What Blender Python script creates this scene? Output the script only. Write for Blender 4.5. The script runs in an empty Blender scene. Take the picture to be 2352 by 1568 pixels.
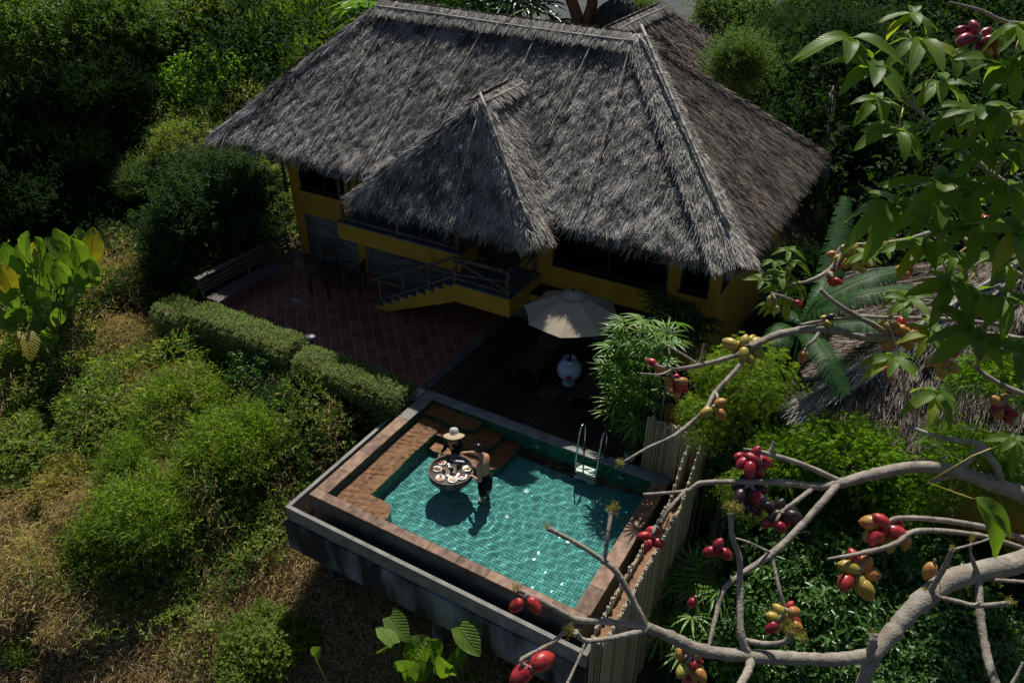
import bpy, math, random
import numpy as np
from mathutils import Vector, Matrix
random.seed(7); rng = np.random.default_rng(7)
S = bpy.context.scene
COL = S.collection
R = math.radians

# ------------------------------------------------------------------ camera, sky, sun, exposure
# world frame: X along the long side of the pool, Y towards the house, Z up, origin at the near left pool corner
CAM = np.array([10.18, -8.58, 12.05]); FPX = 1774.0; PITCH = R(32.7); YAW = R(30.4)
FWD = np.array([-math.sin(YAW) * math.cos(PITCH), math.cos(YAW) * math.cos(PITCH), -math.sin(PITCH)])
RGT = np.array([math.cos(YAW), math.sin(YAW), 0.0])
UPV = np.array([-math.sin(YAW) * math.sin(PITCH), math.cos(YAW) * math.sin(PITCH), math.cos(PITCH)])
cd = bpy.data.cameras.new('camera'); cam = bpy.data.objects.new('camera', cd); COL.objects.link(cam)
cam.location = CAM; cam.rotation_euler = (math.pi / 2 - PITCH, 0, YAW)
cd.sensor_width = 36.0; cd.lens = 36.0 * FPX / 2352; cd.clip_end = 400; cd.clip_start = 0.1
S.camera = cam
S.unit_settings.system = 'METRIC'; S.unit_settings.scale_length = 0.85
SUN_EL, SUN_AZ = 54.8, 6.0           # elevation; degrees to the right of the view direction
w = bpy.data.worlds.new('World'); S.world = w; w.use_nodes = True
nt = w.node_tree
sky = nt.nodes.new('ShaderNodeTexSky'); sky.sky_type = 'NISHITA'; sky.sun_disc = False
sdir = np.array([-math.sin(YAW - R(SUN_AZ)), math.cos(YAW - R(SUN_AZ))])
sky.sun_elevation = R(SUN_EL); sky.sun_rotation = math.atan2(sdir[0], sdir[1]) % (2 * math.pi)
sky.air_density = 1.0; sky.dust_density = 0.6
nt.links.new(sky.outputs[0], nt.nodes['Background'].inputs[0]); nt.nodes['Background'].inputs[1].default_value = 0.05
sl = bpy.data.lights.new('sun', 'SUN'); sl.energy = 5.0; sl.angle = R(0.5); sl.color = (1.0, 0.95, 0.86)
so = bpy.data.objects.new('sun', sl); COL.objects.link(so)
sv = Vector((sdir[0] * math.cos(R(SUN_EL)), sdir[1] * math.cos(R(SUN_EL)), math.sin(R(SUN_EL))))
so.rotation_euler = sv.to_track_quat('Z', 'Y').to_euler(); so.location = (0, 20, 30)
S.view_settings.view_transform = 'Standard'; S.view_settings.look = 'None'
S.view_settings.exposure = 0.0; S.view_settings.gamma = 1.0; S.view_settings.use_curve_mapping = False
S.render.engine = 'CYCLES'
cy = S.cycles; cy.use_denoising = True; cy.max_bounces = 8; cy.diffuse_bounces = 2; cy.glossy_bounces = 2
cy.transmission_bounces = 4; cy.transparent_max_bounces = 8; cy.caustics_reflective = False; cy.sample_clamp_indirect = 4

def ray(x, y): return FWD + RGT * ((x - 1176) / FPX) + UPV * (-(y - 784) / FPX)
def at(x, y, z=0.0):                 # the point at height z that the photograph shows at (x, y)
    d = ray(x, y); return CAM + d * ((z - CAM[2]) / d[2])
def aty(x, y, Y): d = ray(x, y); return CAM + d * ((Y - CAM[1]) / d[1])
def atx(x, y, X): d = ray(x, y); return CAM + d * ((X - CAM[0]) / d[0])
def atd(x, y, dep): return CAM + ray(x, y) * dep
def atpl(x, y, p, n):
    d = ray(x, y); n = np.array(n, float); return CAM + d * (np.dot(np.array(p, float) - CAM, n) / np.dot(d, n))

# ------------------------------------------------------------------ helpers
def tag(o, label=None, cat=None, group=None, kind=None):
    if label: o['label'] = label
    if cat: o['category'] = cat
    if group: o['group'] = group
    if kind: o['kind'] = kind
    return o
def empty(name, loc=(0, 0, 0), label=None, cat=None, group=None):
    o = bpy.data.objects.new(name, None); COL.objects.link(o); o.location = loc; o.empty_display_size = 0.2
    o['_loc'] = tuple(float(v) for v in loc)
    return tag(o, label, cat, group)
def link(name, me, m=None, parent=None, loc=None, kind=None):
    o = bpy.data.objects.new(name, me); COL.objects.link(o)
    if m is not None and not me.materials: me.materials.append(m)
    if parent is not None:
        o.parent = parent
    if loc is not None: o.location = loc
    if kind: o['kind'] = kind
    return o
def wchild(o, parent):               # keep world coordinates of a child built in world space
    o.parent = parent
    b = Vector((0, 0, 0)); p = parent
    while p is not None: b = b + p.location; p = p.parent
    o.location = Vector(o.location) - b
    return o
class MB:
    def __init__(s): s.v = []; s.f = []; s.sm = []
    def add(s, vs, fs, smooth=False):
        b = len(s.v); s.v += [tuple(float(c) for c in v) for v in vs]; s.f += [[b + i for i in f] for f in fs]; s.sm += [smooth] * len(fs); return s
    def box(s, x0, x1, y0, y1, z0, z1):
        vs = [(x0, y0, z0), (x1, y0, z0), (x1, y1, z0), (x0, y1, z0), (x0, y0, z1), (x1, y0, z1), (x1, y1, z1), (x0, y1, z1)]
        return s.add(vs, [(0, 3, 2, 1), (4, 5, 6, 7), (0, 1, 5, 4), (1, 2, 6, 5), (2, 3, 7, 6), (3, 0, 4, 7)])
    def prism(s, poly, z0, z1):      # poly counter-clockwise in XY
        n = len(poly); vs = [(p[0], p[1], z0) for p in poly] + [(p[0], p[1], z1) for p in poly]
        fs = [tuple(reversed(range(n))), tuple(range(n, 2 * n))] + [(i, (i + 1) % n, n + (i + 1) % n, n + i) for i in range(n)]
        return s.add(vs, fs)
    def tube(s, pts, rad, n=8, cap=True, smooth=True):
        pts = [Vector([float(c) for c in p]) for p in pts]; k = len(pts)
        rad = rad if hasattr(rad, '__len__') else [rad] * k
        vs = []; prev = None
        for i, p in enumerate(pts):
            t = (pts[min(i + 1, k - 1)] - pts[max(i - 1, 0)]).normalized()
            a = prev if prev is not None else (Vector((0, 0, 1)) if abs(t.z) < .9 else Vector((1, 0, 0)))
            u = t.cross(a).normalized() if prev is None else (prev - t * prev.dot(t)).normalized()
            prev = u; q = t.cross(u)
            for j in range(n):
                an = 2 * math.pi * j / n; vs.append(p + (u * math.cos(an) + q * math.sin(an)) * rad[i])
        fs = [(i * n + j, i * n + (j + 1) % n, (i + 1) * n + (j + 1) % n, (i + 1) * n + j) for i in range(k - 1) for j in range(n)]
        s.add(vs, fs, smooth)
        if cap:
            b = len(s.v) - n * k
            s.f.append([b + j for j in reversed(range(n))]); s.f.append([b + (k - 1) * n + j for j in range(n)]); s.sm += [False, False]
        return s
    def lathe(s, prof, c=(0, 0, 0), n=24, smooth=True):
        vs = []; k = len(prof)
        for r, z in prof:
            for j in range(n):
                a = 2 * math.pi * j / n; vs.append((c[0] + r * math.cos(a), c[1] + r * math.sin(a), c[2] + z))
        fs = [(i * n + j, i * n + (j + 1) % n, (i + 1) * n + (j + 1) % n, (i + 1) * n + j) for i in range(k - 1) for j in range(n)]
        s.add(vs, fs, smooth)
        b = len(s.v) - n * k
        if prof[0][0] > 1e-4: s.f.append([b + j for j in reversed(range(n))]); s.sm.append(False)
        if prof[-1][0] > 1e-4: s.f.append([b + (k - 1) * n + j for j in range(n)]); s.sm.append(False)
        return s
    def sweep(s, a, b, wd, ht):      # straight board from a to b
        a = Vector(a); b = Vector(b); t = (b - a).normalized(); side = t.cross(Vector((0, 0, 1)))
        side = side.normalized() if side.length > 1e-4 else Vector((1, 0, 0)); up = side.cross(t)
        vs = [p + side * (sx * wd / 2) + up * (sz * ht / 2) for p in (a, b) for sx, sz in ((-1, -1), (1, -1), (1, 1), (-1, 1))]
        return s.add(vs, [(0, 1, 2, 3), (7, 6, 5, 4), (0, 4, 5, 1), (1, 5, 6, 2), (2, 6, 7, 3), (3, 7, 4, 0)])
    def mesh(s, name):
        me = bpy.data.meshes.new(name); me.from_pydata(s.v, [], s.f); me.update()
        me.polygons.foreach_set('use_smooth', s.sm); return me
    def build(s, name, m, parent=None, bevel=0, kind=None, loc=None):
        me = s.mesh(name); me.materials.append(m)
        o = link(name, me); 
        if bevel:
            md = o.modifiers.new('bevel', 'BEVEL'); md.width = bevel; md.segments = 2; md.limit_method = 'ANGLE'
        if loc is not None: o.location = loc
        if parent is not None:
            if loc is not None: o.parent = parent
            else: wchild(o, parent)
        if kind: o['kind'] = kind
        return o
def fastmesh(name, V, quads=None, tris=None, rnd=None, smooth=False):
    me = bpy.data.meshes.new(name); V = np.asarray(V, np.float32)
    F = quads if quads is not None else tris; k = F.shape[1]; nf = len(F)
    me.vertices.add(len(V)); me.vertices.foreach_set('co', V.ravel())
    me.loops.add(nf * k); me.loops.foreach_set('vertex_index', F.ravel().astype(np.int32))
    me.polygons.add(nf); me.polygons.foreach_set('loop_start', (np.arange(nf) * k).astype(np.int32))
    if rnd is not None:
        a = me.attributes.new('rnd', 'FLOAT', 'POINT'); a.data.foreach_set('value', np.asarray(rnd, np.float32))
    me.update(calc_edges=True)
    if smooth: me.polygons.foreach_set('use_smooth', np.ones(nf, bool))
    return me
def unit(a): return a / (np.linalg.norm(a, axis=-1, keepdims=True) + 1e-9)
def leafmesh(name, P, D, Nn, L, Wd, fold=0.18, droop=0.15, rnd=None):
    """N folded leaves: base P, direction D, upper side Nn, length L, width Wd."""
    n = len(P); D = unit(D); Nn = unit(Nn - D * np.sum(D * Nn, 1, keepdims=True)); Sd = np.cross(D, Nn)
    L = np.broadcast_to(L, n)[:, None]; Wd = np.broadcast_to(Wd, n)[:, None]
    mid = P + D * L * .45
    v = np.stack([P, mid + Sd * Wd / 2 + Nn * Wd * fold, P + D * L - Nn * L * droop, mid - Sd * Wd / 2 + Nn * Wd * fold], 1).reshape(-1, 3)
    b = np.arange(n)[:, None] * 4
    t = np.concatenate([b + np.array([[0, 1, 2]]), b + np.array([[0, 2, 3]])], 1).reshape(-1, 3)
    rnd = rng.random(n) if rnd is None else rnd
    return fastmesh(name, v, tris=t, rnd=np.repeat(rnd, 4))
def rdir(n):
    v = rng.normal(size=(n, 3)); return unit(v)

# ------------------------------------------------------------------ materials
def newmat(name):
    m = bpy.data.materials.new(name); m.use_nodes = True; return m, m.node_tree, m.node_tree.nodes['Principled BSDF']
def mat(name, col, rough=.7, col2=None, scale=6., bump=0., bscale=30., metal=0., spec=.5, detail=6, stretch=None, lo=.35, hi=.65, rnd=False, coat=0., ramp=.7):
    m, t, b = newmat(name); N = t.nodes; Lk = t.links
    b.inputs['Roughness'].default_value = rough; b.inputs['Metallic'].default_value = metal; b.inputs['Specular IOR Level'].default_value = spec
    b.inputs['Coat Weight'].default_value = coat
    b.inputs['Base Color'].default_value = (*col, 1)
    co = N.new('ShaderNodeTexCoord'); vec = co.outputs['Object']
    if stretch:
        mp = N.new('ShaderNodeMapping'); mp.inputs['Scale'].default_value = stretch; Lk.new(vec, mp.inputs[0]); vec = mp.outputs[0]
    if col2 is not None:
        rp = N.new('ShaderNodeValToRGB'); rp.color_ramp.elements[0].position = lo; rp.color_ramp.elements[1].position = hi
        rp.color_ramp.elements[0].color = (*col, 1); rp.color_ramp.elements[1].color = (*col2, 1)
        n = N.new('ShaderNodeTexNoise'); n.inputs['Scale'].default_value = scale; n.inputs['Detail'].default_value = detail; Lk.new(vec, n.inputs['Vector'])
        src = n.outputs['Fac']
        if rnd:                       # piece-by-piece difference
            a = N.new('ShaderNodeAttribute'); a.attribute_name = 'rnd'
            mx = N.new('ShaderNodeMath'); mx.operation = 'ADD'; Lk.new(n.outputs['Fac'], mx.inputs[0])
            m2 = N.new('ShaderNodeMath'); m2.operation = 'MULTIPLY_ADD'; m2.inputs[1].default_value = ramp; m2.inputs[2].default_value = -ramp / 2
            if rnd == 'obj':
                oi = N.new('ShaderNodeObjectInfo'); Lk.new(oi.outputs['Random'], m2.inputs[0])
            else: Lk.new(a.outputs['Fac'], m2.inputs[0])
            Lk.new(m2.outputs[0], mx.inputs[1]); src = mx.outputs[0]
        Lk.new(src, rp.inputs[0]); Lk.new(rp.outputs[0], b.inputs['Base Color'])
    if bump:
        n2 = N.new('ShaderNodeTexNoise'); n2.inputs['Scale'].default_value = bscale; n2.inputs['Detail'].default_value = 5; Lk.new(vec, n2.inputs['Vector'])
        bp = N.new('ShaderNodeBump'); bp.inputs['Strength'].default_value = bump; bp.inputs['Distance'].default_value = .02
        Lk.new(n2.outputs['Fac'], bp.inputs['Height']); Lk.new(bp.outputs[0], b.inputs['Normal'])
    return m
def leafmat(name, c1, c2, c3=None, rough=.42, trans=.35, spec=.5, p3=.93, tint=(1.5, 1.6, .5), veins=0):
    """leaf colour differs from leaf to leaf (c1..c2, a few c3); light comes through the blade"""
    m, t, b = newmat(name); N = t.nodes; Lk = t.links
    a = N.new('ShaderNodeAttribute'); a.attribute_name = 'rnd'
    rp = N.new('ShaderNodeValToRGB'); e = rp.color_ramp.elements
    e[0].color = (*c1, 1); e[1].color = (*c2, 1); e[1].position = .85
    if c3 is not None:
        k = e.new(p3); k.color = (*c3, 1)
    Lk.new(a.outputs['Fac'], rp.inputs[0])
    b.inputs['Roughness'].default_value = rough; b.inputs['Specular IOR Level'].default_value = spec
    Lk.new(rp.outputs[0], b.inputs['Base Color'])
    tr = N.new('ShaderNodeBsdfTranslucent'); mx = N.new('ShaderNodeMixShader'); mx.inputs[0].default_value = trans
    hs = N.new('ShaderNodeMixRGB'); hs.blend_type = 'MULTIPLY'; hs.inputs[0].default_value = 1; hs.inputs[2].default_value = (*tint, 1)
    Lk.new(rp.outputs[0], hs.inputs[1]); Lk.new(hs.outputs[0], tr.inputs['Color'])
    if veins:                         # side veins running out from the midrib, and slight mottling
        tc = N.new('ShaderNodeTexCoord'); sp = N.new('ShaderNodeSeparateXYZ'); Lk.new(tc.outputs['Object'], sp.inputs[0])
        ab = N.new('ShaderNodeMath'); ab.operation = 'ABSOLUTE'; Lk.new(sp.outputs[0], ab.inputs[0]); ml = N.new('ShaderNodeMath'); ml.operation = 'MULTIPLY_ADD'; ml.inputs[1].default_value = -1.1; Lk.new(ab.outputs[0], ml.inputs[0]); Lk.new(sp.outputs[1], ml.inputs[2])
        sc_ = N.new('ShaderNodeMath'); sc_.operation = 'MULTIPLY'; sc_.inputs[1].default_value = veins; Lk.new(ml.outputs[0], sc_.inputs[0]); sn = N.new('ShaderNodeMath'); sn.operation = 'SINE'; Lk.new(sc_.outputs[0], sn.inputs[0])
        pw = N.new('ShaderNodeMath'); pw.operation = 'POWER'; pw.inputs[1].default_value = 6; aa = N.new('ShaderNodeMath'); aa.operation = 'ABSOLUTE'; Lk.new(sn.outputs[0], aa.inputs[0]); Lk.new(aa.outputs[0], pw.inputs[0])
        bp = N.new('ShaderNodeBump'); bp.inputs['Strength'].default_value = .5 if veins < 40 else .25; bp.inputs['Distance'].default_value = .02 if veins < 40 else .006; Lk.new(aa.outputs[0], bp.inputs['Height']); Lk.new(bp.outputs[0], b.inputs['Normal'])
        nz_ = N.new('ShaderNodeTexNoise'); nz_.inputs['Scale'].default_value = 4; nz_.inputs['Detail'].default_value = 5; Lk.new(tc.outputs['Object'], nz_.inputs['Vector'])
        mo = N.new('ShaderNodeMixRGB'); mo.blend_type = 'MULTIPLY'; mo.inputs[2].default_value = (.72, .78, .65, 1); Lk.new(nz_.outputs['Fac'], mo.inputs[0]); Lk.new(rp.outputs[0], mo.inputs[1])
        ve = N.new('ShaderNodeMixRGB'); ve.inputs[2].default_value = (.38, .42, .12, 1); vf = N.new('ShaderNodeMath'); vf.operation = 'MULTIPLY'; vf.inputs[1].default_value = .3 if veins < 40 else .12; Lk.new(pw.outputs[0], vf.inputs[0]); Lk.new(vf.outputs[0], ve.inputs[0]); Lk.new(mo.outputs[0], ve.inputs[1])
        Lk.new(ve.outputs[0], b.inputs['Base Color']); Lk.new(ve.outputs[0], hs.inputs[1])
    out = N['Material Output']; Lk.new(b.outputs[0], mx.inputs[1]); Lk.new(tr.outputs[0], mx.inputs[2]); Lk.new(mx.outputs[0], out.inputs[0])
    return m
# ------------------------------------------------------------------ pool
M_brown = mat('brown_stone', (.075, .034, .018), .6, (.32, .195, .13), 4, .25, 40, rnd='obj', stretch=(1.4, 1, 1), lo=.30, hi=.72, detail=9, spec=.3, ramp=.25)
M_shelf = mat('rust_stone', (.20, .062, .014), .6, (.38, .15, .042), 7, .08, 30)
M_conc = mat('grey_concrete', (.16, .155, .145), .85, (.27, .265, .25), 3, .2, 60)
M_conc_d = mat('weathered_concrete', (.014, .017, .020), .85, (.24, .28, .32), 1.7, .3, 25, detail=10, lo=.45, hi=.70, stretch=(1, 1, .35))
M_dk = mat('dark_render', (.05, .05, .047), .8, (.13, .125, .11), 2.2, .2, 30)
M_mos = mat('teal_mosaic', (.085, .34, .32), .4, (.13, .44, .42), 3, 0, rnd=True, lo=.1, hi=.95)
M_mosg = mat('green_mosaic', (.012, .11, .075), .3, (.05, .27, .17), 5, 0, rnd=True, lo=.2, hi=.85)
M_grout = mat('pool_grout', (.12, .42, .40), .8)
WZ = -.05
pool = empty('swimming_pool', (3.3, 2.2, -.8), 'green tiled infinity pool with brown stone edge on the slope below the villa', 'pool')
PX0, PX1, PY0, PY1, PFZ = .30, 6.38, .20, 4.20, -.80
cop = MB()
def slab(x0, x1, y0, y1, m, z1=0., z0=-.045, name='coping_stone'):
    return MB().box(x0, x1, y0, y1, z0, z1).build(name, m, pool, bevel=.006)
n = 9
for i in range(n):                    # near side, left side, right side
    a = -.03 + .33 + (6.71 - .33) * i / n; b = .30 + (6.71 - .33) * (i + 1) / n - .03
    slab(a + .0, b + .024, -.03, .20, M_brown)
MB().prism([(-.03, -.03), (.296, -.03), (.296, .20), (-.03, .20)], -.045, 0).build('coping_stone', M_brown, pool, bevel=.006)
for i in range(4):
    a = .204 + .74 * i; slab(-.03, .30, a, a + .734, M_brown)
slab(-.03, .30, 3.168, 4.45, M_conc)
for i in range(6):
    a = .204 + .665 * i; slab(6.38, 6.71, a, a + .659, M_brown)
for i in range(6):
    a = .304 + 1.068 * i; slab(a, a + 1.062, 4.20, 4.47, M_conc)
MB().box(-.03, 6.71, 4.47, 4.50, -.045, -.004).build('coping_joint', M_dk, pool)
# shell: outer render, floor slab
sh_ = MB(); sh_.box(0, .285, 0, 4.45, -1.3, -.047); sh_.box(6.395, 6.68, 0, 4.45, -1.3, -.047); sh_.box(.285, 6.395, 0, .185, -1.3, -.047); sh_.box(.285, 6.395, 4.215, 4.45, -1.3, -.047)
sh_.box(.285, 6.395, .185, 4.215, -1.3, PFZ - .02)
sh_.build('pool_shell', M_dk, pool)
ln = MB(); ln.box(.286, 6.394, .186, 4.214, PFZ - .019, PFZ - .003); ln.box(.2855, .2885, .19, 4.21, PFZ, -.047); ln.box(6.3915, 6.3945, .19, 4.21, PFZ, -.047); ln.box(.29, 6.39, .1855, .1885, PFZ, -.047); ln.box(.29, 6.39, 4.2115, 4.2145, PFZ, -.047)
ln.build('grout_lining', M_grout, pool)
# floor mosaic: the tiles nearest the camera are pieces of their own
TS = .072
tiles = []
nx = int((PX1 - PX0) / TS); ny = int((PY1 - PY0) / TS)
dx = (PX1 - PX0) / nx; dy = (PY1 - PY0) / ny
for i in range(nx):
    for j in range(ny):
        tiles.append((PX0 + (i + .5) * dx, PY0 + (j + .5) * dy))
tiles.sort(key=lambda p: (p[0] - CAM[0]) ** 2 + (p[1] - CAM[1]) ** 2)
def tilemesh(pts, hx, hy, axis='z', lvl=0., jit=.012):
    V = []; Q = []; rd = []
    for k, (u, v) in enumerate(pts):
        g = .0014; j = rng.normal(0, .0022, 8); a = rng.normal(0, jit, 2); t = .0012
        cs = [(-hx + g + j[0], -hy + g + j[1]), (hx - g + j[2], -hy + g + j[3]), (hx - g + j[4], hy - g + j[5]), (-hx + g + j[6], hy - g + j[7])]
        top = [(u + c, v + d, t + c * a[0] + d * a[1]) for c, d in cs]; bot = [(u + c, v + d, -.012) for c, d in cs]
        b = len(V); V += bot + top
        Q += [(b + 4, b + 5, b + 6, b + 7), (b, b + 1, b + 5, b + 4), (b + 1, b + 2, b + 6, b + 5), (b + 2, b + 3, b + 7, b + 6), (b + 3, b, b + 4, b + 7)]
        rd += [rng.random()] * 8
    V = np.array(V, float)
    if axis == 'z': V[:, 2] += lvl
    elif axis == 'y-': V = np.stack([V[:, 0], lvl - V[:, 2], V[:, 1]], 1)      # faces -Y
    elif axis == 'x+': V = np.stack([lvl + V[:, 2], V[:, 0], V[:, 1]], 1)
    elif axis == 'x-': V = np.stack([lvl - V[:, 2], V[:, 0], V[:, 1]], 1)
    elif axis == 'y+': V = np.stack([V[:, 0], lvl + V[:, 2], V[:, 1]], 1)
    Q = np.array(Q)
    if axis in ('y-', 'x-') : Q = Q if axis == 'x-' else Q
    return V, Q, np.array(rd)
V, Q, rd = tilemesh(tiles[300:], dx / 2, dy / 2, 'z', PFZ)
me = fastmesh('mosaic', V, quads=Q, rnd=rd); me.materials.append(M_mos)
wchild(link('mosaic', me, kind='stuff'), pool)
for p in tiles[:300]:
    V, Q, rd = tilemesh([(0, 0)], dx / 2, dy / 2)
    me = fastmesh('floor_tile', V, quads=Q, rnd=rd); me.materials.append(M_mos)
    wchild(link('floor_tile', me, loc=(p[0], p[1], PFZ)), pool)
def wallmos(ua, ub, za, zb, axis, lvl, m=None):
    n1 = max(1, round((ub - ua) / .075)); n2 = max(1, round((zb - za) / .075)); a = (ub - ua) / n1; b = (zb - za) / n2
    V, Q, rd = tilemesh([(ua + (i + .5) * a, za + (j + .5) * b) for i in range(n1) for j in range(n2)], a / 2, b / 2, axis, lvl, .02)
    me = fastmesh('wall_mosaic', V, quads=Q, rnd=rd); me.materials.append(m or M_mosg)
    return wchild(link('wall_mosaic', me, kind='stuff'), pool)
wallmos(PX0, PX1, PFZ, -.047, 'y-', 4.209); wallmos(PX0, PX1, PFZ, -.047, 'y+', .191)
wallmos(.19, 4.21, PFZ, -.047, 'x+', .291); wallmos(.19, 4.21, PFZ, -.047, 'x-', 6.389)
# bathing shelf and steps
def rcorner(cx, cy, r, a0, a1, n=8): return [(cx + r * math.cos(R(a0 + (a1 - a0) * i / n)), cy + r * math.sin(R(a0 + (a1 - a0) * i / n))) for i in range(n + 1)]
SZ = -.30
shelf = [(.31, .21)] + [(1.75, .21)] + rcorner(1.35, .41, .40, 0, 90) + [(.98, .81)] + [(.98, 4.18), (.31, 4.18)]
MB().prism(shelf, PFZ + .02, SZ - .012).build('bathing_shelf', M_grout, pool)
for (a, b, c, d) in [(.31, .645, .21 + k * .66, .21 + k * .66 + .655) for k in range(6)] + [(.65, .985, .21 + k * .66 + .0, .21 + k * .66 + .655) for k in range(6)]:
    MB().box(a, b - .004, c, min(d, 4.17), SZ - .03, SZ).build('shelf_slab', M_shelf, pool)
MB().prism([(.99, .21), (1.75, .21)] + rcorner(1.35, .41, .40, 0, 90) + [(.99, .81)], SZ - .03, SZ).build('shelf_slab', M_shelf, pool)
wallmos(.81, 3.6, PFZ, SZ - .02, 'x+', .992)
def curvewall(poly, z0, z1):
    V = []; Q = []; rd = []
    for (p, q) in zip(poly[:-1], poly[1:]):
        p = Vector((*p, 0)); q = Vector((*q, 0)); L = (q - p).length; k = max(1, round(L / .075)); nrm = Vector(((q - p).y, -(q - p).x, 0)).normalized()
        nz = max(1, round((z1 - z0) / .075)); hz = (z1 - z0) / nz
        for i in range(k):
            for j in range(nz):
                a = p.lerp(q, (i + .05) / k); c = p.lerp(q, (i + .95) / k); o = nrm * (.006 + .004 * random.random())
                za, zb = z0 + j * hz + .004, z0 + (j + 1) * hz - .004; b = len(V)
                V += [tuple(a + o + Vector((0, 0, za))), tuple(c + o + Vector((0, 0, za))), tuple(c + o + Vector((0, 0, zb))), tuple(a + o + Vector((0, 0, zb)))]
                Q.append((b, b + 1, b + 2, b + 3)); rd += [random.random()] * 4
    me = fastmesh('riser_mosaic', V, quads=np.array(Q), rnd=rd); me.materials.append(M_mosg); wchild(link('riser_mosaic', me, kind='stuff'), pool)
curvewall([(1.75, .21)] + rcorner(1.35, .41, .40, 0, 90) + [(.99, .81)], PFZ, SZ)
for k, (xr, yf, rr, zt) in enumerate([(1.85, 3.72, .3, -.16), (2.45, 3.32, .45, -.36), (2.95, 2.95, .5, -.58)]):
    poly = [(.31 if k == 0 else .99, 4.2), (.31 if k == 0 else .99, yf), (xr - rr, yf)] + rcorner(xr - rr, yf + rr, rr, -90, 0) + [(xr, 4.2)]
    MB().prism(poly, PFZ + .02, zt - .012).build('step_riser', M_grout, pool)
    MB().prism(poly, zt - .03, zt).build('step', M_shelf, pool)
    curvewall([(poly[1][0] , yf)] + poly[2:-1] + [(xr, 4.2)], PFZ, zt - .03)
# drains and lamps set in the floor and back wall
M_white = mat('pale_plastic', (.32, .55, .52), .4)
for (x, y) in ((3.77, 3.0), (3.78, 2.1), (5.31, 2.1)):
    o = MB().lathe([(.055, -.004), (.06, .006), (.03, .010), (0.001, .010)], (x, y, PFZ + .004), 16).build('drain', M_white, pool)
for x in (3.4, 5.6):
    me = MB().lathe([(.07, 0), (.07, .012), (.001, .02)], (0, 0, 0), 16).mesh('pool_lamp'); o = link('pool_lamp', me, M_white, loc=(x, 4.203, -.35)); o.rotation_euler = (R(90), 0, 0); wchild(o, pool)
# water with real ripples
def ripple(x, y):
    h = np.zeros_like(x)
    for (cx, cy_, A, lam, ph, dec) in ((3.1, 2.05, .0038, .19, 0, 1.3), (2.35, 2.0, .0012, .23, 1.2, 1.3), (3.0, 1.0, .0008, .15, .4, 1.)):
        r = np.hypot(x - cx, y - cy_); h += A * np.sin(r * 2 * math.pi / lam + ph + 1.1 * np.sin(x * 1.9 + y) + .8 * np.sin(y * 2.7 - x * .8)) * np.exp(-r / dec) * np.clip(r / .25, 0, 1) * (.55 + .45 * np.sin(2 * np.arctan2(y - cy_, x - cx) + 1.3 * r + ph + .9))
    for k in range(14):
        an = rng.random() * 6.283; lam = .16 + .5 * rng.random(); A = .0011 * lam / .3; kx, ky = math.cos(an) * 6.283 / lam, math.sin(an) * 6.283 / lam
        h += A * np.sin(kx * x + ky * y + rng.random() * 6.283 + .8 * np.sin(x * 1.1 + k) )
    return h
gx, gy = 370, 245
xs = np.linspace(PX0 - .004, PX1 + .004, gx); ys = np.linspace(PY0 - .004, PY1 + .004, gy); XX, YY = np.meshgrid(xs, ys, indexing='ij')
V = np.stack([XX, YY, WZ + ripple(XX, YY)], -1).reshape(-1, 3)
i, j = np.meshgrid(np.arange(gx - 1), np.arange(gy - 1), indexing='ij'); b = (i * gy + j).ravel()
me = fastmesh('water', V, quads=np.stack([b, b + gy, b + gy + 1, b + 1], 1), smooth=True)
m, t, bs = newmat('water')
b = m.node_tree.nodes
g = b.new('ShaderNodeBsdfGlass'); g.inputs['Roughness'].default_value = 0; g.inputs['IOR'].default_value = 1.2; g.inputs['Color'].default_value = (.96, 1, .98, 1)
m.node_tree.links.new(g.outputs[0], b['Material Output'].inputs[0])
me.materials.append(m)
water = link('water', me, kind='structure')
so.data.cycles.is_caustics_light = True; water.cycles.is_caustics_caster = True; cy.caustics_refractive = True

# gutter channel round the pool, on piers
gt = empty('overflow_gutter', (3.2, -.3, -1.5), 'weathered grey concrete overflow trough running round two sides of the pool', 'pool trough')
gb = MB(); gb.box(-.52, 6.94, -.36, -.26, -1.15, -.35); gb.box(-.52, -.42, -.26, 3.75, -1.15, -.35); gb.box(6.84, 6.94, -.26, 0.0, -1.15, -.35)
gb.build('trough_wall', M_conc, gt, bevel=.01)
MB().box(-.42, 6.84, -.26, -.002, -1.15, -1.0).box(-.42, -.002, -.0, 3.75, -1.15, -1.0).build('trough_floor', M_dk, gt)
MB().box(-.58, 6.98, -.42, -.361, -1.62, -.72).box(-.58, -.521, -.36, 3.75, -1.62, -.72).box(-.52, 6.94, -.36, .02, -1.62, -1.152).box(-.52, -.1, .02, 3.75, -1.62, -1.152).build('retaining_beam', M_conc_d, gt, bevel=.012)
for x in (.2, 3.3, 6.4): MB().box(x - .14, x + .14, -.1, .18, -5, -1.62).build('pier', M_conc_d, gt)
gv = []
for k in range(1600):
    x, y = (-.4 + rng.random() * 7.2, -.24 + rng.random() * .2) if k % 3 else (-.40 + rng.random() * .36, -.2 + rng.random() * 3.6)
    gv.append((x, y))
P = np.array([(x, y, -.99) for x, y in gv]); M_peb = mat('brown_pebble', (.10, .05, .02), .7, (.34, .2, .09), 9, rnd=True)
me = leafmesh('pebbles', P, rdir(1600) * [1, 1, .2], np.tile([0, 0, 1.], (1600, 1)), .06 + .05 * rng.random(1600), .05, .3)
me.materials.append(M_peb); wchild(link('pebbles', me, kind='stuff'), gt)

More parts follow.
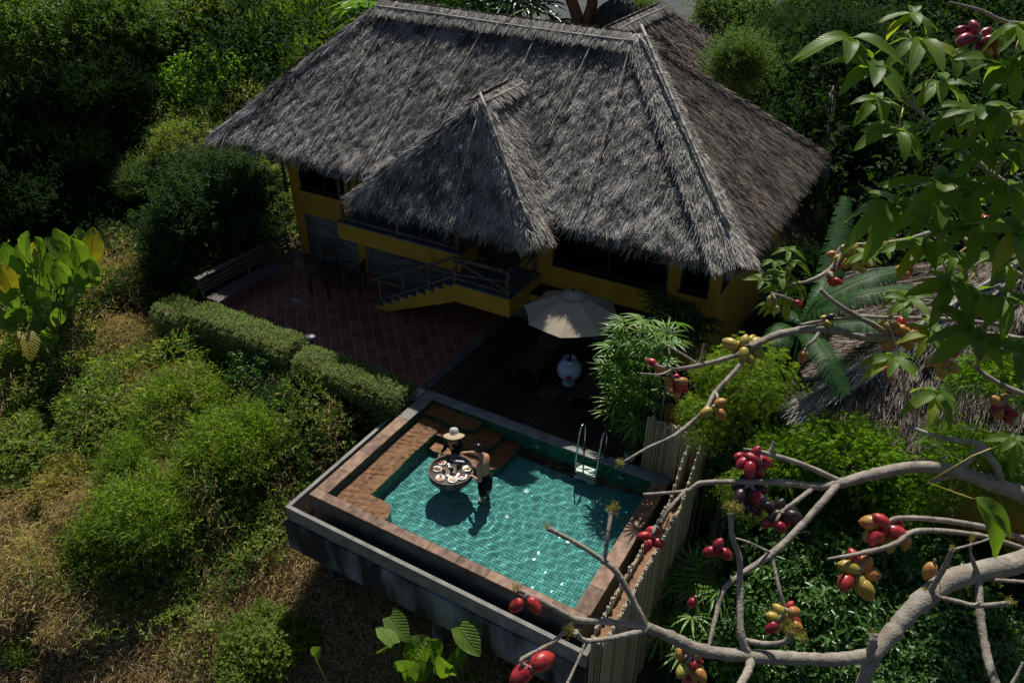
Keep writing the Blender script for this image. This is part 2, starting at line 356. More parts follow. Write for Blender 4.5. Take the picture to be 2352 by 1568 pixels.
# ladder
M_steel = mat('steel', (.55, .57, .60), .18, metal=1.)
M_treadm = mat('pale_tread', (.75, .80, .72), .4)
lad = empty('pool_ladder', (4.8, 4.3, 0), 'chrome handrail ladder with pale treads at the far edge of the pool', 'ladder')
for x in (4.55, 5.10):
    pts = [(x, 4.40, -.02), (x, 4.41, .55), (x, 4.38, .74), (x, 4.28, .86), (x, 4.16, .84), (x, 4.08, .70), (x, 3.98, .1), (x, 3.95, -.12), (x, 3.95, -.72)]
    MB().tube(pts, .021, 10).build('handrail', M_steel, lad)
    MB().lathe([(.05, -.004), (.05, .02), (.03, .04), (.02, .04)], (x, 4.40, 0), 14).build('foot_plate', mat('black_rubber', (.02, .02, .02), .5), lad)
for z in (-.13, -.35, -.58): MB().box(4.57, 5.08, 3.86, 4.0, z - .015, z + .015).build('tread', M_treadm, lad, bevel=.005)

# ------------------------------------------------------------------ villa
M_yel = mat('yellow_render', (.33, .20, .014), .85, (.42, .265, .027), 2.5, .15, 80)
M_slate = mat('slate', (.10, .105, .10), .8, (.20, .21, .20), 12, .2, 50, rnd=True, stretch=(.4, 1, 1))
M_log = mat('old_log', (.05, .038, .028), .85, (.20, .16, .125), 8, .6, 30, stretch=(1, 1, 1), lo=.4, hi=.75)
M_frame = mat('dark_frame', (.012, .009, .007), .5)
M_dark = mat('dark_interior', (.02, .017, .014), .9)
M_tread = mat('blue_grey_screed', (.06, .085, .11), .8, (.12, .15, .18), 5, .2)
M_curt = mat('pale_curtain', (.5, .55, .62), .9)
M_walk = mat('dark_walkway', (.012, .011, .011), .7)
m_, t_, b_ = newmat('window_glass')
tr = t_.nodes.new('ShaderNodeBsdfTransparent'); tr.inputs[0].default_value = (.30, .33, .34, 1)
gl = t_.nodes.new('ShaderNodeBsdfGlossy'); gl.inputs['Roughness'].default_value = .02
fr = t_.nodes.new('ShaderNodeFresnel'); fr.inputs[0].default_value = 1.5; mx = t_.nodes.new('ShaderNodeMixShader')
t_.links.new(fr.outputs[0], mx.inputs[0]); t_.links.new(tr.outputs[0], mx.inputs[1]); t_.links.new(gl.outputs[0], mx.inputs[2]); t_.links.new(mx.outputs[0], t_.nodes['Material Output'].inputs[0])
M_pane = m_
villa = empty('thatched_villa', (-1.5, 9, -.1), 'long yellow villa with a big grey thatched hip roof above the pool', 'house')
W0, W1, WY = -8.8, 5.98, 9.0
def wl(x0, x1, z0, z1, y0=WY, y1=WY + .22, name='wall'): return MB().box(x0, x1, y0, y1, z0, z1).build(name, M_yel, villa)
TOP = 4.35
wl(-8.8, -8.36, -.1, TOP); wl(-8.36, -6.38, 1.5, 2.38); wl(-6.38, -5.9, 1.5, TOP); wl(-6.1, -5.75, -.1, 1.5); wl(-5.9, -2.0, 1.5, 2.10)
wl(-2.0, -1.74, 1.5, TOP); wl(-1.74, .14, 1.5, 1.62); wl(.14, 1.19, 1.3, TOP); wl(-.85, -.5, -.1, 1.5); wl(1.19, 4.62, 1.3, 2.03)
wl(4.62, 4.95, -.1, TOP); wl(4.95, 5.72, -.1, 2.22); wl(5.72, 5.98, -.1, TOP); wl(.92, 1.2, -.1, 1.3)
for a, b_2 in ((-8.36, -6.38), (-5.9, -2.0), (-1.74, .14), (1.19, 4.62), (4.95, 5.72)): wl(a, b_2, 3.98, TOP)
def side(y0, y1, z0, z1): return MB().box(5.76, 5.98, y0, y1, z0, z1).build('wall', M_yel, villa)
side(9.22, 16, -3, 2.2); side(11.6, 16, 2.2, TOP)
MB().box(-8.8, -8.58, 9.22, 16, -.6, TOP).build('wall', M_yel, villa); MB().box(-8.58, 5.76, 15.8, 16, -.6, TOP).build('wall', M_yel, villa)
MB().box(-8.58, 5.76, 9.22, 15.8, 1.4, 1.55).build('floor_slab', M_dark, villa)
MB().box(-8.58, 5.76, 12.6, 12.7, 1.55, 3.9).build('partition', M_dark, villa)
def window(x0, x1, z0, z1, mull=(), y=WY + .05, curt=()):
    f = MB(); d = .07
    f.box(x0, x1, y, y + .1, z0, z0 + d); f.box(x0, x1, y, y + .1, z1 - d, z1); f.box(x0, x0 + d, y, y + .1, z0 + d, z1 - d); f.box(x1 - d, x1, y, y + .1, z0 + d, z1 - d)
    for q in mull: f.box(q - .03, q + .03, y + .003, y + .097, z0 + d, z1 - d)
    fo = f.build('window', M_frame, villa)
    edges = [x0 + d] + list(mull) + [x1 - d]
    for a, c in zip(edges[:-1], edges[1:]): MB().box(a + .002, c - .002, y + .04, y + .05, z0 + d, z1 - d).build('pane', M_pane, fo)
    wchild(MB().box(x0 - .03, x1 + .03, y - .09, y - .001, z0 - .05, z0 + .0).build('sill', M_frame), fo)
    for a, c in curt:
        cb = MB(); n = 8; vs = []
        for i in range(n + 1): xx = a + (c - a) * i / n; yy = y + .2 + .04 * (i % 2); vs += [(xx, yy, z0), (xx, yy, z1)]
        cb.add(vs, [(2 * i, 2 * i + 2, 2 * i + 3, 2 * i + 1) for i in range(n)]); wchild(cb.build('curtain', M_curt), fo)
window(-8.36, -6.38, 2.38, 3.98, (-7.3,), curt=((-8.2, -7.95),)); window(-5.9, -2.0, 2.10, 3.98, (-4.6, -3.3), curt=((-5.7, -5.5),)); window(1.19, 4.62, 2.03, 3.98, (2.9,), curt=((4.3, 4.5),)); window(4.95, 5.72, 2.22, 3.98, (), curt=((5.45, 5.6),))
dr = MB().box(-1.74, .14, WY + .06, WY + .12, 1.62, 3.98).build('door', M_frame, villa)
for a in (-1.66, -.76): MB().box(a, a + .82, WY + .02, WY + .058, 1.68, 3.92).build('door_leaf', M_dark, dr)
MB().tube([(-.85, WY, 2.4), (-.85, WY, 2.6)], .015, 6).build('handle', M_steel, dr)
fo = MB().box(5.9, 5.96, 9.23, 11.6, 2.2, 2.28).box(5.9, 5.96, 9.23, 11.6, 3.9, 3.98).box(5.9, 5.96, 9.23, 9.31, 2.28, 3.9).box(5.9, 5.96, 11.52, 11.6, 2.28, 3.9).box(5.9, 5.96, 10.36, 10.44, 2.28, 3.9).build('window', M_frame, villa)
MB().box(5.92, 5.93, 9.31, 10.36, 2.28, 3.9).build('pane', M_pane, fo); MB().box(5.92, 5.93, 10.44, 11.52, 2.28, 3.9).build('pane', M_pane, fo)
# slate cladding: thin courses of uneven stone strips
def slate(x0, x1, z0, z1, y=WY):
    V = []; Q = []; rd = []
    MB().box(x0, x1, y + .03, y + .2, z0, z1).build('backing_wall', M_dark, villa)
    z = z0
    while z < z1 - .01:
        h = min(.046 + .008 * random.random(), z1 - z); x = x0
        while x < x1 - .01:
            L = min(.5 + 1.3 * random.random(), x1 - x); pr = random.random() * .014; bb = len(V)
            for yy in (y + .03, y - .004 - pr):
                V += [(x + .003, yy, z + .010), (x + L - .003, yy, z + .010), (x + L - .003, yy, z + h - .008), (x + .003, yy, z + h - .008)]
            Q += [(bb + 4, bb + 5, bb + 6, bb + 7), (bb + 7, bb + 6, bb + 2, bb + 3), (bb, bb + 1, bb + 5, bb + 4), (bb, bb + 4, bb + 7, bb + 3), (bb + 1, bb + 2, bb + 6, bb + 5)]
            rd += [random.random()] * 8; x += L
        z += h
    me = fastmesh('slate_courses', np.array(V), quads=np.array(Q), rnd=rd); me.materials.append(M_slate); wchild(link('slate_courses', me, kind='stuff'), villa)
slate(-8.36, -6.1, -.1, 1.5); slate(-5.75, -.85, -.1, 1.5); slate(-.5, .92, -.1, 1.3); slate(1.2, 4.62, -.1, 1.3)
# veranda ledge, landing, walkway
MB().box(-5.95, -1.3, 8.02, WY - .002, 1.52, 2.06).build('veranda_ledge', M_yel, villa); MB().box(-5.95, -1.3, 8.02, WY - .002, 2.061, 2.10).build('ledge_top', M_tread, villa)
MB().box(-1.03, .84, 7.2, WY - .002, 1.05, 1.60).build('landing', M_yel, villa); MB().box(-1.03, .84, 7.2, WY - .002, 1.601, 1.635).build('landing_top', M_tread, villa)
MB().box(.843, 5.2, 8.35, WY - .002, 1.02, 1.27).build('walkway', M_yel, villa); MB().box(.843, 5.2, 8.33, WY - .002, 1.271, 1.30).build('walkway_top', M_walk, villa)
# stairs
ST = 9; run = 2.97 / ST; rise = 1.60 / (ST + 0)
poly = [(-4.0, -.06)]
for i in range(ST): poly += [(-4.0 + i * run, -.06 + (i + .82) * rise), (-4.0 + (i + 1) * run, -.06 + (i + .82) * rise)]
poly += [(-1.032, 1.02), (-3.55, -.06)]
vs = [(p[0], 7.2, p[1]) for p in poly] + [(p[0], 8.0, p[1]) for p in poly]; k = len(poly)
MB().add(vs, [tuple(range(k)), tuple(reversed(range(k, 2 * k)))] + [(i, k + i, k + (i + 1) % k, (i + 1) % k) for i in range(k)]).build('stair_flight', M_yel, villa)
for i in range(ST):
    x = -4.0 + i * run; z = -.06 + (i + .82) * rise
    MB().box(x - .02, x + run - .004, 7.18, 8.01, z + .002, z + .03).build('step', M_tread, villa)
# log railings
def log(a, b2, r=.045, nm='rail'):
    n = 6; pts = [Vector(a).lerp(Vector(b2), i / n) + Vector((random.gauss(0, .007), random.gauss(0, .007), random.gauss(0, .007))) for i in range(n + 1)]
    return MB().tube(pts, [r * (1 + random.gauss(0, .07)) for _ in pts], 9).build(nm, M_log, villa)
def post(x, y, z0, z1, r=.062): log((x, y, z0), (x, y, z1), r, 'post')
post(-.98, 7.28, 1.635, 2.44); post(.76, 7.28, 1.635, 2.44, .07); post(.76, 8.75, 1.635, 2.5, .07)
log((-.98, 7.27, 2.40), (.80, 7.27, 2.40), .052); log((-.98, 7.27, 1.78), (.76, 7.27, 1.78), .045); log((-.95, 7.30, 2.3), (.72, 7.30, 1.82), .036); log((-.95, 7.26, 1.90), (.72, 7.26, 2.12), .036)
log((.76, 7.25, 2.40), (.76, 8.9, 2.45), .055); log((.76, 7.3, 1.8), (.76, 8.8, 1.8), .045); log((.76, 7.35, 1.85), (.76, 8.7, 2.35), .036)
sx = [-3.78, -2.85, -1.9]
for x in sx:
    zb = -.06 + (int((x + 4) / run) + .82) * rise; post(x, 7.27, zb, .89 + (x + 4.0) * .50, .045)
log((-4.08, 7.25, .86), (-.98, 7.25, 2.42), .05); log((-3.78, 7.27, .25), (-.98, 7.27, 1.85), .045)
for a, c in zip(sx, sx[1:] + [-.98]): log((a, 7.27, .89 + (a + 4) * .5 - .06), (c, 7.27, .89 + (c + 4) * .5 - .52), .034)
for x in (-5.75, -3.6, -1.42): post(x, 8.1, 2.10, 3.02, .055)
post(-5.75, 8.1, 3.0, 4.1, .055); post(-1.42, 8.1, 3.0, 4.1, .055)
log((-5.8, 8.1, 2.98), (-1.4, 8.1, 2.98), .05); log((-5.75, 8.1, 2.24), (-1.42, 8.1, 2.24), .045)
for x, y in ((-8.9, 8.9), (-6.14, 8.92), (-1.55, 8.9)): log((x, y, 1.5 if x > -8 else 2.2), (x, y, 4.3), .06, 'post')

# ------------------------------------------------------------------ thatch
M_th = mat('weathered_thatch', (.045, .041, .041), .75, (.74, .70, .66), 1.6, rnd=True, lo=.27, hi=.86, detail=4)
M_th2 = mat('brown_unlit_thatch', (.045, .033, .026), .75, (.46, .38, .31), 1.6, rnd=True, lo=.25, hi=.92, detail=4)  # hut brown; on the villa's right slope it paints in the missing sun
M_cap = mat('ridge_thatch', (.20, .185, .165), .8, (.66, .62, .56), 4, rnd=True, lo=.2, hi=.8)
M_thbase = mat('thatch_underlay', (.035, .03, .027), .95, (.10, .088, .076), 20, .5, 60)
M_bam = mat('grey_bamboo', (.20, .18, .155), .6, (.36, .33, .29), 3, .1, 60)
def tri_sample(tris, n):
    T = np.array(tris, float); A = .5 * np.linalg.norm(np.cross(T[:, 1] - T[:, 0], T[:, 2] - T[:, 0]), axis=1)
    k = rng.choice(len(T), n, p=A / A.sum()); r1 = np.sqrt(rng.random(n)); r2 = rng.random(n)
    return (1 - r1)[:, None] * T[k, 0] + (r1 * (1 - r2))[:, None] * T[k, 1] + (r1 * r2)[:, None] * T[k, 2], A.sum()
def vnoise(p, s, seed=0):            # cheap smooth noise in -1..1
    q = p * s; o = np.zeros(len(p))
    for k in range(4):
        a = np.random.default_rng(seed + k).normal(size=3); o += np.sin(q @ a * (1.3 + .5 * k) + k * 1.7 + seed)
    return o / 4
def strands(name, tris, dens, m, parent, L=(.22, .5), wd=(.012, .03), lift=(.02, .09), direction=None, jit=.16, off=.0, amp=1.):
    T = np.array(tris, float); nrm = np.cross(T[0, 1] - T[0, 0], T[0, 2] - T[0, 0]); nrm = nrm / np.linalg.norm(nrm); nrm = nrm * np.sign(nrm[2])
    down = -np.array([0, 0, 1.]) + nrm * nrm[2]; down = down / np.linalg.norm(down)
    if direction is not None: down = np.array(direction, float); down /= np.linalg.norm(down)
    _, A = tri_sample(tris, 1); n = int(A * dens); P, _ = tri_sample(tris, n)
    tuft = vnoise(P, 5.5, 3); tuft2 = vnoise(P, 1.6, 9)
    side_ = np.cross(nrm, down)
    an = rng.normal(0, jit, n) * np.where(rng.random(n) < .08, 3., 1.) + .16 * tuft * amp
    D = down * np.cos(an)[:, None] + side_ * np.sin(an)[:, None]
    LL = rng.uniform(*L, n) * (1 + .25 * tuft2); W = rng.uniform(*wd, n); lf = rng.uniform(*lift, n) * (1 + .6 * tuft)
    P0 = P + nrm * (off + amp * (.035 * tuft[:, None] + .03 * tuft2[:, None]) + rng.uniform(-.02, .015, (n, 1)))
    tip = P0 + D * LL[:, None] + nrm * lf[:, None]
    roll = rng.normal(0, .6, n); ax = unit(np.cross(np.tile(nrm, (n, 1)), D)); W2 = ax * np.cos(roll)[:, None] + nrm * np.sin(roll)[:, None]
    h = (W / 2)[:, None]
    v = np.stack([P0 - W2 * h, P0 + W2 * h, tip + W2 * h * .35, tip - W2 * h * .35], 1).reshape(-1, 3)
    r = np.clip(rng.beta(.9, 1.0, n) * .9 + .14 * vnoise(P, 3.1, 20) + .14 * vnoise(P, 1.1, 33), 0, 1)
    me = fastmesh(name, v, quads=np.arange(n * 4).reshape(-1, 4), rnd=np.repeat(r, 4)); me.materials.append(m)
    return wchild(link(name, me, kind='stuff'), parent)
def fringe(a, b2, dens, m, parent, out, L=(.22, .52), name='eave_fringe', inset=.22):
    a = np.array(a, float); b2 = np.array(b2, float); n = int(np.linalg.norm(b2 - a) * dens); out = np.array(out, float); out /= np.linalg.norm(out)
    s = rng.random((n, 1)); P = a + (b2 - a) * s - out * rng.uniform(0, inset, (n, 1)) + [0, 0, 0] + rng.normal(0, .02, (n, 3))
    P[:, 2] += -rng.uniform(0, .22, n)
    al = unit((b2 - a)[None, :]); D = unit(out * rng.uniform(.4, 1.1, (n, 1)) + np.array([0, 0, -1.]) * rng.uniform(.35, 1.0, (n, 1)) + al * rng.normal(0, .22, (n, 1)))
    LL = rng.uniform(*L, n) * (.8 + .3 * vnoise(P, 4, 5)); W = rng.uniform(.012, .032, n); S2 = unit(np.cross(D, rdir(n))); h = (W / 2)[:, None]
    tip = P + D * LL[:, None]; tip[:, 2] -= .05 * LL
    v = np.stack([P - S2 * h, P + S2 * h, tip + S2 * h * .3, tip - S2 * h * .3], 1).reshape(-1, 3)
    me = fastmesh(name, v, quads=np.arange(n * 4).reshape(-1, 4), rnd=np.repeat(rng.beta(2, 2, n), 4)); me.materials.append(m)
    return wchild(link(name, me, kind='stuff'), parent)
def slabroof(quads, m, parent, th=.2, name='roof_slab'):
    b3 = MB()
    for q in quads:
        q = [Vector(p) for p in q]; nn = (q[1] - q[0]).cross(q[2] - q[0]).normalized(); nn = nn if nn.z > 0 else -nn; k = len(q)
        lowv = [p - Vector((0, 0, th)) for p in q]
        b3.add(q + lowv, [tuple(range(k)), tuple(reversed(range(k, 2 * k)))] + [(i, (i + 1) % k, k + (i + 1) % k, k + i) for i in range(k)])
    return b3.build(name, m, parent)
def pole(a, b2, r, parent, name='bamboo_batten', m=None, nodes=True):
    a = Vector(a); b2 = Vector(b2); L = (b2 - a).length; n = max(2, int(L / .42)); pts = []; rad = []
    for i in range(n + 1):
        t = i / n; p = a.lerp(b2, t) + Vector((0, 0, .012 * math.sin(t * 7 + a.x)))
        if nodes and 0 < i < n:
            d = (b2 - a) / L * .015; pts += [p - d, p, p + d]; rad += [r, r * 1.12, r]
        else: pts.append(p); rad.append(r)
    return MB().tube(pts, rad, 8).build(name, m or M_bam, parent)
EL, ER, BR, BL = (-10.0, 7.47, 4.42), (6.68, 7.2, 4.26), (6.73, 15.71, 4.26), (-9.66, 15.71, 4.55)
RR, RL = (2.24, 11.46, 7.78), (-6.2, 11.46, 7.94)
KA, KB = (-.5, 8.05, 6.58), (-.6, 9.95, 6.60)
B1, B2 = (-3.52, 6.33, 4.05), (2.04, 6.33, 4.09); V1, V2 = (-3.4, 7.3, 4.4), (2.0, 7.3, 4.33)
roof = villa
slabroof([(EL, ER, RR, RL), (ER, BR, RR), (BR, BL, RL, RR), (BL, EL, RL), (B1, B2, KA), (B2, V2, KB, KA), (V1, B1, KA, KB)], M_thbase, roof)
front = [(EL, ER, RR), (EL, RR, RL)]
strands('thatch', front, 2300, M_th, roof, L=(.14, .34), wd=(.007, .017), amp=.4, lift=(.015, .08))
strands('thatch', [(ER, BR, RR)], 1700, M_th2, roof, L=(.2, .45), wd=(.008, .018), lift=(.0, .06), amp=.4)  # slope turned from the sun, darkened through its browner straw colour
strands('thatch', [(BR, BL, RL), (BR, RL, RR)], 130, M_th, roof, wd=(.03, .06)); strands('thatch', [(BL, EL, RL)], 200, M_th, roof, wd=(.02, .05))
strands('thatch', [(B1, B2, KA)], 2300, M_th, roof, off=.03, L=(.14, .34), wd=(.007, .017), amp=.4); strands('thatch', [(B2, V2, KB), (B2, KB, KA)], 1500, M_th, roof, off=.02, jit=.2, L=(.14, .34), wd=(.007, .017), amp=.4); strands('thatch', [(V1, B1, KA), (V1, KA, KB)], 1500, M_th, roof, off=.02, jit=.2, L=(.14, .34), wd=(.007, .017), amp=.4)
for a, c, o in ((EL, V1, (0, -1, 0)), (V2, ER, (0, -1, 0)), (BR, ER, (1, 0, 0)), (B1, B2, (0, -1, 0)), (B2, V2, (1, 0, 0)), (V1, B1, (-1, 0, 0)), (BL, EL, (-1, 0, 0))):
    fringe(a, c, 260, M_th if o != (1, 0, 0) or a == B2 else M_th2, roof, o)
def hipcap(a, b2, wd, n1, n2, parent, m=None, dens=900, name='hip_cap', raise_=.06, ln=(.18, .42)):
    """thatch bundle laid along an edge from a (top) to b2 (bottom), folding over the two slopes with normals n1, n2"""
    a = Vector(a); b2 = Vector(b2); ax = (b2 - a).normalized(); n1 = Vector(n1).normalized(); n2 = Vector(n2).normalized()
    s1 = ax.cross(n1).normalized(); s2 = ax.cross(n2).normalized()
    if s1.dot(n2) > 0: s1 = -s1
    s1 = s1 if s1.dot(n2) < 0 else -s1; s2 = s2 if s2.dot(n1) < 0 else -s2
    for sd, nn in ((s1, n1), (s2, n2)):
        # sd points away from the other slope
        sd = sd if sd.z < 0 or abs(sd.z) < .05 else sd
        q = [a + nn * raise_, b2 + nn * raise_, b2 + sd * wd + nn * raise_ * .6, a + sd * wd * .5 + nn * raise_ * .6]
        vs = q; MB().add(vs, [(0, 1, 2, 3)]).build(name + '_underlay', M_thbase if m is None else M_thbase, parent)
        strands(name, [(tuple(q[0]), tuple(q[1]), tuple(q[2])), (tuple(q[0]), tuple(q[2]), tuple(q[3]))], dens, m or M_cap, parent, L=ln, wd=(.014, .03), lift=(.01, .06), direction=tuple(ax + sd * .22), jit=.2, off=.035, amp=.25)
    q = [a + n1 * raise_, b2 + n1 * raise_, b2 + n2 * raise_, a + n2 * raise_]; MB().add(q, [(0, 1, 2, 3)]).build(name + '_underlay', M_thbase, parent)
    strands(name, [(tuple(q[0]), tuple(q[1]), tuple(q[2])), (tuple(q[0]), tuple(q[2]), tuple(q[3]))], dens * 1.3, m or M_cap, parent, L=ln, wd=(.014, .03), lift=(.01, .06), direction=tuple(ax), jit=.25, off=.03, amp=.25)
def nrm3(a, b2, c):
    n = (Vector(b2) - Vector(a)).cross(Vector(c) - Vector(a)).normalized(); return n if n.z > 0 else -n
NF, NS, NL, NB = nrm3(EL, ER, RR), nrm3(ER, BR, RR), nrm3(BL, EL, RL), nrm3(BR, BL, RL)
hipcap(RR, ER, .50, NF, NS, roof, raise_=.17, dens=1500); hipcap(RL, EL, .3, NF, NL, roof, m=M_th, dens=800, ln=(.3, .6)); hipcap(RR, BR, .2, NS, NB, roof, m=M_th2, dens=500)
nf, ns, nl = nrm3(B1, B2, KA), nrm3(B2, V2, KB), nrm3(V1, B1, KA)
hipcap(KA, B2, .34, nf, ns, roof, raise_=.16, dens=1100); hipcap(KA, B1, .34, nf, nl, roof, m=M_th, dens=900, ln=(.3, .6))
# ridge rolls: strands lie across the ridge
def ridge(a, b2, wd, nA, nB, parent):
    for nn in (nA, nB):
        dn = Vector((0, 0, -1)) + nn * nn.z; dn.normalize(); A = Vector(a) + nn * .12 + Vector((0, 0, .05)); B = Vector(b2) + nn * .12 + Vector((0, 0, .05))
        q = [A, B, B + dn * wd, A + dn * wd]
        MB().add(q, [(0, 1, 2, 3)]).build('ridge_underlay', M_thbase, parent)
        strands('ridge_cap', [(tuple(q[0]), tuple(q[1]), tuple(q[2])), (tuple(q[0]), tuple(q[2]), tuple(q[3]))], 1500, M_cap, parent, L=(.15, .34), wd=(.012, .028), lift=(.005, .04), jit=.08, off=.03, amp=.2)
        p = dn * (wd * .72) + nn * .04; pole(A + p, B + p, .035, parent, 'ridge_pole')
ridge(RL, RR, .40, NF, NB, roof); ridge(KA, (KB[0], KB[1] + .1, KB[2]), .30, ns, nl, roof)
# bamboo battens on the slopes, each found where the photograph shows it
def onF(x, y): return atpl(x, y, np.array(ER) + np.array(NF) * .17, NF)
def onS(x, y): return atpl(x, y, np.array(ER) + np.array(NS) * .13, NS)
def onf(x, y): return atpl(x, y, np.array(B2) + np.array(nf) * .17, nf)
for (x0, y0, x1, y1) in ((910, 9, 714, 346), (1022, 23, 831, 398), (1127, 35, 992, 281), (1244, 52, 1188, 177), (1373, 73, 1252, 322), (1451, 93, 1343, 475)):
    pole(onF(x0, y0), onF(x1, y1), .024, roof)
for (x0, y0, x1, y1) in ((1486, 113, 1752, 391),): pole(onS(x0, y0), onS(x1, y1), .02, roof)
for (x0, y0, x1, y1) in ((1098, 262, 1050, 440),): pole(onf(x0, y0), onf(x1, y1), .022, roof)
hn = (Vector(NF) + Vector(NS)).normalized() * .24
pole(Vector(RR) + hn * 1.25 + Vector((0, 0, .1)), Vector(ER).lerp(Vector(RR), .1) + hn * 1.25, .045, roof, 'hip_pole')
hn2 = (Vector(nf) + Vector(ns)).normalized() * .22
pole(Vector(KA) + hn2 + Vector((0, 0, .1)), Vector(B2).lerp(Vector(KA), .04) + hn2, .038, roof, 'hip_pole')
# loose straws
P, _ = tri_sample(front, 260); v0 = P + np.array(NF) * .1
me = leafmesh('loose_straw', v0, rdir(260) * [1, 1, .35], np.tile(np.array(NF), (260, 1)), rng.uniform(.15, .4, 260), .022, .1); me.materials.append(M_cap); wchild(link('loose_straw', me, kind='stuff'), roof)

# ------------------------------------------------------------------ neighbouring huts
def hut(label, C1, C2, C3, C4, RA, RB, faces, dens=500, walls=None, poles=()):
    h = empty('thatched_hut', tuple((np.array(C1) + np.array(C3)) / 2 - [0, 0, 1.5]), label, 'hut')
    slabroof([(C1, C2, RA) if RA == RB else (C1, C2, RB, RA), (C2, C3, RB), (C3, C4, RA) if RA == RB else (C3, C4, RA, RB), (C4, C1, RA)], M_thbase, h, .15)
    for f, mm in faces: strands('thatch', f, dens, mm, h, wd=(.016, .038))
    if walls: 
        x0, x1, y0, y1, z0, z1 = walls; MB().box(x0, x1, y0, y1, z0, z1).build('wall', M_yel, h)
        MB().box(x0 + .8, x0 + 2.0, y0 - .03, y0 - .003, z0 + .9, z1 - .4).build('window', M_frame, h)
    for a, c, r in poles: pole(a, c, r, h)
    return h
c1, c2, c3, c4 = (8.6, 7.0, 1.), (16.6, 7.0, 1.), (16.6, 15.2, 1.), (8.6, 15.2, 1.); ra = (12.65, 11.1, 4.4)
H3 = hut('grey thatched hut roof half hidden by shrubs at the right of the pool fence', c1, c2, c3, c4, ra, ra, [([(c1, c2, ra)], M_th2), ([(c4, c1, ra)], M_th2), ([(c2, c3, ra)], M_th2)], 750, (9.6, 15.6, 8.0, 14.2, -3.5, 1.4),
         [(np.array(c1) + [.1, .1, .25], np.array(ra) + [0, 0, .2], .05), ((10.9, 8.4, 2.35), (12.4, 10.8, 4.3), .03)])
nA3, nB3 = nrm3(c1, c2, ra), nrm3(c4, c1, ra); hipcap(ra, c1, .35, nA3, nB3, H3, dens=600); fringe(c1, c2, 160, M_th, H3, (0, -1, 0)); fringe(c4, c1, 160, M_th, H3, (-1, 0, 0))
ra, rb = (-1.58, 18.15, 6.5), (-1.78, 24.2, 6.5); d1, d2, d3, d4 = (-4.6, 15.1, 4.), (1.45, 15.1, 4.), (1.3, 27.2, 4.), (-4.8, 27.2, 4.)
h = empty('thatched_hut', (-1.6, 21, 0), 'smaller brown thatched hut roof just behind the ridge of the villa', 'hut')
slabroof([(d1, d2, ra), (d2, d3, rb, ra), (d3, d4, rb), (d4, d1, ra, rb)], M_thbase, h, .15)
strands('thatch', [(d2, d3, rb), (d2, rb, ra)], 500, M_th2, h, wd=(.018, .04)); strands('thatch', [(d1, d2, ra)], 400, M_th2, h, wd=(.018, .04)); strands('thatch', [(d4, d1, ra), (d4, ra, rb), (d3, d4, rb)], 200, M_th2, h, wd=(.03, .06))
MB().box(-4, .8, 16, 26.4, -.5, 4.2).build('wall', M_yel, h)
n1, n2 = nrm3(d2, d3, rb), nrm3(d4, d1, ra)
ridge(ra, rb, .3, n1, n2, h)
for t in (.3, .55, .8): pole(Vector(ra).lerp(Vector(rb), t) + n1 * .12, Vector(d2).lerp(Vector(d3), t) + n1 * .12, .03, h)
# ------------------------------------------------------------------ terrace and deck
M_tile = mat('terracotta_tile', (.15, .046, .030), .55, (.26, .095, .062), 2.2, .08, 40, rnd='obj', lo=.3, hi=.8)
M_tgrout = mat('terrace_grout', (.50, .44, .40), .9)
M_deck = mat('dark_deck_wood', (.020, .010, .007), .5, (.05, .027, .02), 3, .3, 40, rnd='obj', stretch=(1, .2, 1))
M_bench = mat('bench_wood', (.045, .033, .03), .6, (.15, .12, .115), 5, .25, 60, stretch=(6, .6, 6))
M_black = mat('black_wood', (.012, .010, .009), .45)
ter = MB().box(-8.78, -.12, 4.0, 8.97, -.9, -.066).build('terrace', M_tgrout, kind='structure')
def clip(poly, x0, x1, y0, y1):
    for ax, v, sg in ((0, x0, 1), (0, x1, -1), (1, y0, 1), (1, y1, -1)):
        out = []
        for i in range(len(poly)):
            p, q = poly[i - 1], poly[i]; a = (p[ax] - v) * sg; b2 = (q[ax] - v) * sg
            if (a >= 0) != (b2 >= 0):
                t = a / (a - b2); out.append((p[0] + (q[0] - p[0]) * t, p[1] + (q[1] - p[1]) * t))
            if b2 >= 0: out.append(q)
        poly = out
        if not poly: return poly
    return poly
ts = .31; tl = []; c45 = math.cos(R(45))
for i in range(-50, 50):
    for j in range(-50, 50):
        u, v = i * ts, j * ts; sq = [(u + .007, v + .007), (u + ts - .007, v + .007), (u + ts - .007, v + ts - .007), (u + .007, v + ts - .007)]
        sq = [((a - b2) * c45 - 4.6, (a + b2) * c45 + 6.6) for a, b2 in sq]; sq = clip(sq, -8.74, -.36, 4.05, 8.95)
        if len(sq) > 2: tl.append(sq)
tl.sort(key=lambda s: (np.mean([p[0] for p in s]) - CAM[0]) ** 2 + (np.mean([p[1] for p in s]) - CAM[1]) ** 2 + (25 if np.mean([p[1] for p in s]) < 4.5 else 0))
full = None; rest = MB()
for k, s in enumerate(tl):
    cx, cy_ = np.mean([p[0] for p in s]), np.mean([p[1] for p in s])
    if k < 300:
        if len(s) == 4 and full is not None and abs(abs(s[0][0] - s[2][0]) - .4186) < .01 and abs(abs(s[1][1]-s[3][1])) < .01: me = full
        else:
            me = MB().prism([(p[0] - cx, p[1] - cy_) for p in s], -.012, 0).mesh('tile'); me.materials.append(M_tile)
            if len(s) == 4 and abs(abs(s[0][1] - s[2][1]) - .4186) < .01: full = me if full is None else full
        wchild(link('tile', me, loc=(cx, cy_, -.06 + random.random() * .003)), ter)
    else: rest.prism(s, -.08, -.06)
o = rest.build('tiling', M_tile, ter, kind='stuff')
MB().box(-.34, -.08, 4.5, 8.97, -.5, -.045).build('edge_kerb', M_dk, ter, bevel=.01)
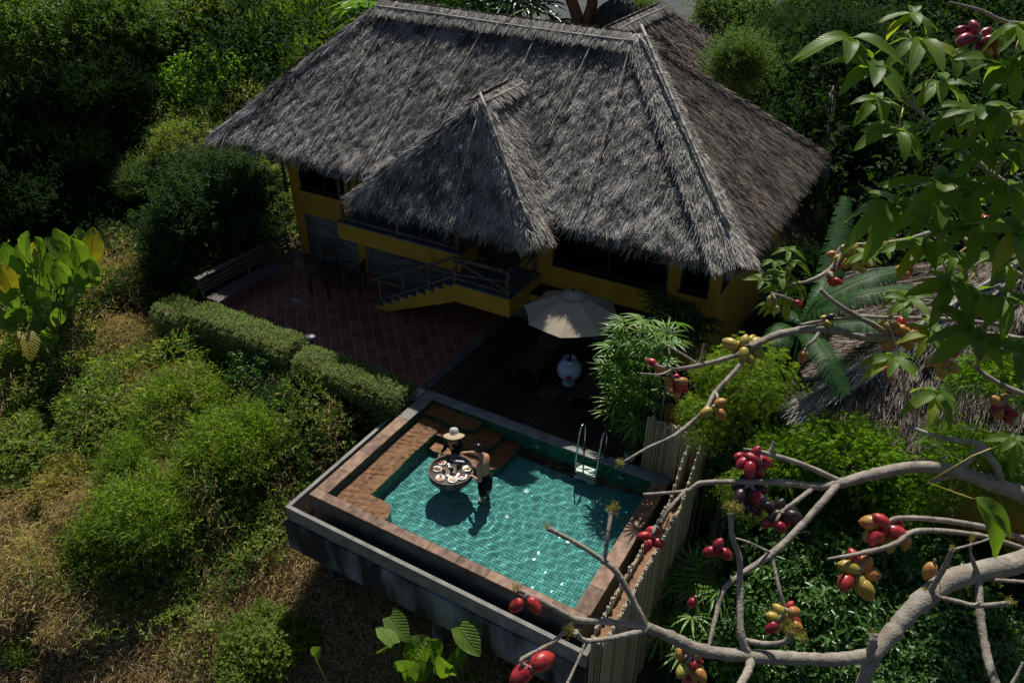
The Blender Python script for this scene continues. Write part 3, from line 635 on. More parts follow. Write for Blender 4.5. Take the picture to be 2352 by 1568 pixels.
deck = MB().box(-.05, 6.95, 4.52, 8.97, -.5, -.10).build('deck', M_deck, kind='structure')
for i in range(48):
    x = -.04 + i * .1455; MB().box(x, x + .135, 4.52, 8.97, -.10, -.06).build('plank', M_deck, deck, bevel=.004)
# paper scraps on the terrace
M_scrap = mat('pale_scrap', (.35, .34, .42), .8)
for k, (x, y, s) in enumerate(((683, 671, .05), (678, 689, .13), (686, 692, .10), (700, 703, .05))):
    p = at(x, y, -.052); n = 7; pl = [(s * (1 + .4 * random.random()) * math.cos(6.283 * i / n), s * .55 * (1 + .5 * random.random()) * math.sin(6.283 * i / n)) for i in range(n)]
    o = MB().prism(pl, -.003, .002).build('paper_scrap', M_scrap, loc=(p[0], p[1], -.052))
    tag(o, ['tiny pale scrap farthest back on the terrace tiles', 'largest pale torn scrap lying on the terrace tiles', 'pale scrap touching the largest one on the tiles', 'small pale scrap nearest the stairs on the tiles'][k], 'paper', 'pale scraps on the terrace')

# ------------------------------------------------------------------ bamboo fence
M_fb = mat('fence_bamboo', (.22, .18, .11), .55, (.40, .35, .235), 2.5, .15, 60, rnd='obj', stretch=(1, 1, .3), lo=.25, hi=.8)
M_fo = mat('varnished_bamboo', (.20, .09, .022), .5, (.34, .18, .05), 2.5, .1, 60, rnd='obj')
M_plank = mat('rust_plank', (.11, .045, .014), .7, (.24, .11, .04), 6, .2, 40)
M_cut = mat('cut_bamboo', (.60, .50, .36), .8)
def polemesh(L, r, m):
    b4 = MB(); n = 8; zs = [-L] + [z for k in range(int(L / .38), 0, -1) for z in (-k * .38 - .012, -k * .38, -k * .38 + .012)] + [0]
    rr = [r] + [q for k in range(int(L / .38)) for q in (r, r * 1.13, r)] + [r]
    b4.tube([(0, 0, z) for z in zs], rr, n, cap=False)
    base = len(b4.v) - n; c = [b4.v[base + i] for i in range(n)]
    inner = [(p[0] * .62, p[1] * .62, 0) for p in c]; deep = [(p[0] * .62, p[1] * .62, -.05) for p in c]
    k = len(b4.v); b4.v += inner + deep
    for i in range(n):
        j = (i + 1) % n; b4.f += [[base + i, base + j, k + j, k + i], [k + i, k + j, k + n + j, k + n + i]]; b4.sm += [False, False]
    b4.f.append([k + n + i for i in range(n)]); b4.sm.append(False)
    me = b4.mesh('bamboo_pole'); me.materials.append(m); me.materials.append(M_cut)
    for f in me.polygons:
        if f.normal.z > .9 and f.center.z > -.01: f.material_index = 1
    return me
fence = empty('bamboo_fence', (7.0, 2.0, -3.5), 'long double bamboo pole fence along the right edge of the pool', 'fence')
pm = [polemesh(3.9, .026, M_fb), polemesh(3.9, .029, M_fb), polemesh(1.1, .026, M_fb), polemesh(1.7, .026, M_fb)]
def bpole(x, y, z, me, par): 
    o = wchild(link('bamboo_pole', me, loc=(x, y, z)), par); o.rotation_euler = (random.gauss(0, .006), random.gauss(0, .006), random.random() * 6); return o
y = -.36; i = 0
def ftop(y): return .28 if y < 3.45 else .28 + (y - 3.45) * 1.12
while y < 4.5:
    bpole(7.25 + random.gauss(0, .004), y, ftop(y) + random.gauss(0, .05), pm[i % 2], fence)
    if y > -.2: bpole(6.99 + random.gauss(0, .004), y + .02, ftop(y) + random.gauss(0, .05) - .02, pm[2] if y < 3.6 else pm[3], fence)
    y += .057; i += 1
for k in range(4): bpole(7.02 + k * .057, -.37, .26 + random.gauss(0, .04), pm[k % 2], fence)
MB().box(7.03, 7.21, -.33, 4.46, .04, .09).build('fence_plank', M_plank, fence)
for z in (-.9, -2.1): MB().box(7.17, 7.22, -.3, 4.4, z, z + .07).build('fence_rail', M_plank, fence)
scr = empty('bamboo_screen', (6.5, 4.5, -.06), 'short screen of pale upright bamboo poles at the far right pool corner', 'screen')
i = 0; x = 5.98
while x < 7.3:
    bpole(x, 4.53 + random.gauss(0, .004), 1.42 + random.gauss(0, .04), pm[3], scr)
    if i % 2 == 0: bpole(x + .03, 4.60, 1.36 + random.gauss(0, .05), pm[3], scr)
    x += .058
    i += 1
MB().box(5.98, 7.28, 4.555, 4.572, .3, .38).build('screen_rail', M_plank, scr)
of = empty('bamboo_screen', (6.5, 5.8, -.1), 'orange varnished bamboo panel standing behind the fan palm', 'screen')
pmo = polemesh(1.9, .028, M_fo); x = 6.0
while x < 7.1:
    bpole(x, 5.75, 1.0 + random.gauss(0, .05), pmo, of); x += .06

# ------------------------------------------------------------------ furniture
b5 = empty('slatted_bench', (-8.2, 6.4, -.06), 'long dark slatted bench along the left edge of the terrace', 'bench')
YA, YB = 4.45, 8.3
for i in range(4): x = -8.36 + i * .155; MB().box(x, x + .135, YA, YB, .40, .43).build('seat_slat', M_bench, b5, bevel=.004)
for i in range(4):
    z = .52 + i * .125; MB().box(-8.50 - i * .02, -8.47 - i * .02, YA, YB, z, z + .085).build('back_slat', M_bench, b5, bevel=.004)
MB().box(-8.66, -8.46, YA - .02, YB + .02, .985, 1.01).build('top_rail', M_bench, b5, bevel=.004)
for y in (YA + .1, 6.4, YB - .1):
    MB().sweep((-8.45, y, -.06), (-8.6, y, .98), .06, .07).build('back_post', M_bench, b5); MB().box(-7.84, -7.78, y - .03, y + .03, -.06, .39).build('leg', M_bench, b5); MB().box(-8.42, -7.78, y - .025, y + .025, .33, .39).build('seat_beam', M_bench, b5)
def table(x, y, rz, lx, ly, h, label):
    t = empty('side_table', (x, y, -.06), label, 'table'); t.rotation_euler[2] = rz
    for i in range(5):
        w_ = ly / 5; MB().box(-lx / 2, lx / 2, -ly / 2 + i * w_ + .004, -ly / 2 + (i + 1) * w_ - .004, h - .03, h).build('top_slat', M_black, None).parent = t
    MB().box(-lx / 2 + .03, lx / 2 - .03, -ly / 2 + .03, ly / 2 - .03, h - .09, h - .031).build('apron', M_black).parent = t
    for sx_ in (-1, 1):
        for sy in (-1, 1): MB().box(sx_ * (lx / 2 - .04) - .03, sx_ * (lx / 2 - .04) + .03, sy * (ly / 2 - .04) - .03, sy * (ly / 2 - .04) + .03, 0, h - .09).build('leg', M_black).parent = t
    return t
def chair(x, y, rz, label):
    t = empty('slatted_chair', (x, y, -.06), label, 'chair', 'dark chairs at the terrace table'); t.rotation_euler[2] = rz
    for i in range(4): MB().box(-.24, .24, -.24 + i * .12 + .004, -.24 + i * .12 + .112, .50, .525).build('seat_slat', M_black).parent = t
    for sx_ in (-.22, .22):
        MB().sweep((sx_, .24, 0), (sx_, .32, 1.05), .045, .05).build('back_post', M_black).parent = t; MB().box(sx_ - .025, sx_ + .025, -.24, -.19, 0, .495).build('leg', M_black).parent = t
        MB().box(sx_ - .02, sx_ + .02, -.19, .22, .44, .495).build('seat_rail', M_black).parent = t
    for z in (.72, .82, .92, 1.0): MB().box(-.2, .2, .27 + (z - .5) * .07, .29 + (z - .5) * .07, z, z + .06).build('back_slat', M_black).parent = t
    return t
table(-6.05, 7.25, R(8), .72, .78, .72, 'small dark square table on the terrace tiles beside the slate wall')
chair(-6.55, 7.95, R(22), 'dark slatted chair behind the terrace table, back to the wall'); chair(-5.25, 7.75, R(-72), 'dark slatted chair at the stair side of the terrace table')
def lounger(x, y, rz, label):
    t = empty('sun_lounger', (x, y, -.06), label, 'sun lounger', 'slatted sun loungers on the deck'); t.rotation_euler[2] = rz
    for i in range(9): MB().box(-.32, .32, -1.0 + i * .13, -1.0 + i * .13 + .105, .30, .325).build('seat_slat', M_deck2).parent = t
    for i in range(6):
        a, c = .2 + i * .105, .33 + i * .055; MB().add([(-.32, a, c), (.32, a, c), (.32, a + .088, c + .046), (-.32, a + .088, c + .046), (-.32, a, c - .025), (.32, a, c - .025), (.32, a + .088, c + .021), (-.32, a + .088, c + .021)], [(0, 1, 2, 3), (7, 6, 5, 4), (0, 4, 5, 1), (2, 6, 7, 3), (1, 5, 6, 2), (3, 7, 4, 0)]).build('back_slat', M_deck2).parent = t
    for sx_ in (-.34, .34):
        MB().box(sx_ - .02, sx_ + .02, -1.02, .9, .24, .299).build('side_rail', M_deck2).parent = t
        for yy in (-.95, .8): MB().box(sx_ - .03, sx_ + .03, yy - .03, yy + .03, 0, .24).build('leg', M_deck2).parent = t
    return t
M_deck2 = mat('lounger_wood', (.035, .026, .022), .5, (.07, .055, .045), 6, .1)
lounger(1.85, 7.3, R(0), 'dark slatted sun lounger left of the parasol pot, against the villa'); lounger(3.75, 6.9, R(0), 'dark slatted sun lounger right of the parasol pot, beside the fan palm')
st = empty('low_stool', (2.9, 5.75, -.06), 'low dark folding stool on the deck in front of the parasol pot', 'stool')
for i in range(5): MB().box(2.65, 3.15, 5.52 + i * .095, 5.52 + i * .095 + .075, .20, .22).build('top_slat', M_deck2, st)
for y_ in (5.55, 5.95):
    MB().sweep((2.68, y_, -.06), (3.12, y_, .195), .03, .03).build('leg', M_deck2, st); MB().sweep((3.12, y_ + .04, -.06), (2.68, y_ + .04, .195), .03, .03).build('leg', M_deck2, st)
# parasol pot and parasol
M_pot = mat('white_glaze', (.26, .36, .50), .3, (.34, .44, .58), 3)
M_red = mat('red_flower', (.20, .015, .012), .5)
pot = empty('glazed_pot', (3.0, 6.65, -.06), 'round white glazed pot with a dark red flower holding the parasol pole', 'pot')
MB().lathe([(.14, 0), (.19, .02), (.17, .10), (.15, .15), (.22, .22), (.30, .34), (.33, .48), (.31, .60), (.24, .70), (.17, .74), (.165, .80), (.185, .83), (.17, .835), (.14, .82), (.13, .70), (.001, .70)], (3.0, 6.65, -.06), 28).build('pot_body', M_pot, pot)
fl = MB(); fd = np.array([CAM[0] - 3.0, CAM[1] - 6.65]); fd /= np.linalg.norm(fd); sd_ = np.array([-fd[1], fd[0]])
for k in range(5):
    an = 6.283 * k / 5 + .3; cx, cz = .05 * math.cos(an), .05 * math.sin(an); n = 8; ring = []
    for q in range(n):
        u = cx + .036 * math.cos(6.283 * q / n); vv = .42 + cz + .036 * math.sin(6.283 * q / n); rr = .334 - .35 * (vv - .46) ** 2 * 3; dd = math.sqrt(max(rr * rr - u * u, .01)) + .004
        ring.append((3.0 + fd[0] * dd + sd_[0] * u, 6.65 + fd[1] * dd + sd_[1] * u, vv - .06))
    ring2 = [(p[0] - fd[0] * .02, p[1] - fd[1] * .02, p[2]) for p in ring]
    fl.add(ring + ring2, [tuple(range(n))] + [(i, (i + 1) % n, n + (i + 1) % n, n + i) for i in range(n)])
fl.build('flower_motif', M_red, pot)
M_can = mat('beige_canvas', (.40, .335, .25), .9, (.46, .39, .295), 2, .1, 200)
um = empty('parasol', (3.0, 6.65, .64), 'open beige octagonal canvas parasol over the dark deck', 'parasol')
UC = Vector((3.0, 6.65, 0)); zr, za, ur = 2.16, 2.72, 1.26
MB().tube([UC + Vector((0, 0, .645)), UC + Vector((0, 0, za + .05))], .026, 10).build('pole', M_frame, um)
rot = R(14)
def rim(k, rr=1., z=zr): a = rot + 2 * math.pi * k / 8; return UC + Vector((math.cos(a) * ur * rr, math.sin(a) * ur * rr, z))
for k in range(8):
    n = 6; V = []; 
    for i in range(n + 1):
        t = i / n
        for j in range(5):
            s = j / 4; a = rim(k, t, za + (zr - za) * t ** 1.15); c = rim(k + 1, t, za + (zr - za) * t ** 1.15); p = a.lerp(c, s); p.z -= .045 * t * math.sin(math.pi * s); p = p + (UC - p).to_2d().to_3d() * .04 * t * math.sin(math.pi * s); V.append(p)
    MB().add(V, [(i * 5 + j, (i + 1) * 5 + j, (i + 1) * 5 + j + 1, i * 5 + j + 1) for i in range(n) for j in range(4)], True).build('canopy_panel', M_can, um)
    MB().tube([rim(k, .05, za - .03), rim(k, .99, zr - .012)], .009, 6).build('rib', M_frame, um); MB().tube([UC + Vector((0, 0, zr - .1)), rim(k, .55, zr + (za - zr) * .42)], .008, 5).build('strut', M_frame, um)
vt = MB(); vs = [UC + Vector((0, 0, za + .05))] + [rim(k, .26, za - .085 + .03) for k in range(8)]
vt.add(vs, [(0, 1 + k, 1 + (k + 1) % 8) for k in range(8)]).build('vent_cap', M_can, um)
MB().lathe([(.03, 0), (.035, .03), (.015, .05), (.02, .08), (.001, .11)], tuple(UC + Vector((0, 0, za + .045))), 12).build('finial', M_frame, um)
# terrace lamp, bucket, plant pot
M_whitepot = mat('white_pot', (.55, .56, .55), .5)
lp = empty('bollard_lamp', (-3.95, 4.35, -.06), 'small dark mushroom lamp in the gap between the two hedges', 'lamp')
MB().tube([(-3.95, 4.35, -.06), (-3.95, 4.35, .42)], .05, 12).build('post', M_frame, lp); MB().lathe([(.06, 0), (.13, .0), (.15, .03), (.10, .07), (.001, .085)], (-3.95, 4.35, .42), 16).build('cap', mat('grey_metal', (.12, .13, .15), .4), lp); MB().lathe([(.045, 0), (.045, .06)], (-3.95, 4.35, .36), 12).build('glass', mat('amber_glass', (.5, .28, .08), .3), lp)
p = at(392, 738, -.05); tag(MB().lathe([(.08, 0), (.11, .26), (.12, .27), (.095, .27), (.07, .02), (.001, .02)], tuple(p), 16).build('white_bucket', M_whitepot), 'small white bucket in the shade left of the hedge', 'bucket')
pp = empty('flower_pot', (5.62, 4.62, -.06), 'small white pot with a dark bushy plant by the ladder', 'flower pot')
MB().lathe([(.09, 0), (.14, .20), (.15, .21), (.12, .21), (.001, .18)], (5.62, 4.62, -.06), 16).build('pot_body', M_whitepot, pp)

# ------------------------------------------------------------------ people
M_skin = mat('skin', (.42, .21, .125), .5, (.50, .26, .16), 6); M_hair = mat('black_hair', (.008, .007, .008), .3); M_blackc = mat('black_cloth', (.006, .006, .007), .8, spec=.15); M_short = mat('dark_shorts', (.008, .01, .018), .8, spec=.15)
def figure(name, J, E, root, mats, zone):
    """one continuous skinned body from a skeleton; zone maps each joint to a material"""
    keys = list(J); me = bpy.data.meshes.new(name); me.from_pydata([tuple(J[k][0]) for k in keys], [(keys.index(a), keys.index(c)) for a, c in E], [])
    o = bpy.data.objects.new(name, me); COL.objects.link(o); md = o.modifiers.new('s', 'SKIN'); md.branch_smoothing = .5
    o.modifiers.new('u', 'SUBSURF').levels = 2
    sv_ = me.skin_vertices[0].data
    for i, k in enumerate(keys):
        r_ = J[k][1]; sv_[i].radius = r_ if isinstance(r_, tuple) else (r_, r_); sv_[i].use_root = (k == root)
    dg = bpy.context.evaluated_depsgraph_get(); m2 = bpy.data.meshes.new_from_object(o.evaluated_get(dg)); bpy.data.objects.remove(o)
    for m_ in mats: m2.materials.append(m_)
    KP = np.array([J[k][0] for k in keys]); kz = [zone.get(k, 0) for k in keys]
    for f in m2.polygons:
        f.material_index = kz[int(np.argmin(((KP - np.array(f.center)) ** 2).sum(1)))]; f.use_smooth = True
    m2.name = name; return link(name, m2)
def hand(J, E, wrist, tip, side_, nm, spread=.028, L=.075):
    """palm, four unequal fingers and a thumb; side_ is the direction across the palm towards the thumb"""
    w_ = Vector(wrist); d = (Vector(tip) - w_).normalized(); s = Vector(side_).normalized(); dn = Vector((0, 0, -1))
    palm = w_ + d * .055; J[nm + 'p'] = (palm, (.030, .018)); E.append((nm, nm + 'p'))
    for i, (o_, l_) in enumerate(((1.2, .9), (.4, 1.0), (-.4, .95), (-1.2, .75))):
        a = palm + d * .035 + s * (spread * .62 * o_); c = a + d * (L * .55 * l_) + dn * .012; e = c + d * (L * .35 * l_) + dn * .035
        J[f'{nm}f{i}a'] = (a, .0115); J[f'{nm}f{i}b'] = (c, .010); J[f'{nm}f{i}c'] = (e, .008); E += [(nm + 'p', f'{nm}f{i}a'), (f'{nm}f{i}a', f'{nm}f{i}b'), (f'{nm}f{i}b', f'{nm}f{i}c')]
    a = w_ + d * .03 + s * .035; c = a + d * .035 + s * .022 + dn * .015; J[nm + 't'] = (a, .013); J[nm + 'tt'] = (c, .010); E += [(nm, nm + 't'), (nm + 't', nm + 'tt')]
def head(par, c, face, hair=True, female=False):
    c = Vector(c); f = Vector(face).normalized(); s = f.cross(Vector((0, 0, 1))).normalized(); u = s.cross(f)
    def loc(a, b2, c2): return c + f * a + s * b2 + u * c2
    b6 = MB(); n = 16; vs = []; k = 10
    for i in range(k + 1):
        ph = math.pi * i / k; z = math.cos(ph); r_ = math.sin(ph)
        for j in range(n):
            a = 2 * math.pi * j / n; x, y = math.cos(a) * r_, math.sin(a) * r_
            jaw = 1 - .28 * max(0, -z) ; vs.append(loc(x * .105 * jaw + (.012 if x > 0 and z < .2 else 0), y * .082 * jaw, z * .130))
    fs = [(i * n + j, (i + 1) * n + j, (i + 1) * n + (j + 1) % n, i * n + (j + 1) % n) for i in range(k) for j in range(n)]
    b6.add(vs, fs, True).build('head', M_skin, par)
    MB().add([loc(.10, -.014, -.03), loc(.10, .014, -.03), loc(.105, 0, .025), loc(.132, 0, -.025)], [(0, 3, 2), (3, 1, 2), (0, 1, 3)]).build('nose', M_skin, par)
    for q in (-1, 1):
        MB().tube([loc(.096, q * .034 - .012, .012), loc(.102, q * .034, .014), loc(.096, q * .034 + .012, .012)], .007, 6).build('eye', M_hair, par)
        MB().tube([loc(.0, q * .082, .03), loc(-.012, q * .094, .012), loc(0, q * .086, -.028)], .012, 6).build('ear', M_skin, par)
    MB().tube([loc(.094, -.024, -.062), loc(.104, 0, -.060), loc(.094, .024, -.062)], .007, 6).build('mouth', M_red, par)
    hb = MB(); vs = []; n = 18; k = 7
    for i in range(k + 1):
        ph = math.pi * .62 * i / k
        for j in range(n):
            a = 2 * math.pi * j / n; fr_ = max(0, math.cos(a)); p2 = ph * (1 - .38 * fr_ ** 2); z = math.cos(p2); r_ = math.sin(p2); wv = 1 + .06 * math.sin(j * 5 + i * 3)
            vs.append(loc(math.cos(a) * r_ * .122 * wv - .008, math.sin(a) * r_ * .098 * wv, z * .148 * wv + .006))
    fs = [(i * n + j, (i + 1) * n + j, (i + 1) * n + (j + 1) % n, i * n + (j + 1) % n) for i in range(k) for j in range(n)]
    hb.add(vs, fs, True).build('hair', M_hair, par)
# man, wading, looking down at the tray
mr = empty('person', (3.06, 2.3, PFZ), 'bare-chested dark-haired man in dark shorts wading beside the floating tray', 'person')
V3 = Vector
rimh = V3((2.80, 2.14, .13)); elb = V3((3.16, 1.99, .24)); fe = V3(aty(1086, 1039, 2.58)); fh_ = V3(aty(1072, 1038, 2.50))
J = {'pel': (V3((3.08, 2.31, .08)), (.15, .17)), 'wst': (V3((3.08, 2.31, .18)), (.12, .155)), 'bel': (V3((3.08, 2.31, .27)), (.112, .15)), 'che': (V3((3.06, 2.31, .43)), (.125, .185)), 'ust': (V3((3.045, 2.31, .545)), (.10, .16)), 'nec': (V3((3.01, 2.31, .65)), .058), 'hed': (V3((2.97, 2.31, .74)), .062),
     'ls': (V3((3.06, 2.12, .545)), .078), 'le': (elb, .050), 'lw': (rimh + V3((.07, 0, .02)), .030), 'rs': (V3((3.03, 2.50, .545)), .078), 're': (fe, .046), 'rw': (fh_, .028),
     'lh': (V3((3.09, 2.21, -.02)), .105), 'lk': (V3((3.06, 2.19, -.42)), .068), 'la': (V3((3.10, 2.18, PFZ + .08)), .046), 'lf': (V3((2.95, 2.17, PFZ + .045)), .04),
     'rh': (V3((3.09, 2.41, -.02)), .105), 'rk': (V3((3.05, 2.44, -.42)), .068), 'ra': (V3((3.09, 2.46, PFZ + .08)), .046), 'rf': (V3((2.94, 2.46, PFZ + .045)), .04)}
E = [('pel', 'wst'), ('wst', 'bel'), ('bel', 'che'), ('che', 'ust'), ('ust', 'nec'), ('nec', 'hed'), ('ust', 'ls'), ('ls', 'le'), ('le', 'lw'), ('ust', 'rs'), ('rs', 're'), ('re', 'rw'), ('pel', 'lh'), ('lh', 'lk'), ('lk', 'la'), ('la', 'lf'), ('pel', 'rh'), ('rh', 'rk'), ('rk', 'ra'), ('ra', 'rf')]
hand(J, E, J['lw'][0], rimh - V3((.02, 0, 0)), (0, 1, 0), 'lw'); hand(J, E, J['rw'][0], J['rw'][0] + V3((-.1, -.05, -.01)), (0, -1, 0), 'rw')
wchild(figure('body', J, E, 'pel', [M_skin, M_short], {'pel': 1, 'wst': 1, 'lh': 1, 'rh': 1}), mr)
for y_ in (2.205, 2.415): MB().lathe([(.10, -.46), (.112, -.30), (.116, -.15), (.12, 0), (.10, .05), (.02, .06)], (3.085, y_, .02), 16).build('shorts_leg', M_short, mr)
head(mr, (2.94, 2.31, .84), (-1, -.15, -.45))
# woman, kneeling in the water behind the tray
fr_ = empty('person', (1.9, 2.8, PFZ), 'woman in a black long-sleeved top under a wide sun hat behind the tray', 'person')
wx, wy = 1.86, 2.90; hd = V3((wx + .01, wy - .02, .36)); wr = V3(aty(1009, 1044, 2.62)); we = V3((wx - .30, wy - .02, -.02)); lhd = V3(aty(1032, 1016, 2.62)); le2 = V3(aty(1044, 1037, 2.66))
ax_ = V3((.82, .57, 0))              # across the shoulders
J = {'pel': (V3((wx, wy + .05, -.45)), .15), 'bel': (V3((wx, wy + .03, -.26)), (.11, .12)), 'che': (V3((wx, wy, -.02)), (.12, .15)), 'ust': (V3((wx, wy, .10)), (.09, .13)), 'nec': (V3((wx, wy - .01, .20)), .045), 'hed': (V3((wx, wy - .02, .28)), .05),
     'rs': (V3((wx, wy, .10)) - ax_ * .19, .062), 're': (V3((wx, wy, -.10)) - ax_ * .27, .042), 'rw': (wr, .027), 'ls': (V3((wx, wy, .10)) + ax_ * .19, .062), 'le': (le2, .042), 'lw': (lhd + V3((.03, .0, -.08)), .026),
     'lh': (V3((wx, wy + .03, -.50)) + ax_ * .09, .10), 'lk': (V3((wx + .16, wy - .22, PFZ + .08)) + ax_ * .09, .07), 'la': (V3((wx, wy + .18, PFZ + .05)) + ax_ * .09, .04),
     'rh': (V3((wx, wy + .03, -.50)) - ax_ * .09, .10), 'rk': (V3((wx + .16, wy - .22, PFZ + .08)) - ax_ * .09, .07), 'ra': (V3((wx, wy + .18, PFZ + .05)) - ax_ * .09, .04)}
E = [('pel', 'bel'), ('bel', 'che'), ('che', 'ust'), ('ust', 'nec'), ('nec', 'hed'), ('ust', 'ls'), ('ls', 'le'), ('le', 'lw'), ('ust', 'rs'), ('rs', 're'), ('re', 'rw'), ('pel', 'lh'), ('lh', 'lk'), ('lk', 'la'), ('pel', 'rh'), ('rh', 'rk'), ('rk', 'ra')]
hand(J, E, J['rw'][0], J['rw'][0] + V3((.05, -.08, -.01)), (.8, .5, 0), 'rw', L=.065); hand(J, E, J['lw'][0], lhd + V3((-.01, 0, .05)), (-.8, -.4, 0), 'lw', L=.065)
zone = {k: 1 for k in J}; zone.update({k: 0 for k in J if k in ('nec', 'hed', 'lw', 'rw', 'lk', 'rk', 'la', 'ra') or k.startswith(('lwp', 'rwp', 'lwf', 'rwf', 'lwt', 'rwt'))})
wchild(figure('body', J, E, 'pel', [M_skin, M_blackc], zone), fr_)
head(fr_, hd, (.5, -.85, -.25))
for s_ in (-1, 1): MB().tube([hd + ax_ * .08 * s_ + V3((0, .05, .02)), hd + ax_ * .10 * s_ + V3((0, .04, -.12)), hd + ax_ * .10 * s_ + V3((0, .0, -.25))], [.03, .035, .015], 8).build('hair_lock', M_hair, fr_)
M_straw = mat('hat_band_straw', (.5, .42, .3), .8); M_straw = leafmat('cream_straw', (.74, .62, .44), (.78, .68, .50), trans=.4, rough=.8, spec=.1, tint=(1, .92, .8)); M_strawx = mat('cream_straw', (.70, .58, .38), .8, (.78, .68, .48), 30, .2, 150); M_strawt = leafmat('white_straw', (.80, .78, .70), (.80, .78, .70), trans=.45, rough=.8, spec=.1, tint=(1, 1, 1))
ht = empty('sun_hat', tuple(hd + V3((0, 0, .06))), 'wide-brimmed cream straw sun hat with a tall white crown', 'hat')
prof = [(.105, .0), (.13, -.005), (.19, -.025), (.25, -.055), (.255, -.06)]
hb = MB(); n = 28; vs = []
for r_, z in prof:
    for j in range(n): a = 6.283 * j / n; vs.append(V3((math.cos(a) * r_, math.sin(a) * r_, .015 + z + .018 * math.sin(2 * a + .6) * r_ / .25)))
hb.add(vs, [(i * n + j, (i + 1) * n + j, (i + 1) * n + (j + 1) % n, i * n + (j + 1) % n) for i in range(len(prof) - 1) for j in range(n)], True)
ht.location = hd + V3((0, .01, .05)); o = hb.build('brim', M_straw); o.parent = ht; md = o.modifiers.new('t', 'SOLIDIFY'); md.thickness = .008
MB().lathe([(.115, .055), (.112, .10), (.102, .17), (.085, .205), (.05, .218), (.001, .215)], (0, 0, -.06), 24).build('crown', M_strawt).parent = ht
MB().lathe([(.118, .062), (.117, .088)], (0, 0, -.06), 24).build('hat_band', M_strawx).parent = ht
ht.rotation_mode = 'AXIS_ANGLE'; ht.rotation_axis_angle = (R(-24), RGT[0], RGT[1], 0)

# ------------------------------------------------------------------ floating tray and the breakfast on it
m_, t_, b_ = newmat('woven_rattan'); tc = t_.nodes.new('ShaderNodeTexCoord'); ck = t_.nodes.new('ShaderNodeTexChecker'); ck.inputs['Scale'].default_value = 55
ck.inputs['Color1'].default_value = (.045, .036, .028, 1); ck.inputs['Color2'].default_value = (.15, .125, .105, 1); t_.links.new(tc.outputs['Object'], ck.inputs['Vector']); t_.links.new(ck.outputs[0], b_.inputs['Base Color']); b_.inputs['Roughness'].default_value = .6
bp = t_.nodes.new('ShaderNodeBump'); bp.inputs['Distance'].default_value = .01; bp.inputs['Strength'].default_value = .6; t_.links.new(ck.outputs[1], bp.inputs['Height']); t_.links.new(bp.outputs[0], b_.inputs['Normal']); M_rat = m_
M_ratrim = mat('rattan_rim', (.05, .042, .034), .55, (.22, .19, .16), 50, .5, 90)
TC = V3(at(1036, 1079, .1)); TC.z = 0; TZ = .0
tray = empty('floating_tray', (TC.x, TC.y, -.07), 'round dark woven rattan tray floating on the pool with breakfast on it', 'tray')
MB().lathe([(.001, -.075), (.49, -.075), (.512, -.03), (.515, .10), (.495, .10), (.485, .0), (.001, .0)], (TC.x, TC.y, 0), 56).build('tray_body', M_rat, tray)
bb_ = MB(); n = 120; bb_.tube([(TC.x + .505 * math.cos(6.2832 * i / n), TC.y + .505 * math.sin(6.2832 * i / n), .108 + .006 * (i % 2)) for i in range(n + 1)], [.018 + .005 * (i % 2) for i in range(n + 1)], 7, cap=False); bb_.build('braided_rim', M_ratrim, tray)
M_rope = mat('pale_cord', (.45, .40, .33), .8)
for an in (R(-59.6), R(120.4)):
    for k in range(3):
        pts = [(TC.x + (.527 if an < 0 else .475) * math.cos(an + q * .022), TC.y + (.527 if an < 0 else .475) * math.sin(an + q * .022), .02 + k * .028) for q in range(-6, 7)]; MB().tube(pts, .007, 5).build('handle', M_rope, tray)
def zp(x, y, z=.004): return V3(at((1640 + .2424 * x) * .5742, (1640 + .2424 * y) * .5742, z))
M_china = mat('white_china', (.78, .78, .77), .2)
def plate(x, y, r_, label, kind='plate', prof=None):
    p = zp(x, y); o = MB().lathe(prof or [(.001, .0), (r_ * .6, .0), (r_ * .97, .018), (r_, .024), (r_ * .94, .024), (r_ * .62, .008), (.001, .008)], (0, 0, 0), 28).build(kind, M_china, loc=tuple(p)); tag(o, label, kind, 'china on the floating tray'); return p
def fm(n_, c, c2=None, r_=.5): return mat(n_, c, r_, c2, 40 if c2 else 6, .1, 60)
def blob(name, p, s, m, label, cat, rz=0, bend=0, grp=None):
    b7 = MB(); n = 10; vs = []; k = 7
    for i in range(k + 1):
        ph = math.pi * i / k
        for j in range(n):
            a = 6.283 * j / n; x = math.cos(ph); vs.append((x * s[0], math.sin(ph) * math.cos(a) * s[1] + bend * x * x, math.sin(ph) * math.sin(a) * s[2] + s[2] * .9))
    b7.add(vs, [(i * n + j, i * n + (j + 1) % n, (i + 1) * n + (j + 1) % n, (i + 1) * n + j) for i in range(k) for j in range(n)], True)
    o = b7.build(name, m, loc=tuple(p)); o.rotation_euler[2] = rz; return tag(o, label, cat, grp)
P1 = plate(530, 865, .105, 'white plate with sliced watermelon and fruit, left rear of tray'); P2 = plate(455, 975, .105, 'white plate of golden croissants at the left tray edge'); P3 = plate(500, 1125, .105, 'white plate with pancakes and a sauce cup, front left of tray')
P4 = plate(705, 1150, .115, 'white plate of toast triangles at the front of the tray'); P5 = plate(855, 1095, .13, 'largest white plate with egg and sausages, front right of tray'); P6 = plate(940, 970, .105, 'white plate with yellow omelette and tomato, right of tray')
bw = [(.001, .0), (.035, .0), (.065, .035), (.072, .05), (.064, .05), (.05, .02), (.001, .012)]
P7 = plate(710, 808, .07, 'white bowl of green salad at the rear of the tray', 'bowl', bw); P8 = plate(630, 1092, .04, 'small white bowl of cream in front of the toast', 'bowl', [(a * .62, b2 * .7) for a, b2 in bw])
u3 = lambda p, dx, dy, dz=.012: V3((p.x + dx, p.y + dy, p.z + dz))
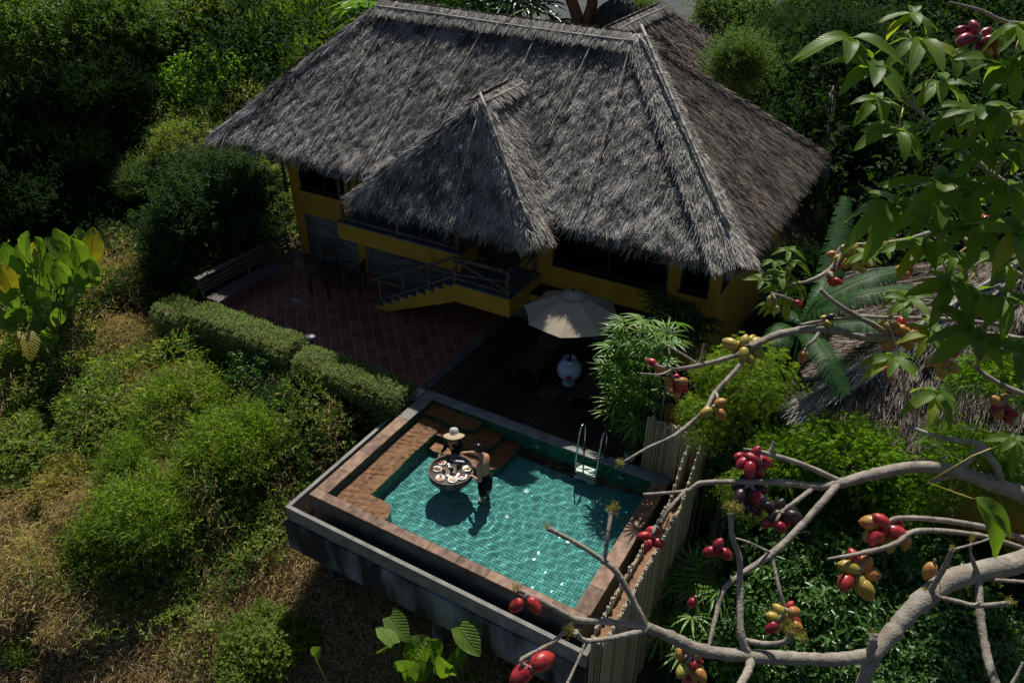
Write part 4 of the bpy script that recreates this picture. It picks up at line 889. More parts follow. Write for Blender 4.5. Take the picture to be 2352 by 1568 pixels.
M_melon = fm('melon_red', (.62, .05, .05)); M_must = fm('pineapple_yellow', (.65, .42, .06)); M_crois = fm('croissant', (.30, .10, .025), (.55, .26, .08)); M_pan = fm('pancake', (.50, .23, .08), (.66, .38, .17)); M_toast = fm('toast', (.68, .50, .30), (.75, .60, .42)); M_saus = fm('sausage', (.28, .06, .025)); M_egg = fm('egg_white', (.75, .73, .66)); M_yolk = fm('omelette', (.72, .58, .16)); M_tom = fm('tomato', (.42, .06, .03)); M_green = fm('salad_green', (.06, .16, .02), (.16, .30, .04)); M_sauce = fm('syrup', (.30, .08, .02), None, .15)
blob('watermelon_slice', u3(P1, -.035, -.03), (.045, .03, .014), M_melon, 'red watermelon slice on the fruit plate', 'fruit', .5)
blob('pineapple_slice', u3(P1, .02, .035), (.04, .025, .012), M_must, 'yellow pineapple slice at the back of the fruit plate', 'fruit', 1.); blob('papaya_slice', u3(P1, .045, -.02), (.035, .02, .014), M_crois, 'orange papaya slice at the right of the fruit plate', 'fruit', 2.)
for k, (a, c, rz) in enumerate(((-.055, -.01, 1.2), (-.005, .0, 1.4), (.05, .012, 1.5))): blob('croissant', u3(P2, a, c), (.055, .026, .02), M_crois, ('leftmost golden croissant on the croissant plate', 'middle golden croissant on the croissant plate', 'rightmost golden croissant on the croissant plate')[k], 'croissant', rz, .02, 'golden croissants')
for k, (a, c, dz) in enumerate(((-.01, -.04, .012), (.035, -.01, .016))):
    tag(MB().lathe([(.001, 0), (.046, 0), (.05, .007), (.045, .014), (.001, .014)], (0, 0, 0), 18).build('pancake', M_pan, loc=tuple(u3(P3, a, c, dz))), ('left round pancake beside the sauce cup', 'right round pancake beside the sauce cup')[k], 'pancake', 'small pancakes')
tag(MB().lathe([(.001, 0), (.03, 0), (.036, .045), (.032, .045), (.028, .035), (.001, .035)], (0, 0, 0), 16).build('sauce_cup', M_china, loc=tuple(u3(P3, -.02, .045))), 'small white cup of brown syrup on the pancake plate', 'cup')
tag(MB().lathe([(.001, 0), (.027, 0), (.026, .003), (.001, .003)], (0, 0, 0), 16).build('syrup', M_sauce, loc=tuple(u3(P3, -.02, .045, .05))), 'brown syrup filling the small white cup', 'syrup')
for k in range(4):
    o = MB().prism([(-.05, -.03), (.06, -.035), (.0, .06)], 0, .014).build('toast_slice', M_toast, loc=tuple(u3(P4, -.055 + k * .035, -.02 + k * .012, .014 + k * .003))); o.rotation_euler = (.35, 0, .5); tag(o, ('leftmost toast triangle on the toast plate', 'second toast triangle from the left', 'third toast triangle from the left', 'rightmost toast triangle on the toast plate')[k], 'toast', 'toast triangles')
blob('fried_egg', u3(P5, .02, -.04), (.05, .035, .010), M_egg, 'white fried egg at the front of the largest plate', 'egg', .5)
for k, (a, c) in enumerate(((-.04, .01), (.045, .035))): blob('sausage', u3(P5, a, c), (.045, .015, .014), M_saus, ('brown sausage at the left of the largest plate', 'brown sausage at the right rear of the largest plate')[k], 'sausage', .7 + k, .01, 'brown sausages')
blob('tomato', u3(P5, -.05, -.045), (.022, .022, .014), M_tom, 'grilled red tomato on the largest plate', 'tomato'); blob('hash_brown', u3(P5, -.005, .045), (.035, .02, .012), M_crois, 'golden hash brown at the back of the largest plate', 'hash brown', .4)
blob('omelette', u3(P6, -.035, -.02), (.05, .032, .014), M_yolk, 'folded yellow omelette on the right plate', 'omelette', 1.); blob('tomato', u3(P6, .03, .015), (.035, .028, .014), M_tom, 'red tomato slices beside the yellow omelette', 'tomato', .3)
n = 60; o = leafmesh('salad', rng.normal(0, .022, (n, 3)) * [1, 1, .3] + [0, 0, .04], rdir(n), np.tile([0, 0, 1.], (n, 1)), .035, .025, .3); o.materials.append(M_green); tag(link('salad', o, loc=tuple(P7)), 'green leaf salad heaped in the white bowl', 'salad')
blob('cream', u3(P8, 0, 0, .008), (.024, .024, .008), M_egg, 'white cream inside the small bowl', 'cream')
M_jam = fm('amber_jam', (.42, .17, .015), None, .1); M_gls, t_, b_ = newmat('clear_glass'); b_.inputs['Transmission Weight'].default_value = 1; b_.inputs['Roughness'].default_value = .02; b_.inputs['Base Color'].default_value = (.9, .93, .95, 1)
for k, (x, y) in enumerate(((562, 1008), (720, 1068))):
    p = zp(x, y); j = empty('juice_jar', tuple(p), ('amber juice jar beside the croissant plate', 'amber juice jar behind the toast plate')[k], 'jar', 'amber juice jars'); MB().lathe([(.001, 0), (.036, 0), (.040, .015), (.040, .055), (.028, .07)], tuple(p), 18).build('jar_body', M_jam, j); MB().lathe([(.030, .0), (.030, .014), (.001, .016)], tuple(p + V3((0, 0, .07))), 18).build('lid', M_crois, j)
for k, (x, y) in enumerate(((835, 930), (790, 968))):
    p = zp(x, y); tag(MB().lathe([(.001, 0), (.028, 0), (.034, .10), (.031, .10), (.026, .006), (.001, .006)], (0, 0, 0), 18).build('tumbler', M_gls, loc=tuple(p)), ('clear glass tumbler beside the rolled napkin', 'clear glass tumbler nearest the black flask')[k], 'glass', 'clear tumblers')
p = zp(690, 1020); fl_ = empty('flask', tuple(p), 'black flask with a silver cap in the middle of the tray', 'flask'); MB().lathe([(.001, 0), (.036, 0), (.036, .12), (.03, .13)], tuple(p), 18).build('flask_body', M_blackc, fl_); MB().lathe([(.031, 0), (.031, .035), (.001, .04)], tuple(p + V3((0, 0, .13))), 18).build('cap', M_steel, fl_)
for k, (x, y) in enumerate(((640, 912), (655, 950))):
    p = zp(x, y); tag(MB().lathe([(.001, 0), (.022, 0), (.030, .045), (.026, .045), (.001, .035)], (0, 0, 0), 16).build('cup', M_china, loc=tuple(p)), ('white cup at the centre of the tray, rear one', 'white cup at the centre of the tray, beside the flask')[k], 'cup', 'white cups')
p = zp(812, 862); nb = MB(); nb.tube([(-.13, -.05, .02), (-.06, -.02, .026), (0, .0, .024), (.06, .025, .028), (.12, .05, .022)], [.022, .034, .026, .034, .026], 10)
tag(nb.build('rolled_napkin', mat('white_linen', (.70, .73, .82), .9, bump=.4, bscale=40), loc=tuple(p)), 'white rolled linen napkin across the rear of the tray', 'napkin')
for k, (x, y, rz) in enumerate(((515, 1030, .3), (905, 820, .9))):
    p = zp(x, y); o = MB().tube([(-.06, 0, .006), (.03, 0, .008)], .004, 6).lathe([(.001, 0), (.013, .002), (.001, .006)], (.045, 0, .004), 10).build('spoon', M_steel, loc=tuple(p)); o.rotation_euler[2] = rz; tag(o, ('steel spoon beside the croissant plate', 'steel spoon at the end of the napkin')[k], 'spoon', 'steel spoons')
# ------------------------------------------------------------------ ground
def interp(y, ys, zs): return np.interp(y, ys, zs)
def smooth(a, b_, x): t = np.clip((x - a) / (b_ - a), 0, 1); return t * t * (3 - 2 * t)
def T(x, y):
    x = np.asarray(x, float); y = np.asarray(y, float)
    zl = interp(y, [-12, -5, -2, 0, 2.7, 4.5, 8, 12, 20, 40, 80], [-6.2, -4.2, -3.2, -2.3, -1.7, -1.2, -.5, 0, .8, 4, 13])
    zl = zl - 3.2 * np.exp(-(((x + 21) / 5.5) ** 2 + ((y - 8.5) / 4.5) ** 2) ** 1.5)
    zl = zl - .9 * smooth(-14, -30, x) * smooth(30, 10, y)
    zr = interp(y, [-12, -2, 2, 5, 9, 14, 20, 40, 80], [-7, -5.2, -4.2, -3.6, -2.2, -1.3, -.3, 3.5, 13])
    z = zl + (zr - zl) * smooth(4.5, 7.8, x)
    z = z - .7 * smooth(-1.5, 1.5, x) * smooth(8.5, 6.5, x) * smooth(4.4, 3.4, y)          # below the pool
    plat = smooth(-10.6, -9.4, x) * smooth(7.2, 6.4, x) * smooth(3.3, 4.3, y) * smooth(18.5, 16.5, y)
    z = z * (1 - plat) + (-.55) * plat
    z = z + .18 * np.sin(x * .9 + y * .35) * np.cos(y * .8 - x * .2) * (1 - plat)
    road = smooth(34, 36, y) * smooth(56, 54, y) * smooth(-24, -21, x) * smooth(4, 1, x)
    return z * (1 - road) + road * (2.6 + .02 * (y - 36))
gxs = np.concatenate([np.arange(-80, -22, 1.6), np.arange(-22, 22, .4), np.arange(22, 60, 1.6)]); gys = np.concatenate([np.arange(-16, 20, .4), np.arange(20, 95, 1.4)])
X2, Y2 = np.meshgrid(gxs, gys, indexing='ij'); V = np.stack([X2, Y2, T(X2, Y2)], -1).reshape(-1, 3); ny_ = len(gys)
i, j = np.meshgrid(np.arange(len(gxs) - 1), np.arange(ny_ - 1), indexing='ij'); b8 = (i * ny_ + j).ravel()
me = fastmesh('ground', V, quads=np.stack([b8, b8 + ny_, b8 + ny_ + 1, b8 + 1], 1), smooth=True)
M_soil = mat('dry_soil', (.030, .024, .014), .95, (.21, .145, .075), 1.3, .6, 12, detail=10, lo=.4, hi=.72)
me.materials.append(M_soil); link('ground', me, kind='structure')
M_asph = mat('old_shaded_asphalt', (.030, .036, .042), .9, (.06, .068, .076), 1.2, .2, 30)  # colour lowered to stand in for tree shade lying on the road
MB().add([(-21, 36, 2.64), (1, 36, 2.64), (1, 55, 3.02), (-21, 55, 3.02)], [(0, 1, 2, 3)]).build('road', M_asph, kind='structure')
def onT(px, py, h=0.):               # the point h above the ground that shows at (px, py)
    d = ray(px, py); t = 4 * 1.012 ** np.arange(300); P = CAM + d * t[:, None]; k = int(np.argmax(P[:, 2] < T(P[:, 0], P[:, 1]) + h)); k = k if k else 299
    t2 = np.linspace(t[k - 1], t[k], 40); P = CAM + d * t2[:, None]; return P[int(np.argmax(P[:, 2] < T(P[:, 0], P[:, 1]) + h - 1e-6))]

# ------------------------------------------------------------------ foliage
G = lambda n_, a, b_, c=None, **k: leafmat(n_, a, b_, c, **k)
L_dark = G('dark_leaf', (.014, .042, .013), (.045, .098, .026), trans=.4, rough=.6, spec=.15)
L_deep = G('shaded_leaf', (.009, .026, .010), (.030, .068, .020), trans=.38, rough=.7, spec=.08)  # dark leaf made darker: the wood's and hollow's deep shade put into colour
L_mid = G('green_leaf', (.042, .10, .020), (.14, .22, .04), trans=.45, rough=.5, spec=.3)
L_bright = G('bright_leaf', (.07, .18, .018), (.19, .33, .035), (.28, .30, .06), trans=.5, spec=.3)
L_bamb = G('bamboo_leaf', (.065, .15, .026), (.23, .32, .065), (.54, .46, .22), trans=.55, p3=.88, spec=.3)
L_bambd = G('drying_bamboo_leaf', (.09, .17, .03), (.27, .27, .08), (.58, .44, .22), trans=.4, rough=.5, p3=.7, spec=.3)
L_dry = G('dry_straw', (.22, .14, .07), (.54, .39, .20), (.70, .56, .36), trans=.2, rough=.7, spec=.2, p3=.8)
L_vine = G('vine_leaf', (.07, .14, .022), (.25, .32, .055), (.28, .23, .09), trans=.45, rough=.5, spec=.3)
L_hedge = G('hedge_leaf', (.10, .18, .045), (.28, .36, .12), (.30, .27, .14), trans=.42, spec=.3)
L_fern = G('compound_leaf', (.06, .15, .016), (.19, .31, .04), trans=.55, spec=.3)
L_glossy = G('glossy_leaf', (.035, .11, .024), (.11, .22, .05), trans=.42, rough=.32, spec=.45)
L_ole = G('oleander_leaf', (.11, .21, .02), (.24, .33, .05), (.80, .64, .05), trans=.5, p3=.985, spec=.3)
M_bark = mat('grey_bark', (.11, .09, .07), .9, (.26, .23, .19), 6, .5, 30)
M_bark2 = mat('red_bark', (.20, .08, .045), .85, (.34, .17, .10), 5, .3, 30)
def sprigs(C, A, per, L, W, ang=50, cup=.3, style='sprig'):
    """arrays of leaves on twigs: C twig bases, A twig directions"""
    n = len(C); A = unit(A); U = unit(np.cross(A, rdir(n))); Vv = np.cross(A, U); P = []; D = []; Nn = []; LL = []
    for k in range(per):
        if style == 'pinnate':
            t = (k // 2 + .6) / (per / 2); sg = 1 if k % 2 else -1; base = A * (L * 2.6 * t)[:, None] - np.array([0, 0, 1.]) * (L * 1.1 * t * t)[:, None]
            d = U * sg * .9 + A * .45; nn = Vv * np.sign(Vv[:, 2:3] + 1e-6)
        elif style == 'whorl':
            ph = 6.283 * k / per + rng.random(n) * .5; a = R(ang) + rng.normal(0, .15, n)
            d = A * np.cos(a)[:, None] + (U * np.cos(ph)[:, None] + Vv * np.sin(ph)[:, None]) * np.sin(a)[:, None]; base = A * (L * .1 * (k % 3))[:, None]; nn = A
        else:
            ph = 2.4 * k + rng.random(n) * .8; a = R(ang) + rng.normal(0, .3, n); base = A * (L * .45 * k)[:, None]
            d = A * np.cos(a)[:, None] + (U * np.cos(ph)[:, None] + Vv * np.sin(ph)[:, None]) * np.sin(a)[:, None]; nn = np.array([0, 0, 1.]) + .5 * A + .4 * rng.normal(size=(n, 3))
        P.append(C + base); D.append(d); Nn.append(nn + np.zeros_like(C)); LL.append(L * rng.uniform(.7, 1.2, n))
    return np.concatenate(P), np.concatenate(D), np.concatenate(Nn), np.concatenate(LL)
def crownmesh(name, n, L, W, m, style='sprig', per=6, shape=(1, 1, .75), lump=.48, ang=50, up=.35, seed=0, hang=0., shell=.45):
    """a lumpy crown of leaves, one unit in radius, made of twigs that point outwards"""
    k = n // per; d = rdir(k); d[:, 2] = np.abs(d[:, 2]) * rng.choice([1, 1, 1, 1, -.55], k); d = unit(d)
    r_ = (1 + lump * vnoise(d, 3.4, seed) + lump * .6 * vnoise(d, 7.5, seed + 40)) * (1 - shell * rng.random(k) ** 1.8)
    r_ = r_ * np.where(rng.random(k) < .10, rng.uniform(1.05, 1.35, k), 1.) + .10 * vnoise(d, 14., seed + 7); C = d * np.array(shape) * r_[:, None]; A = unit(d * np.array([1, 1, 1.0]) + np.array([0, 0, up - hang]) + rng.normal(0, .45, (k, 3)))
    P, D, Nn, LL = sprigs(C, A, per, np.full(k, L), W, ang, style=style)
    if hang: D[:, 2] -= hang * 1.2
    r = np.tile(np.clip(rng.random(k) * .6 + .3 * rng.random(k) + .1, 0, 1), per) * .6 + .4 * rng.random(len(P))
    me = leafmesh(name, P, D, Nn, LL, LL * W, .2, .2, np.clip(r, 0, 1)); me.materials.append(m); return me
def stemmesh(name, k, m, h=1.0, r=.03, spread=.5):
    b9 = MB()
    for i in range(k):
        a = 6.283 * i / k + random.random(); q = [(0.04 * math.cos(a), .04 * math.sin(a), -h)]; x, y = .1 * math.cos(a), .1 * math.sin(a)
        for j in range(1, 5): x += spread * .25 * math.cos(a + random.gauss(0, .5)); y += spread * .25 * math.sin(a + random.gauss(0, .5)); q.append((x, y, -h + (h + .08) * j / 4))
        b9.tube(q, [r, r * .85, r * .7, r * .5, r * .3], 6)
    me = b9.mesh(name); me.materials.append(m); return me
PR = {
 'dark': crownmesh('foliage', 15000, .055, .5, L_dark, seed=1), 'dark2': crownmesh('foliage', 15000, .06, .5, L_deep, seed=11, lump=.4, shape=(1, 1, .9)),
 'mid': crownmesh('foliage', 14000, .065, .5, L_mid, seed=2), 'mid2': crownmesh('foliage', 14000, .07, .45, L_mid, seed=12, lump=.42, shape=(1, 1, .9)),
 'broad': crownmesh('foliage', 7000, .11, .75, L_bright, seed=3, hang=.5, ang=60), 'bamb': crownmesh('foliage', 15000, .13, .13, L_bamb, seed=4, ang=35, up=.5, lump=.35, shape=(1, 1, .9)),
 'bamb2': crownmesh('foliage', 11000, .17, .12, L_bambd, seed=14, ang=38, up=.3, lump=.35), 'vine': crownmesh('foliage', 12000, .07, .8, L_vine, seed=5),
 'dry': crownmesh('foliage', 6500, .24, .06, L_dry, seed=21, ang=55, lump=.5, up=.1, shape=(1, 1, .55)),
 'fern': crownmesh('foliage', 16000, .055, .42, L_fern, 'pinnate', 14, seed=6, up=.25), 'gloss': crownmesh('foliage', 6500, .145, .45, L_glossy, seed=7, hang=.25, lump=.34),
 'gloss2': crownmesh('foliage', 6500, .13, .5, L_glossy, seed=17, hang=.2, lump=.4), 'ole': crownmesh('foliage', 13000, .085, .13, L_ole, 'whorl', 12, seed=8, ang=62, shell=.8, lump=.3), 'finger': crownmesh('foliage', 8000, .13, .24, L_mid, 'whorl', 8, seed=9, ang=75, lump=.35)}
ST_ = stemmesh('stem', 5, mat('dark_bark', (.03, .024, .018), .9, (.08, .065, .05), 6, .4, 30))
def shrub(px, py, rp, kind, label, name='shrub', cat='bush', h=None, group=None, sq=1., ht=None, at_=None, kids=3):
    rad0 = rp / FPX
    p = np.array(at_, float) if at_ is not None else None
    if p is None:
        hh = h; rp *= .85
        p = onT(px, py, 0); 
        for _ in range(6):
            dd = np.dot(p - CAM, FWD); rad = rad0 * dd; p = onT(px, py, (rad * .45 if hh is None else hh))
    dd = np.dot(p - CAM, FWD); rad = rad0 * dd; gz = float(T(p[0], p[1]))
    o = empty(name, (p[0], p[1], gz), label, cat, group)
    c = link('foliage', PR[kind], parent=o, loc=(0, 0, p[2] - gz)); s = rad * (1 + .06 * random.gauss(0, 1)); c.scale = (s, s, s * sq); c.rotation_euler = (random.gauss(0, .12), random.gauss(0, .12), random.random() * 6.28)
    for q_ in range(kids):
        a_ = random.random() * 6.28; rr_ = rad * random.uniform(.5, .8); c2 = link('foliage', PR[kind], parent=o, loc=(rr_ * math.cos(a_), rr_ * math.sin(a_), p[2] - gz + rad * random.uniform(-.35, .2))); s2 = s * random.uniform(.5, .8); c2.scale = (s2, s2, s2 * sq * random.uniform(.8, 1.2)); c2.rotation_euler = (random.gauss(0, .25), random.gauss(0, .25), random.random() * 6.28)
    st = link('stem', ST_, parent=o, loc=(0, 0, p[2] - gz)); q = max(p[2] - gz, .2); w2 = rad if q < 1.6 * rad else rad * .4; st.scale = (w2, w2, max(q, .3))
    return o
LS = [
 (470, 215, 92, 'broad', 'bright broad-leaved bush left of the villa roof', 'bush'), (555, 95, 70, 'finger', 'small finger-leaved tree with a pale bent stem above the bright bush', 'tree'),
 (690, 75, 85, 'bamb', 'feathery bamboo thicket behind the left roof slope', 'bamboo'), (800, 45, 70, 'bamb', 'bamboo clump beside the upper left roof corner', 'bamboo'), (735, 155, 55, 'bamb', 'low bamboo clump touching the left hip of the roof', 'bamboo'), (620, 30, 60, 'mid', 'rounded green bush at the top edge left of the bamboo', 'bush'),
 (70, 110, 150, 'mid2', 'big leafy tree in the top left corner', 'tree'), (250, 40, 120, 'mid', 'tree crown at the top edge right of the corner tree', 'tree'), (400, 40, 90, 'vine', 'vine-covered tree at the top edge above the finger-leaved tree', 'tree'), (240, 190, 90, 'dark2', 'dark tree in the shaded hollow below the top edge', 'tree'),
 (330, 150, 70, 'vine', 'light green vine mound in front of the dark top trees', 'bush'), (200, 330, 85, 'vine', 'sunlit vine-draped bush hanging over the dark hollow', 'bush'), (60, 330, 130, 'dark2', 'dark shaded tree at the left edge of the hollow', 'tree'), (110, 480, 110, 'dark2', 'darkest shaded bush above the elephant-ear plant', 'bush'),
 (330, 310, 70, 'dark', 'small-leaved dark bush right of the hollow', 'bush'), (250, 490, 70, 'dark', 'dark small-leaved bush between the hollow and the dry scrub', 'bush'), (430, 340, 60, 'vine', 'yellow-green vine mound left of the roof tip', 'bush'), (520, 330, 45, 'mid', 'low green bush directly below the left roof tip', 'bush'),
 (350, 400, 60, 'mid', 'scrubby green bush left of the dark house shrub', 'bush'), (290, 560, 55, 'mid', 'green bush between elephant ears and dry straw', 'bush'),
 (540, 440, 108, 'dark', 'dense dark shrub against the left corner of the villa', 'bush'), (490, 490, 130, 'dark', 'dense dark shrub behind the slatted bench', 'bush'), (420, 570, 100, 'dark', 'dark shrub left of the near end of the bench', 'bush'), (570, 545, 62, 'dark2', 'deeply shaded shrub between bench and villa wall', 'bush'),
 (330, 670, 70, 'dark', 'dark leafy mound left of the hedge end', 'bush'), (100, 860, 60, 'vine', 'broad mound of vines at the left edge below the elephant ears', 'bush'), (50, 1010, 49, 'vine', 'vine mound at the left edge above the bamboo', 'bush'), (210, 930, 49, 'vine', 'vine mound left of the brown twiggy patch', 'bush'), (30, 720, 60, 'dark', 'dark leafy bush at the left edge under the elephant ears', 'bush'),
 (420, 800, 55, 'finger', 'dark green long-leaved bush below the hedge end', 'bush'), (430, 950, 85, 'bamb', 'arching bamboo bush above the dry brown tuft', 'bamboo'), (555, 1050, 105, 'bamb', 'bright green rounded bamboo bush left of the pool', 'bamboo'), (330, 1060, 70, 'bamb', 'yellowing bamboo bush in the middle of the slope', 'bamboo'), (180, 1120, 70, 'bamb2', 'half-dry bamboo mass near the left edge', 'bamboo'),
 (350, 1210, 115, 'bamb', 'large drooping bamboo bush with dry top in the lower left', 'bamboo'), (230, 1250, 70, 'bamb', 'drying bamboo clump beside the large drooping one', 'bamboo'),
 (610, 850, 60, 'gloss2', 'leafy bush below the middle of the hedge', 'bush'), (700, 920, 80, 'dark', 'dark leafy bush left of the pool trough', 'bush'), (800, 960, 70, 'dark2', 'dark bush between the hedge and the pool trough', 'bush'), (770, 870, 55, 'dark', 'small dark bush under the right hedge', 'bush'), (670, 1040, 50, 'mid', 'small green bush right of the bright bamboo', 'bush'),
 (290, 800, 62, 'dry', 'tangle of dry brown stalks left of the hedge', 'dry tangle'), (420, 940, 55, 'dry', 'golden dry tuft above the bright bamboo bush', 'dry tangle'), (345, 640, 50, 'dry', 'dry tangle beside the elephant-ear plant', 'dry tangle'), (440, 345, 50, 'dry', 'golden dry patch below the left roof tip', 'dry tangle'), (300, 545, 45, 'dry', 'small dry patch left of the dark bench shrubs', 'dry tangle'), (250, 1180, 80, 'dry', 'broad dry top of the lower bamboo mass', 'dry tangle'), (90, 1330, 90, 'dry', 'dry brushwood mound at the lower left edge', 'dry tangle'), (390, 1130, 60, 'dry', 'dry leaf patch right of the lower bamboo mass', 'dry tangle'), (40, 1180, 60, 'dry', 'dry tangle at the left edge beside the half-dry bamboo', 'dry tangle'), (200, 1400, 70, 'dry', 'grey-brown dry thicket under the drooping bamboo', 'dry tangle'),
 (610, 1490, 75, 'vine', 'low green weeds on dry straw near the bottom edge', 'weeds'), (560, 1550, 60, 'vine', 'weeds at the bottom edge left of the big leaves', 'weeds'), (690, 1460, 35, 'vine', 'small weed tuft beside the pool shadow', 'weeds'), (60, 1490, 40, 'vine', 'tiny green weed patch in the bottom left corner', 'weeds'),
]
TALL = {'dense dark shrub against the left corner of the villa': 2.6, 'dense dark shrub behind the slatted bench': 2.2, 'dark shrub left of the near end of the bench': 1.2, 'big leafy tree in the top left corner': 4.5, 'tree crown at the top edge right of the corner tree': 5., 'vine-covered tree at the top edge above the finger-leaved tree': 3., 'dark tree in the shaded hollow below the top edge': 3.5}
for q in LS: shrub(*q[:5], h=TALL.get(q[4]), name={'tree': 'broadleaf_tree', 'bamboo': 'bamboo_bush', 'weeds': 'weed_patch', 'dry tangle': 'dry_tangle'}.get(q[5], 'shrub'), cat=q[5], group={'bamboo': 'bamboo bushes on the slope', 'tree': 'trees on the far slope', 'bush': 'shrubs round the villa', 'weeds': 'weed patches on the straw', 'dry tangle': 'dry tangles on the slope'}[q[5]])
RS = [
 (1720, 870, 110, 'ole', 'airy yellow-green bush with small yellow flowers right of the fan palm', 'X', 8.3), (1800, 960, 90, 'ole', 'airy yellow-flowered bush in front of the hut roof corner', 'X', 8.2), (1640, 960, 70, 'ole', 'thin yellow-green bush behind the bamboo screen', 'X', 8.0), (1700, 1130, 60, 'ole', 'straggly narrow-leaved bush below the fence corner', 'X', 8.3),
 (1810, 1060, 80, 'fern', 'bright feathery bush left of the hut wall', 'Y', 6.2), (1960, 1040, 90, 'fern', 'bright feathery bush in front of the hut thatch', 'Y', 6.2), (2080, 1130, 85, 'fern', 'bright feathery bush under the thick branch', 'Y', 6.2), (2230, 1060, 90, 'fern', 'feathery bush at the right edge beside the hut', 'Y', 6.2), (2300, 880, 80, 'fern', 'feathery bush at the right edge over the hut roof', 'Y', 6.2), (1890, 1150, 70, 'fern', 'feathery bush behind the dark open pods', 'Y', 6.2),
 (1760, 1180, 108, 'gloss2', 'dark glossy bush right of the fence corner', 'z', -1.5), (1850, 1260, 132, 'gloss', 'glossy broad-leaved bush in the middle right', 'z', -1.6), (1700, 1290, 72, 'gloss2', 'glossy bush behind the lower fan palm', 'z', -2.4), (2050, 1300, 132, 'gloss', 'glossy bush behind the yellow pods', 'z', -1.4), (1950, 1430, 144, 'gloss', 'glossy bush above the thick lower branch', 'z', -1.9),
 (2180, 1480, 132, 'gloss', 'glossy bush in the lower right corner', 'z', -1.8), (1780, 1460, 108, 'gloss2', 'glossy bush left of the thick lower branch', 'z', -2.4), (1850, 1550, 96, 'gloss', 'glossy bush at the bottom edge', 'z', -2.6), (2250, 1270, 80, 'dark2', 'dark shaded bush at the right edge below the hut', None, None), (2020, 1540, 96, 'gloss2', 'glossy bush at the bottom edge under the branch fork', 'z', -2.4), (1650, 1560, 60, 'dark', 'shaded bush at the bottom edge beside the fence foot', None, None),
 (1700, 150, 70, 'mid2', 'leafy tree covering the right end of the far hut roof', 'Y', 18.5), (1700, 60, 90, 'mid2', 'tree crown right of the far hut roof', None, None), (1700, 190, 70, 'mid', 'green tree crown above the right roof slope', None, None), (1800, 130, 100, 'dark2', 'dark feathery tree behind the right roof corner', None, None), (1830, 300, 70, 'dark', 'dark bush at the right roof edge', None, None), (1860, 260, 60, 'dark2', 'dark tree beside the tall grey trunk', None, None),
 (1920, 30, 100, 'mid', 'tree at the top edge left of the big leaves', None, None), (2080, 40, 110, 'dark2', 'dark tree at the top edge behind the big leaves', None, None), (2250, 40, 110, 'mid2', 'tree in the top right corner', None, None), (1980, 200, 100, 'dark', 'dark tree in the shade behind the big leaves', None, None), (2180, 220, 110, 'dark2', 'dark tree behind the right big leaves', None, None), (2320, 240, 90, 'dark', 'dark tree at the right edge', None, None), (1980, 350, 80, 'dark', 'dark undergrowth bush left of the stone steps', None, None), (1830, 430, 60, 'dark', 'dark bush behind the tall grey trunk foot', None, None), (2060, 330, 70, 'dark', 'dark bush above the stone steps', None, None),
 (1470, 30, 40, 'mid', 'sunlit bush left of the far hut ridge', None, None), (1160, 0, 45, 'dark2', 'dark bush behind the main ridge', None, None), (900, -10, 50, 'dark', 'dark tree behind the left end of the ridge', None, None), (1060, -20, 60, 'dark2', 'dark tree behind the middle of the ridge', None, None),
 (1780, 760, 55, 'dark', 'dark bush against the right villa wall', None, None), (1850, 620, 60, 'dark2', 'dark bush among the banana leaves', None, None),
]
for (px, py, rp, kd, lb, X_, z_) in RS:
    shrub(px, py, rp, kd, lb, name='shrub' if 'tree' not in lb.split('beside')[0] else 'broadleaf_tree', cat='tree' if 'tree' in lb.split('beside')[0] else 'bush', group='trees and bushes on the right', at_=at(px, py, z_) if X_ == 'z' else atx(px, py, z_) if X_ == 'X' else aty(px, py, z_) if X_ == 'Y' else None)
# fillers of the far wood: one mass
def lumps(x, y, s=1.0): return (np.sin(x * 1.7 * s + 1.3 * np.sin(y * .9 * s)) * np.cos(y * 1.9 * s + .7 * np.sin(x * 1.1 * s)) * .5 + .5) ** 1.3 + .35 * (np.sin(x * 4.1 * s + y * 2.2 * s) * .5 + .5)
def cover(name, label_mat, N, reg, H, L, W, style='sprig', per=5, up=.6, ang=50, s=1., xr=(-30, 22), yr=(-9, 20), thick=.35):
    m_ = label_mat; M6 = N * 10; x = rng.uniform(*xr, M6); y = rng.uniform(*yr, M6); d2 = (x - CAM[0]) ** 2 + (y - CAM[1]) ** 2; zz = T(x, y); q_ = np.stack([x, y, zz], 1) - CAM; dz_ = q_ @ FWD; inv = (np.abs(q_ @ RGT / dz_) < .76) & (np.abs(q_ @ UPV / dz_) < .54) & (dz_ > 1)
    keep = inv & (rng.random(M6) < np.clip(reg(x, y), 0, 1) * np.clip(380 / (d2 + 1), .05, 1)); x = x[keep][:N]; y = y[keep][:N]; k = len(x)
    h = H * lumps(x, y, s); z = T(x, y) + h * (1 - thick * rng.random(k) ** 1.5); C = np.stack([x, y, z], 1)
    e = .08; gxn = (H * lumps(x + e, y, s) - h) / e; gyn = (H * lumps(x, y + e, s) - h) / e; A = unit(np.stack([-gxn, -gyn, np.full(k, 1.)], 1) * [.8, .8, up] + rng.normal(0, .4, (k, 3)))
    dist = np.sqrt(d2[keep][:N] + 140); sc = np.clip(dist / 22, .8, 2.2)
    P, D, Nn, LL = sprigs(C, A, per, L * sc, W, ang, style=style)
    me = leafmesh(name, P, D, Nn, LL, LL * W, .2, .15); me.materials.append(m_); return link(name, me, kind='stuff')
hillm = lambda x, y: smooth(-.8, -1.8, x) * (1 - smooth(-10.2, -9.6, x) * smooth(3.0, 3.6, y) * smooth(18, 16, y)) 
hillm0 = hillm; hillm = lambda x, y: hillm0(x, y) * (1 - .95 * np.exp(-(((x + 21) / 7.) ** 2 + ((y - 8.5) / 5.5) ** 2) ** 2))
nz = lambda x, y, s, k: vnoise(np.stack([x, y, 0 * x + k], -1), s, k)
